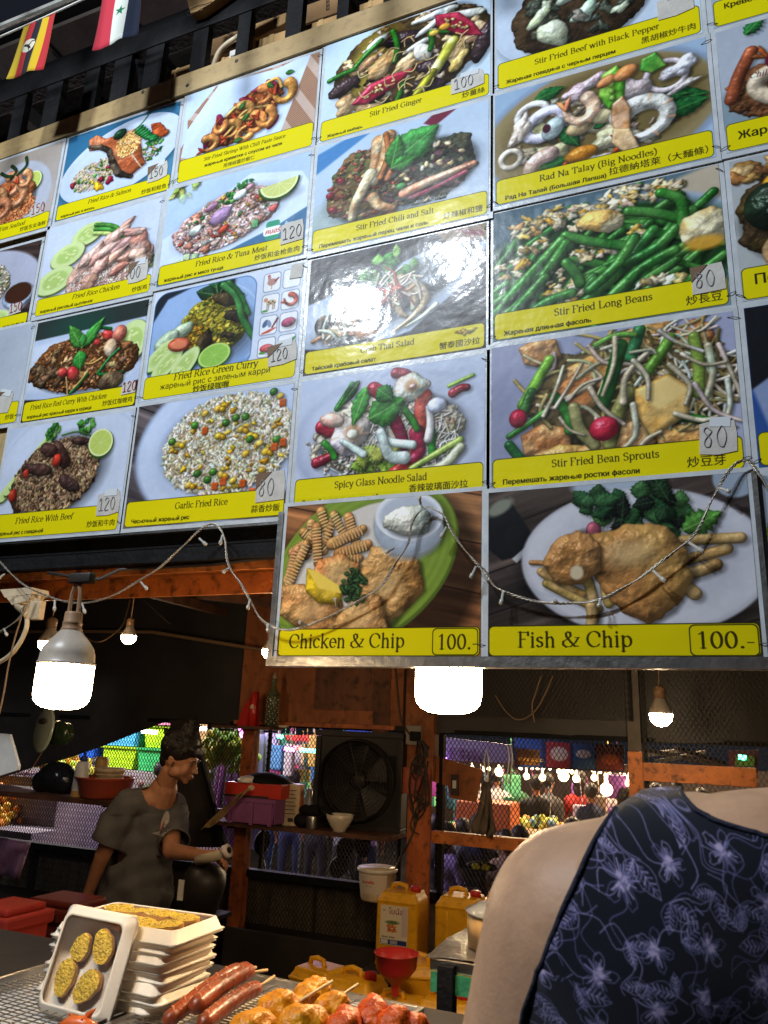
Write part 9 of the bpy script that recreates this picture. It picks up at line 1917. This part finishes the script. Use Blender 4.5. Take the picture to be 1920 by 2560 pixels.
rack(-.985, -.56, .95, 1.585, -.04, 'wire rack in a steel tray under the sausages and chicken')
def foam_tray(w, d, h=.024, fl=.011):
	b = MB(); R = lambda s, z: [(sx * (w / 2 * s - .014) + .014 * math.cos(a) * 1.0, sy * (d / 2 * s - .014) + .014 * math.sin(a), z) for (sx, sy, a0) in ((1, 1, 0), (-1, 1, PI / 2), (-1, -1, PI), (1, -1, 3 * PI / 2)) for a in [a0 + k * PI / 8 for k in range(5)]]
	def ring(ex, z): return [b.bm.verts.new(p) for p in [(x + math.copysign(ex, x), y + math.copysign(ex, y), z) for x, y, z in R(1, z)]]
	rings = [ring(-fl - .004, .0), ring(-fl, .001), ring(-.003, h - .003), ring(0, h - .001), ring(0, h + .001), ring(-.0045, h + .001), ring(-fl - .001, .006), ring(-fl - .006, .0045)]
	for p, q in zip(rings, rings[1:]):
		n = len(p)
		for k in range(n): b.bm.faces.new((p[k], p[(k + 1) % n], q[(k + 1) % n], q[k]))
	b.bm.faces.new(rings[0][::-1]); b.bm.faces.new(rings[-1]); return b
def bread(rx, ry, th=.018, seed=0):
	random.seed(seed); n = 28; ph = [random.uniform(0, 6.28) for _ in range(4)]
	R = lambda a: 1 + .07 * math.sin(2 * a + ph[0]) + .05 * math.sin(3 * a + ph[1]) + .03 * math.sin(7 * a + ph[2]) + .015 * math.sin(13 * a + ph[3])
	b = MB(); rings = []
	for (s, z) in ((.82, 0), (.97, .003), (1, th * .5), (.985, th * .92)):
		rings.append([b.bm.verts.new((rx * s * R(2 * PI * k / n) * math.cos(2 * PI * k / n), ry * s * R(2 * PI * k / n) * math.sin(2 * PI * k / n), z)) for k in range(n)])
	for p, q in zip(rings, rings[1:]):
		for k in range(n): b.bm.faces.new((p[k], p[(k + 1) % n], q[(k + 1) % n], q[k]))
	b.bm.faces.new(rings[0][::-1]); crust = b
	t = MB(); rr = []
	for s in (.985, .9, .7, .45, .2):
		rr.append([t.bm.verts.new((rx * s * R(2 * PI * k / n) * math.cos(2 * PI * k / n), ry * s * R(2 * PI * k / n) * math.sin(2 * PI * k / n), th * .92 + .0035 * (1 - s) + random.uniform(-.0008, .0012))) for k in range(n)])
	for p, q in zip(rr, rr[1:]):
		for k in range(n): t.bm.faces.new((p[k], p[(k + 1) % n], q[(k + 1) % n], q[k]))
	t.bm.faces.new(rr[-1])
	h = MB()
	for _ in range(42):
		a = random.uniform(0, 6.28); q = random.uniform(0, .88) ** .6; h.ball((rx * q * R(a) * math.cos(a), ry * q * R(a) * math.sin(a), th * .94 + .0035 * (1 - q)), random.uniform(.0006, .0013), seg=5, sq=(1.6, .8, .6))
	return crust, t, h
BR = []
for k in range(4):
	c1, t1, h1 = bread((.030, .026, .033, .028)[k], (.040, .036, .046, .037)[k], .018, 50 + k); BR.append((c1.mesh('crust', M['crust'], True), t1.mesh('buttered_top', M['bread_top'], True), h1.mesh('herbs', M['herb'])))
def put_bread(k, parent, loc, rot, sc=1):
	lm = None
	o = put('bread_slice', BR[k][0], parent, loc); o.rotation_euler = rot; o.scale = (sc,) * 3
	a = put('buttered_top', BR[k][1], o); b_ = tag(put('herbs', BR[k][2], o), kind='stuff'); return o
TW, TD = .245, .135
tme = foam_tray(TW, TD).mesh('foam_tray', M['foam']);
for p in tme.polygons: p.use_smooth = True
nm = ['bottom', 'second lowest', 'third lowest', 'fourth lowest', 'fifth lowest', 'sixth lowest', 'seventh lowest', 'topmost']
random.seed(31); nc = atz(385, 2518, RZ + .012)
ftop = (at(430, 2350, nc.y + .005).z - RZ); st = ftop / 7.6
for i in range(8):
	x = nc.x - TW / 2 + (.0 if i < 7 else .01) + random.uniform(-.008, .008) + i * .0035; y = nc.y + TD / 2 + random.uniform(-.006, .006)
	t = thing('foam_tray', nm[i] + ' white foam tray of garlic bread in the wrapped stack', 'foam tray', (x, y, RZ + .001 + i * st), (random.uniform(-.012, .012), random.uniform(-.012, .012), random.uniform(-.05, .05)), 'foam trays of garlic bread stacked on the rack')
	put('tray', tme, t)
	for (bx, by, br, k) in ((.085, -.045, .2, 0), (.03, -.05, -.3, 1), (-.03, -.045, .1, 2), (-.09, -.04, .4, 3), (.08, .04, .1, 1), (.02, .045, -.2, 2), (-.04, .04, .3, 0), (-.095, .045, 0, 1)):
		by *= .75; bx *= .92
		if i < 7 and by > 0 and bx < .05: continue
		put_bread(k, t, (bx, by, .006 if i < 7 else .010), (random.uniform(-.1, .1), random.uniform(-.1, .1), br + PI / 2), .92)
	b = MB(); b.sheet([[(-TW / 2 + .004 + (TW - .008) * a / 8, -TD / 2 + .004 + (TD - .008) * c_ / 6, .027 + .004 * math.sin(a * PI / 8) * math.sin(c_ * PI / 6) * (1.6 if i == 7 else .6)) for a in range(9)] for c_ in range(7)]); b.build('cling_film', M['film'], t, True)
BL = atz(122, 2503, RZ + .006); BRt = atz(262, 2541, RZ + .004); xax = (BRt - BL).normalized(); W_ = (BRt - BL).length
mid = (BL + BRt) / 2; tl = at(232, 2300, nc.y - .018); yax = (tl - mid); H_ = yax.length; yax = yax.normalized(); zax = xax.cross(yax).normalized(); yax = zax.cross(xax).normalized()
if zax.dot(EYE - mid) < 0: zax = -zax; xax = -xax
MT = Matrix((xax, yax, zax)).transposed().to_4x4(); MT.translation = mid + yax * H_ / 2
t = thing('foam_tray', 'white foam tray with four garlic bread slices propped upright in front of the stack', 'foam tray', (0, 0, 0)); t.matrix_world = MT
W2 = abs(W_) * 1.03
me = foam_tray(W2, H_ * 1.0, .020, .012).mesh('tray', M['foam'], True); put('tray', me, t)
for (bx, by, k, rz, sc) in ((.23, .22, 0, .25, .62), (-.13, .16, 1, -.3, .60), (-.25, -.19, 2, .12, .56), (.17, -.23, 3, -.8, .68)): put_bread(k, t, (bx * W2, by * H_, .006), (0, 0, rz), sc * W2 / .118)
b = MB(); b.sheet([[(-W2 / 2 + .004 + (W2 - .008) * a / 8, -H_ / 2 + .004 + (H_ - .008) * c_ / 8, .0235 + .003 * math.sin(a * PI / 8) * math.sin(c_ * PI / 8) + .0008 * math.sin(a * 3 + c_ * 5)) for a in range(9)] for c_ in range(9)]); b.build('cling_film', M['film'], t, True)
b = MB(); b.lathe([(.0001, 0), (.05, .0), (.06, .01), (.062, .014)], Matrix.Translation(atz(500, 2450, RZ + .004)), 24); tag(b.build('plastic_dish', mat('clear_dark', (.05, .05, .05), .15, alpha=.6)), 'dark clear plastic lid behind the right corner of the tray stack', 'lid')
M['sausage'] = mat('sausage', (0.33, 0.060, 0.013), .38, vary=.35, vscale=26, bump=.25, bscale=90, spec=.5, coat=.12, col2=(0.15, 0.028, 0.008))
M['saus_cut'] = mat('sausage_cut', (0.50, 0.16, 0.06), .5); M['stick'] = mat('bamboo_stick', (.60, .42, .20), .6, vary=.15)
def sausage(p, q, lab, r=.019, tip=None):
	t = thing('sausage', lab, 'sausage', p, group='grilled sausages on sticks'); d = q - p; L = d.length; dn = d.normalized(); o1 = dn.orthogonal().normalized(); o2 = dn.cross(o1); n = 30
	bend = o2 * 0
	P = [d * (k / n) + Vector((0, 0, .006 * math.sin(PI * k / n))) for k in range(n + 1)]
	R = [r * min(1, math.sqrt(max(.0, 1 - (1 - min(k / n, 1 - k / n) * n / 2.4) ** 2)) if min(k, n - k) < 2.4 else 1) * (1 - .03 * math.sin(k * 2.1)) + .0006 for k in range(n + 1)]
	b = MB(); b.tube(P, R, 20); b.build('meat', M['sausage'], t, True)
	for k in range(6):
		u = .14 + k * .14; b = MB(); pts = []
		for j in range(9):
			a = 1.0 + j * .30; s = u + (j - 4) * .014; i0 = min(n, max(0, s * n)); ii = int(i0); c0 = P[ii] + (P[min(n, ii + 1)] - P[ii]) * (i0 - ii)
			up_ = Vector((0, 0, 1)); sd_ = dn.cross(up_).normalized(); pts.append(c0 + (sd_ * math.cos(a) * 1.0 + sd_.cross(dn) * math.sin(a)) * r * 1.0)
		b.tube(pts, [.0006, .0016, .0022, .0024, .0024, .0024, .0022, .0016, .0006], 6); b.build('score_cut', M['saus_cut'], t, True)
	b = MB(); e = (tip - p) if tip is not None else d + dn * .06; b.tube([d - dn * .02, e], [.0032, .0026], 8); b.build('stick', M['stick'], t, True)
def Q(u, v, z): return atz(u, v, z)
def sticktip(u, v, q, k=.0): return EYE + ray(u, v) * ((q - EYE).length + k)
q = Q(622, 2418, RZ + .045); sausage(Q(432, 2540, RZ + .022), q, 'upper sausage of the pair nearest the foam trays', .0135, sticktip(637, 2420, q, .04))
q = Q(628, 2425, RZ + .05); sausage(Q(480, 2524, RZ + .038), q, 'sausage lying on top of the group with its stick pointing right', .0142, sticktip(668, 2425, q, .03))
q = Q(646, 2468, RZ + .03); sausage(Q(500, 2568, RZ + .022), q, 'lowest sausage nearest the chicken drumsticks', .0135, sticktip(686, 2440, q, .03))
q = Q(600, 2420, RZ + .06); sausage(Q(410, 2560, RZ + .02), q, 'sausage at the back edge of the group beside the black lid', .0128, sticktip(640, 2418, q, .05))
M['chick_y'] = mat('yellow_chicken', (0.68, 0.30, 0.008), .36, col2=(0.52, 0.16, 0.008), vary=.3, vscale=28, bump=.4, bscale=110, coat=.0, spec=.4, dirt=.15)
M['chick_r'] = mat('red_chicken', (0.64, 0.11, 0.008), .36, col2=(0.44, 0.045, 0.006), vary=.3, vscale=24, bump=.45, bscale=110, coat=.0, spec=.4, dirt=.15)
def meat(blobs, m, lab, name='chicken_drumstick', vox=.0045, stick=None, cat='chicken'):
	c0 = Vector(blobs[0][0]); t = thing(name, lab, cat, c0); b = MB()
	for k, (p, r, s) in enumerate(blobs): b.ball(Vector(p) - c0, r, seg=12, sq=s)
	for (p, r, s), (p2, r2, s2) in zip(blobs, blobs[1:]): limb(b, Vector(p) - c0, Vector(p2) - c0, r * .8, r2 * .8, 4)
	me = remesh(b, vox, 2, 'meat')
	for v in me.vertices:
		n_ = mathutils_noise(v.co * 60) * .0045 + mathutils_noise(v.co * 150) * .0022 + mathutils_noise(v.co * 330) * .001; v.co = v.co + v.normal * n_
	me.materials.append(m); put('meat', me, t)
	if stick: b = MB(); b.tube([stick[0] - c0, stick[1] - c0], .0026, 8); b.build('stick', M['stick'], t, True)
	return t
from mathutils import noise as _mn
def mathutils_noise(v): return _mn.noise(v)
def drum(u0, v0, u1, v1, z0, z1, r, m, lab, stick=None, **k):
	p, q = Q(u0, v0, z0), Q(u1, v1, z1); s = None
	if stick: s = (q, EYE + ray(*stick) * ((q - EYE).length + .03))
	return meat([(tuple(p), r, (1, 1, .9)), (tuple(p + (q - p) * .35), r * .9, (1, 1, 1)), (tuple(p + (q - p) * .75), r * .5, (1, 1, 1)), (tuple(q), r * .36, (1, 1, 1))], m, lab, stick=s, **k)
drum(700, 2520, 640, 2555, RZ + .045, RZ + .03, .033, M['chick_y'], 'yellow chicken drumstick at the left of the heap over the rack')
drum(790, 2480, 720, 2520, RZ + .035, RZ + .03, .030, M['chick_y'], 'yellow chicken drumstick at the back with a dark skewer end', stick=(832, 2452))
drum(840, 2515, 770, 2545, RZ + .045, RZ + .03, .027, M['chick_y'], 'yellow chicken drumstick with a bamboo stick pointing right', stick=(896, 2460))
drum(745, 2562, 830, 2570, RZ + .05, RZ + .04, .034, M['chick_y'], 'yellow chicken piece at the bottom edge in the middle')
drum(620, 2580, 690, 2560, RZ + .03, RZ + .03, .034, M['chick_y'], 'yellow chicken piece at the bottom edge beside the wires')
drum(860, 2575, 880, 2535, RZ + .05, RZ + .05, .030, M['chick_r'], 'orange chicken wing leaning on the yellow pieces', name='chicken_wing')
drum(935, 2550, 930, 2502, RZ + .05, RZ + .07, .030, M['chick_r'], 'large orange red chicken wing at the top of the red heap', name='chicken_wing')
drum(985, 2565, 1000, 2540, RZ + .05, RZ + .06, .030, M['chick_r'], 'orange red chicken wing right of the large one', name='chicken_wing')
drum(1035, 2580, 1045, 2560, RZ + .04, RZ + .05, .028, M['chick_r'], 'dull red chicken wing at the right end of the heap', name='chicken_wing')
t = thing('prawn', 'orange prawn with raised tail fins at the bottom left on the rack', 'prawn', Q(195, 2562, RZ + .015)); m = mat('prawn_orange', (.62, .13, .03), .35, vary=.2, vscale=30, coat=.3); L = t.location
b = MB(); b.tube([Q(150, 2566, RZ + .015) - L, Q(175, 2558, RZ + .02) - L, Q(205, 2560, RZ + .02) - L, Q(235, 2575, RZ + .015) - L], [.006, .011, .012, .010], 12); b.build('body', m, t, True)
for (u, v, z) in ((172, 2535, .03), (238, 2522, .045), (205, 2548, .03)): b = MB(); b.tube([Q(195 + (u - 195) * .5, 2558, RZ + .02) - L, Q((u + 205) / 2, (v + 2552) / 2, RZ + z * .7) - L, Q(u, v, RZ + z) - L], [.004, .006, .0012], 8); b.build('tail_fin', m, t, True)
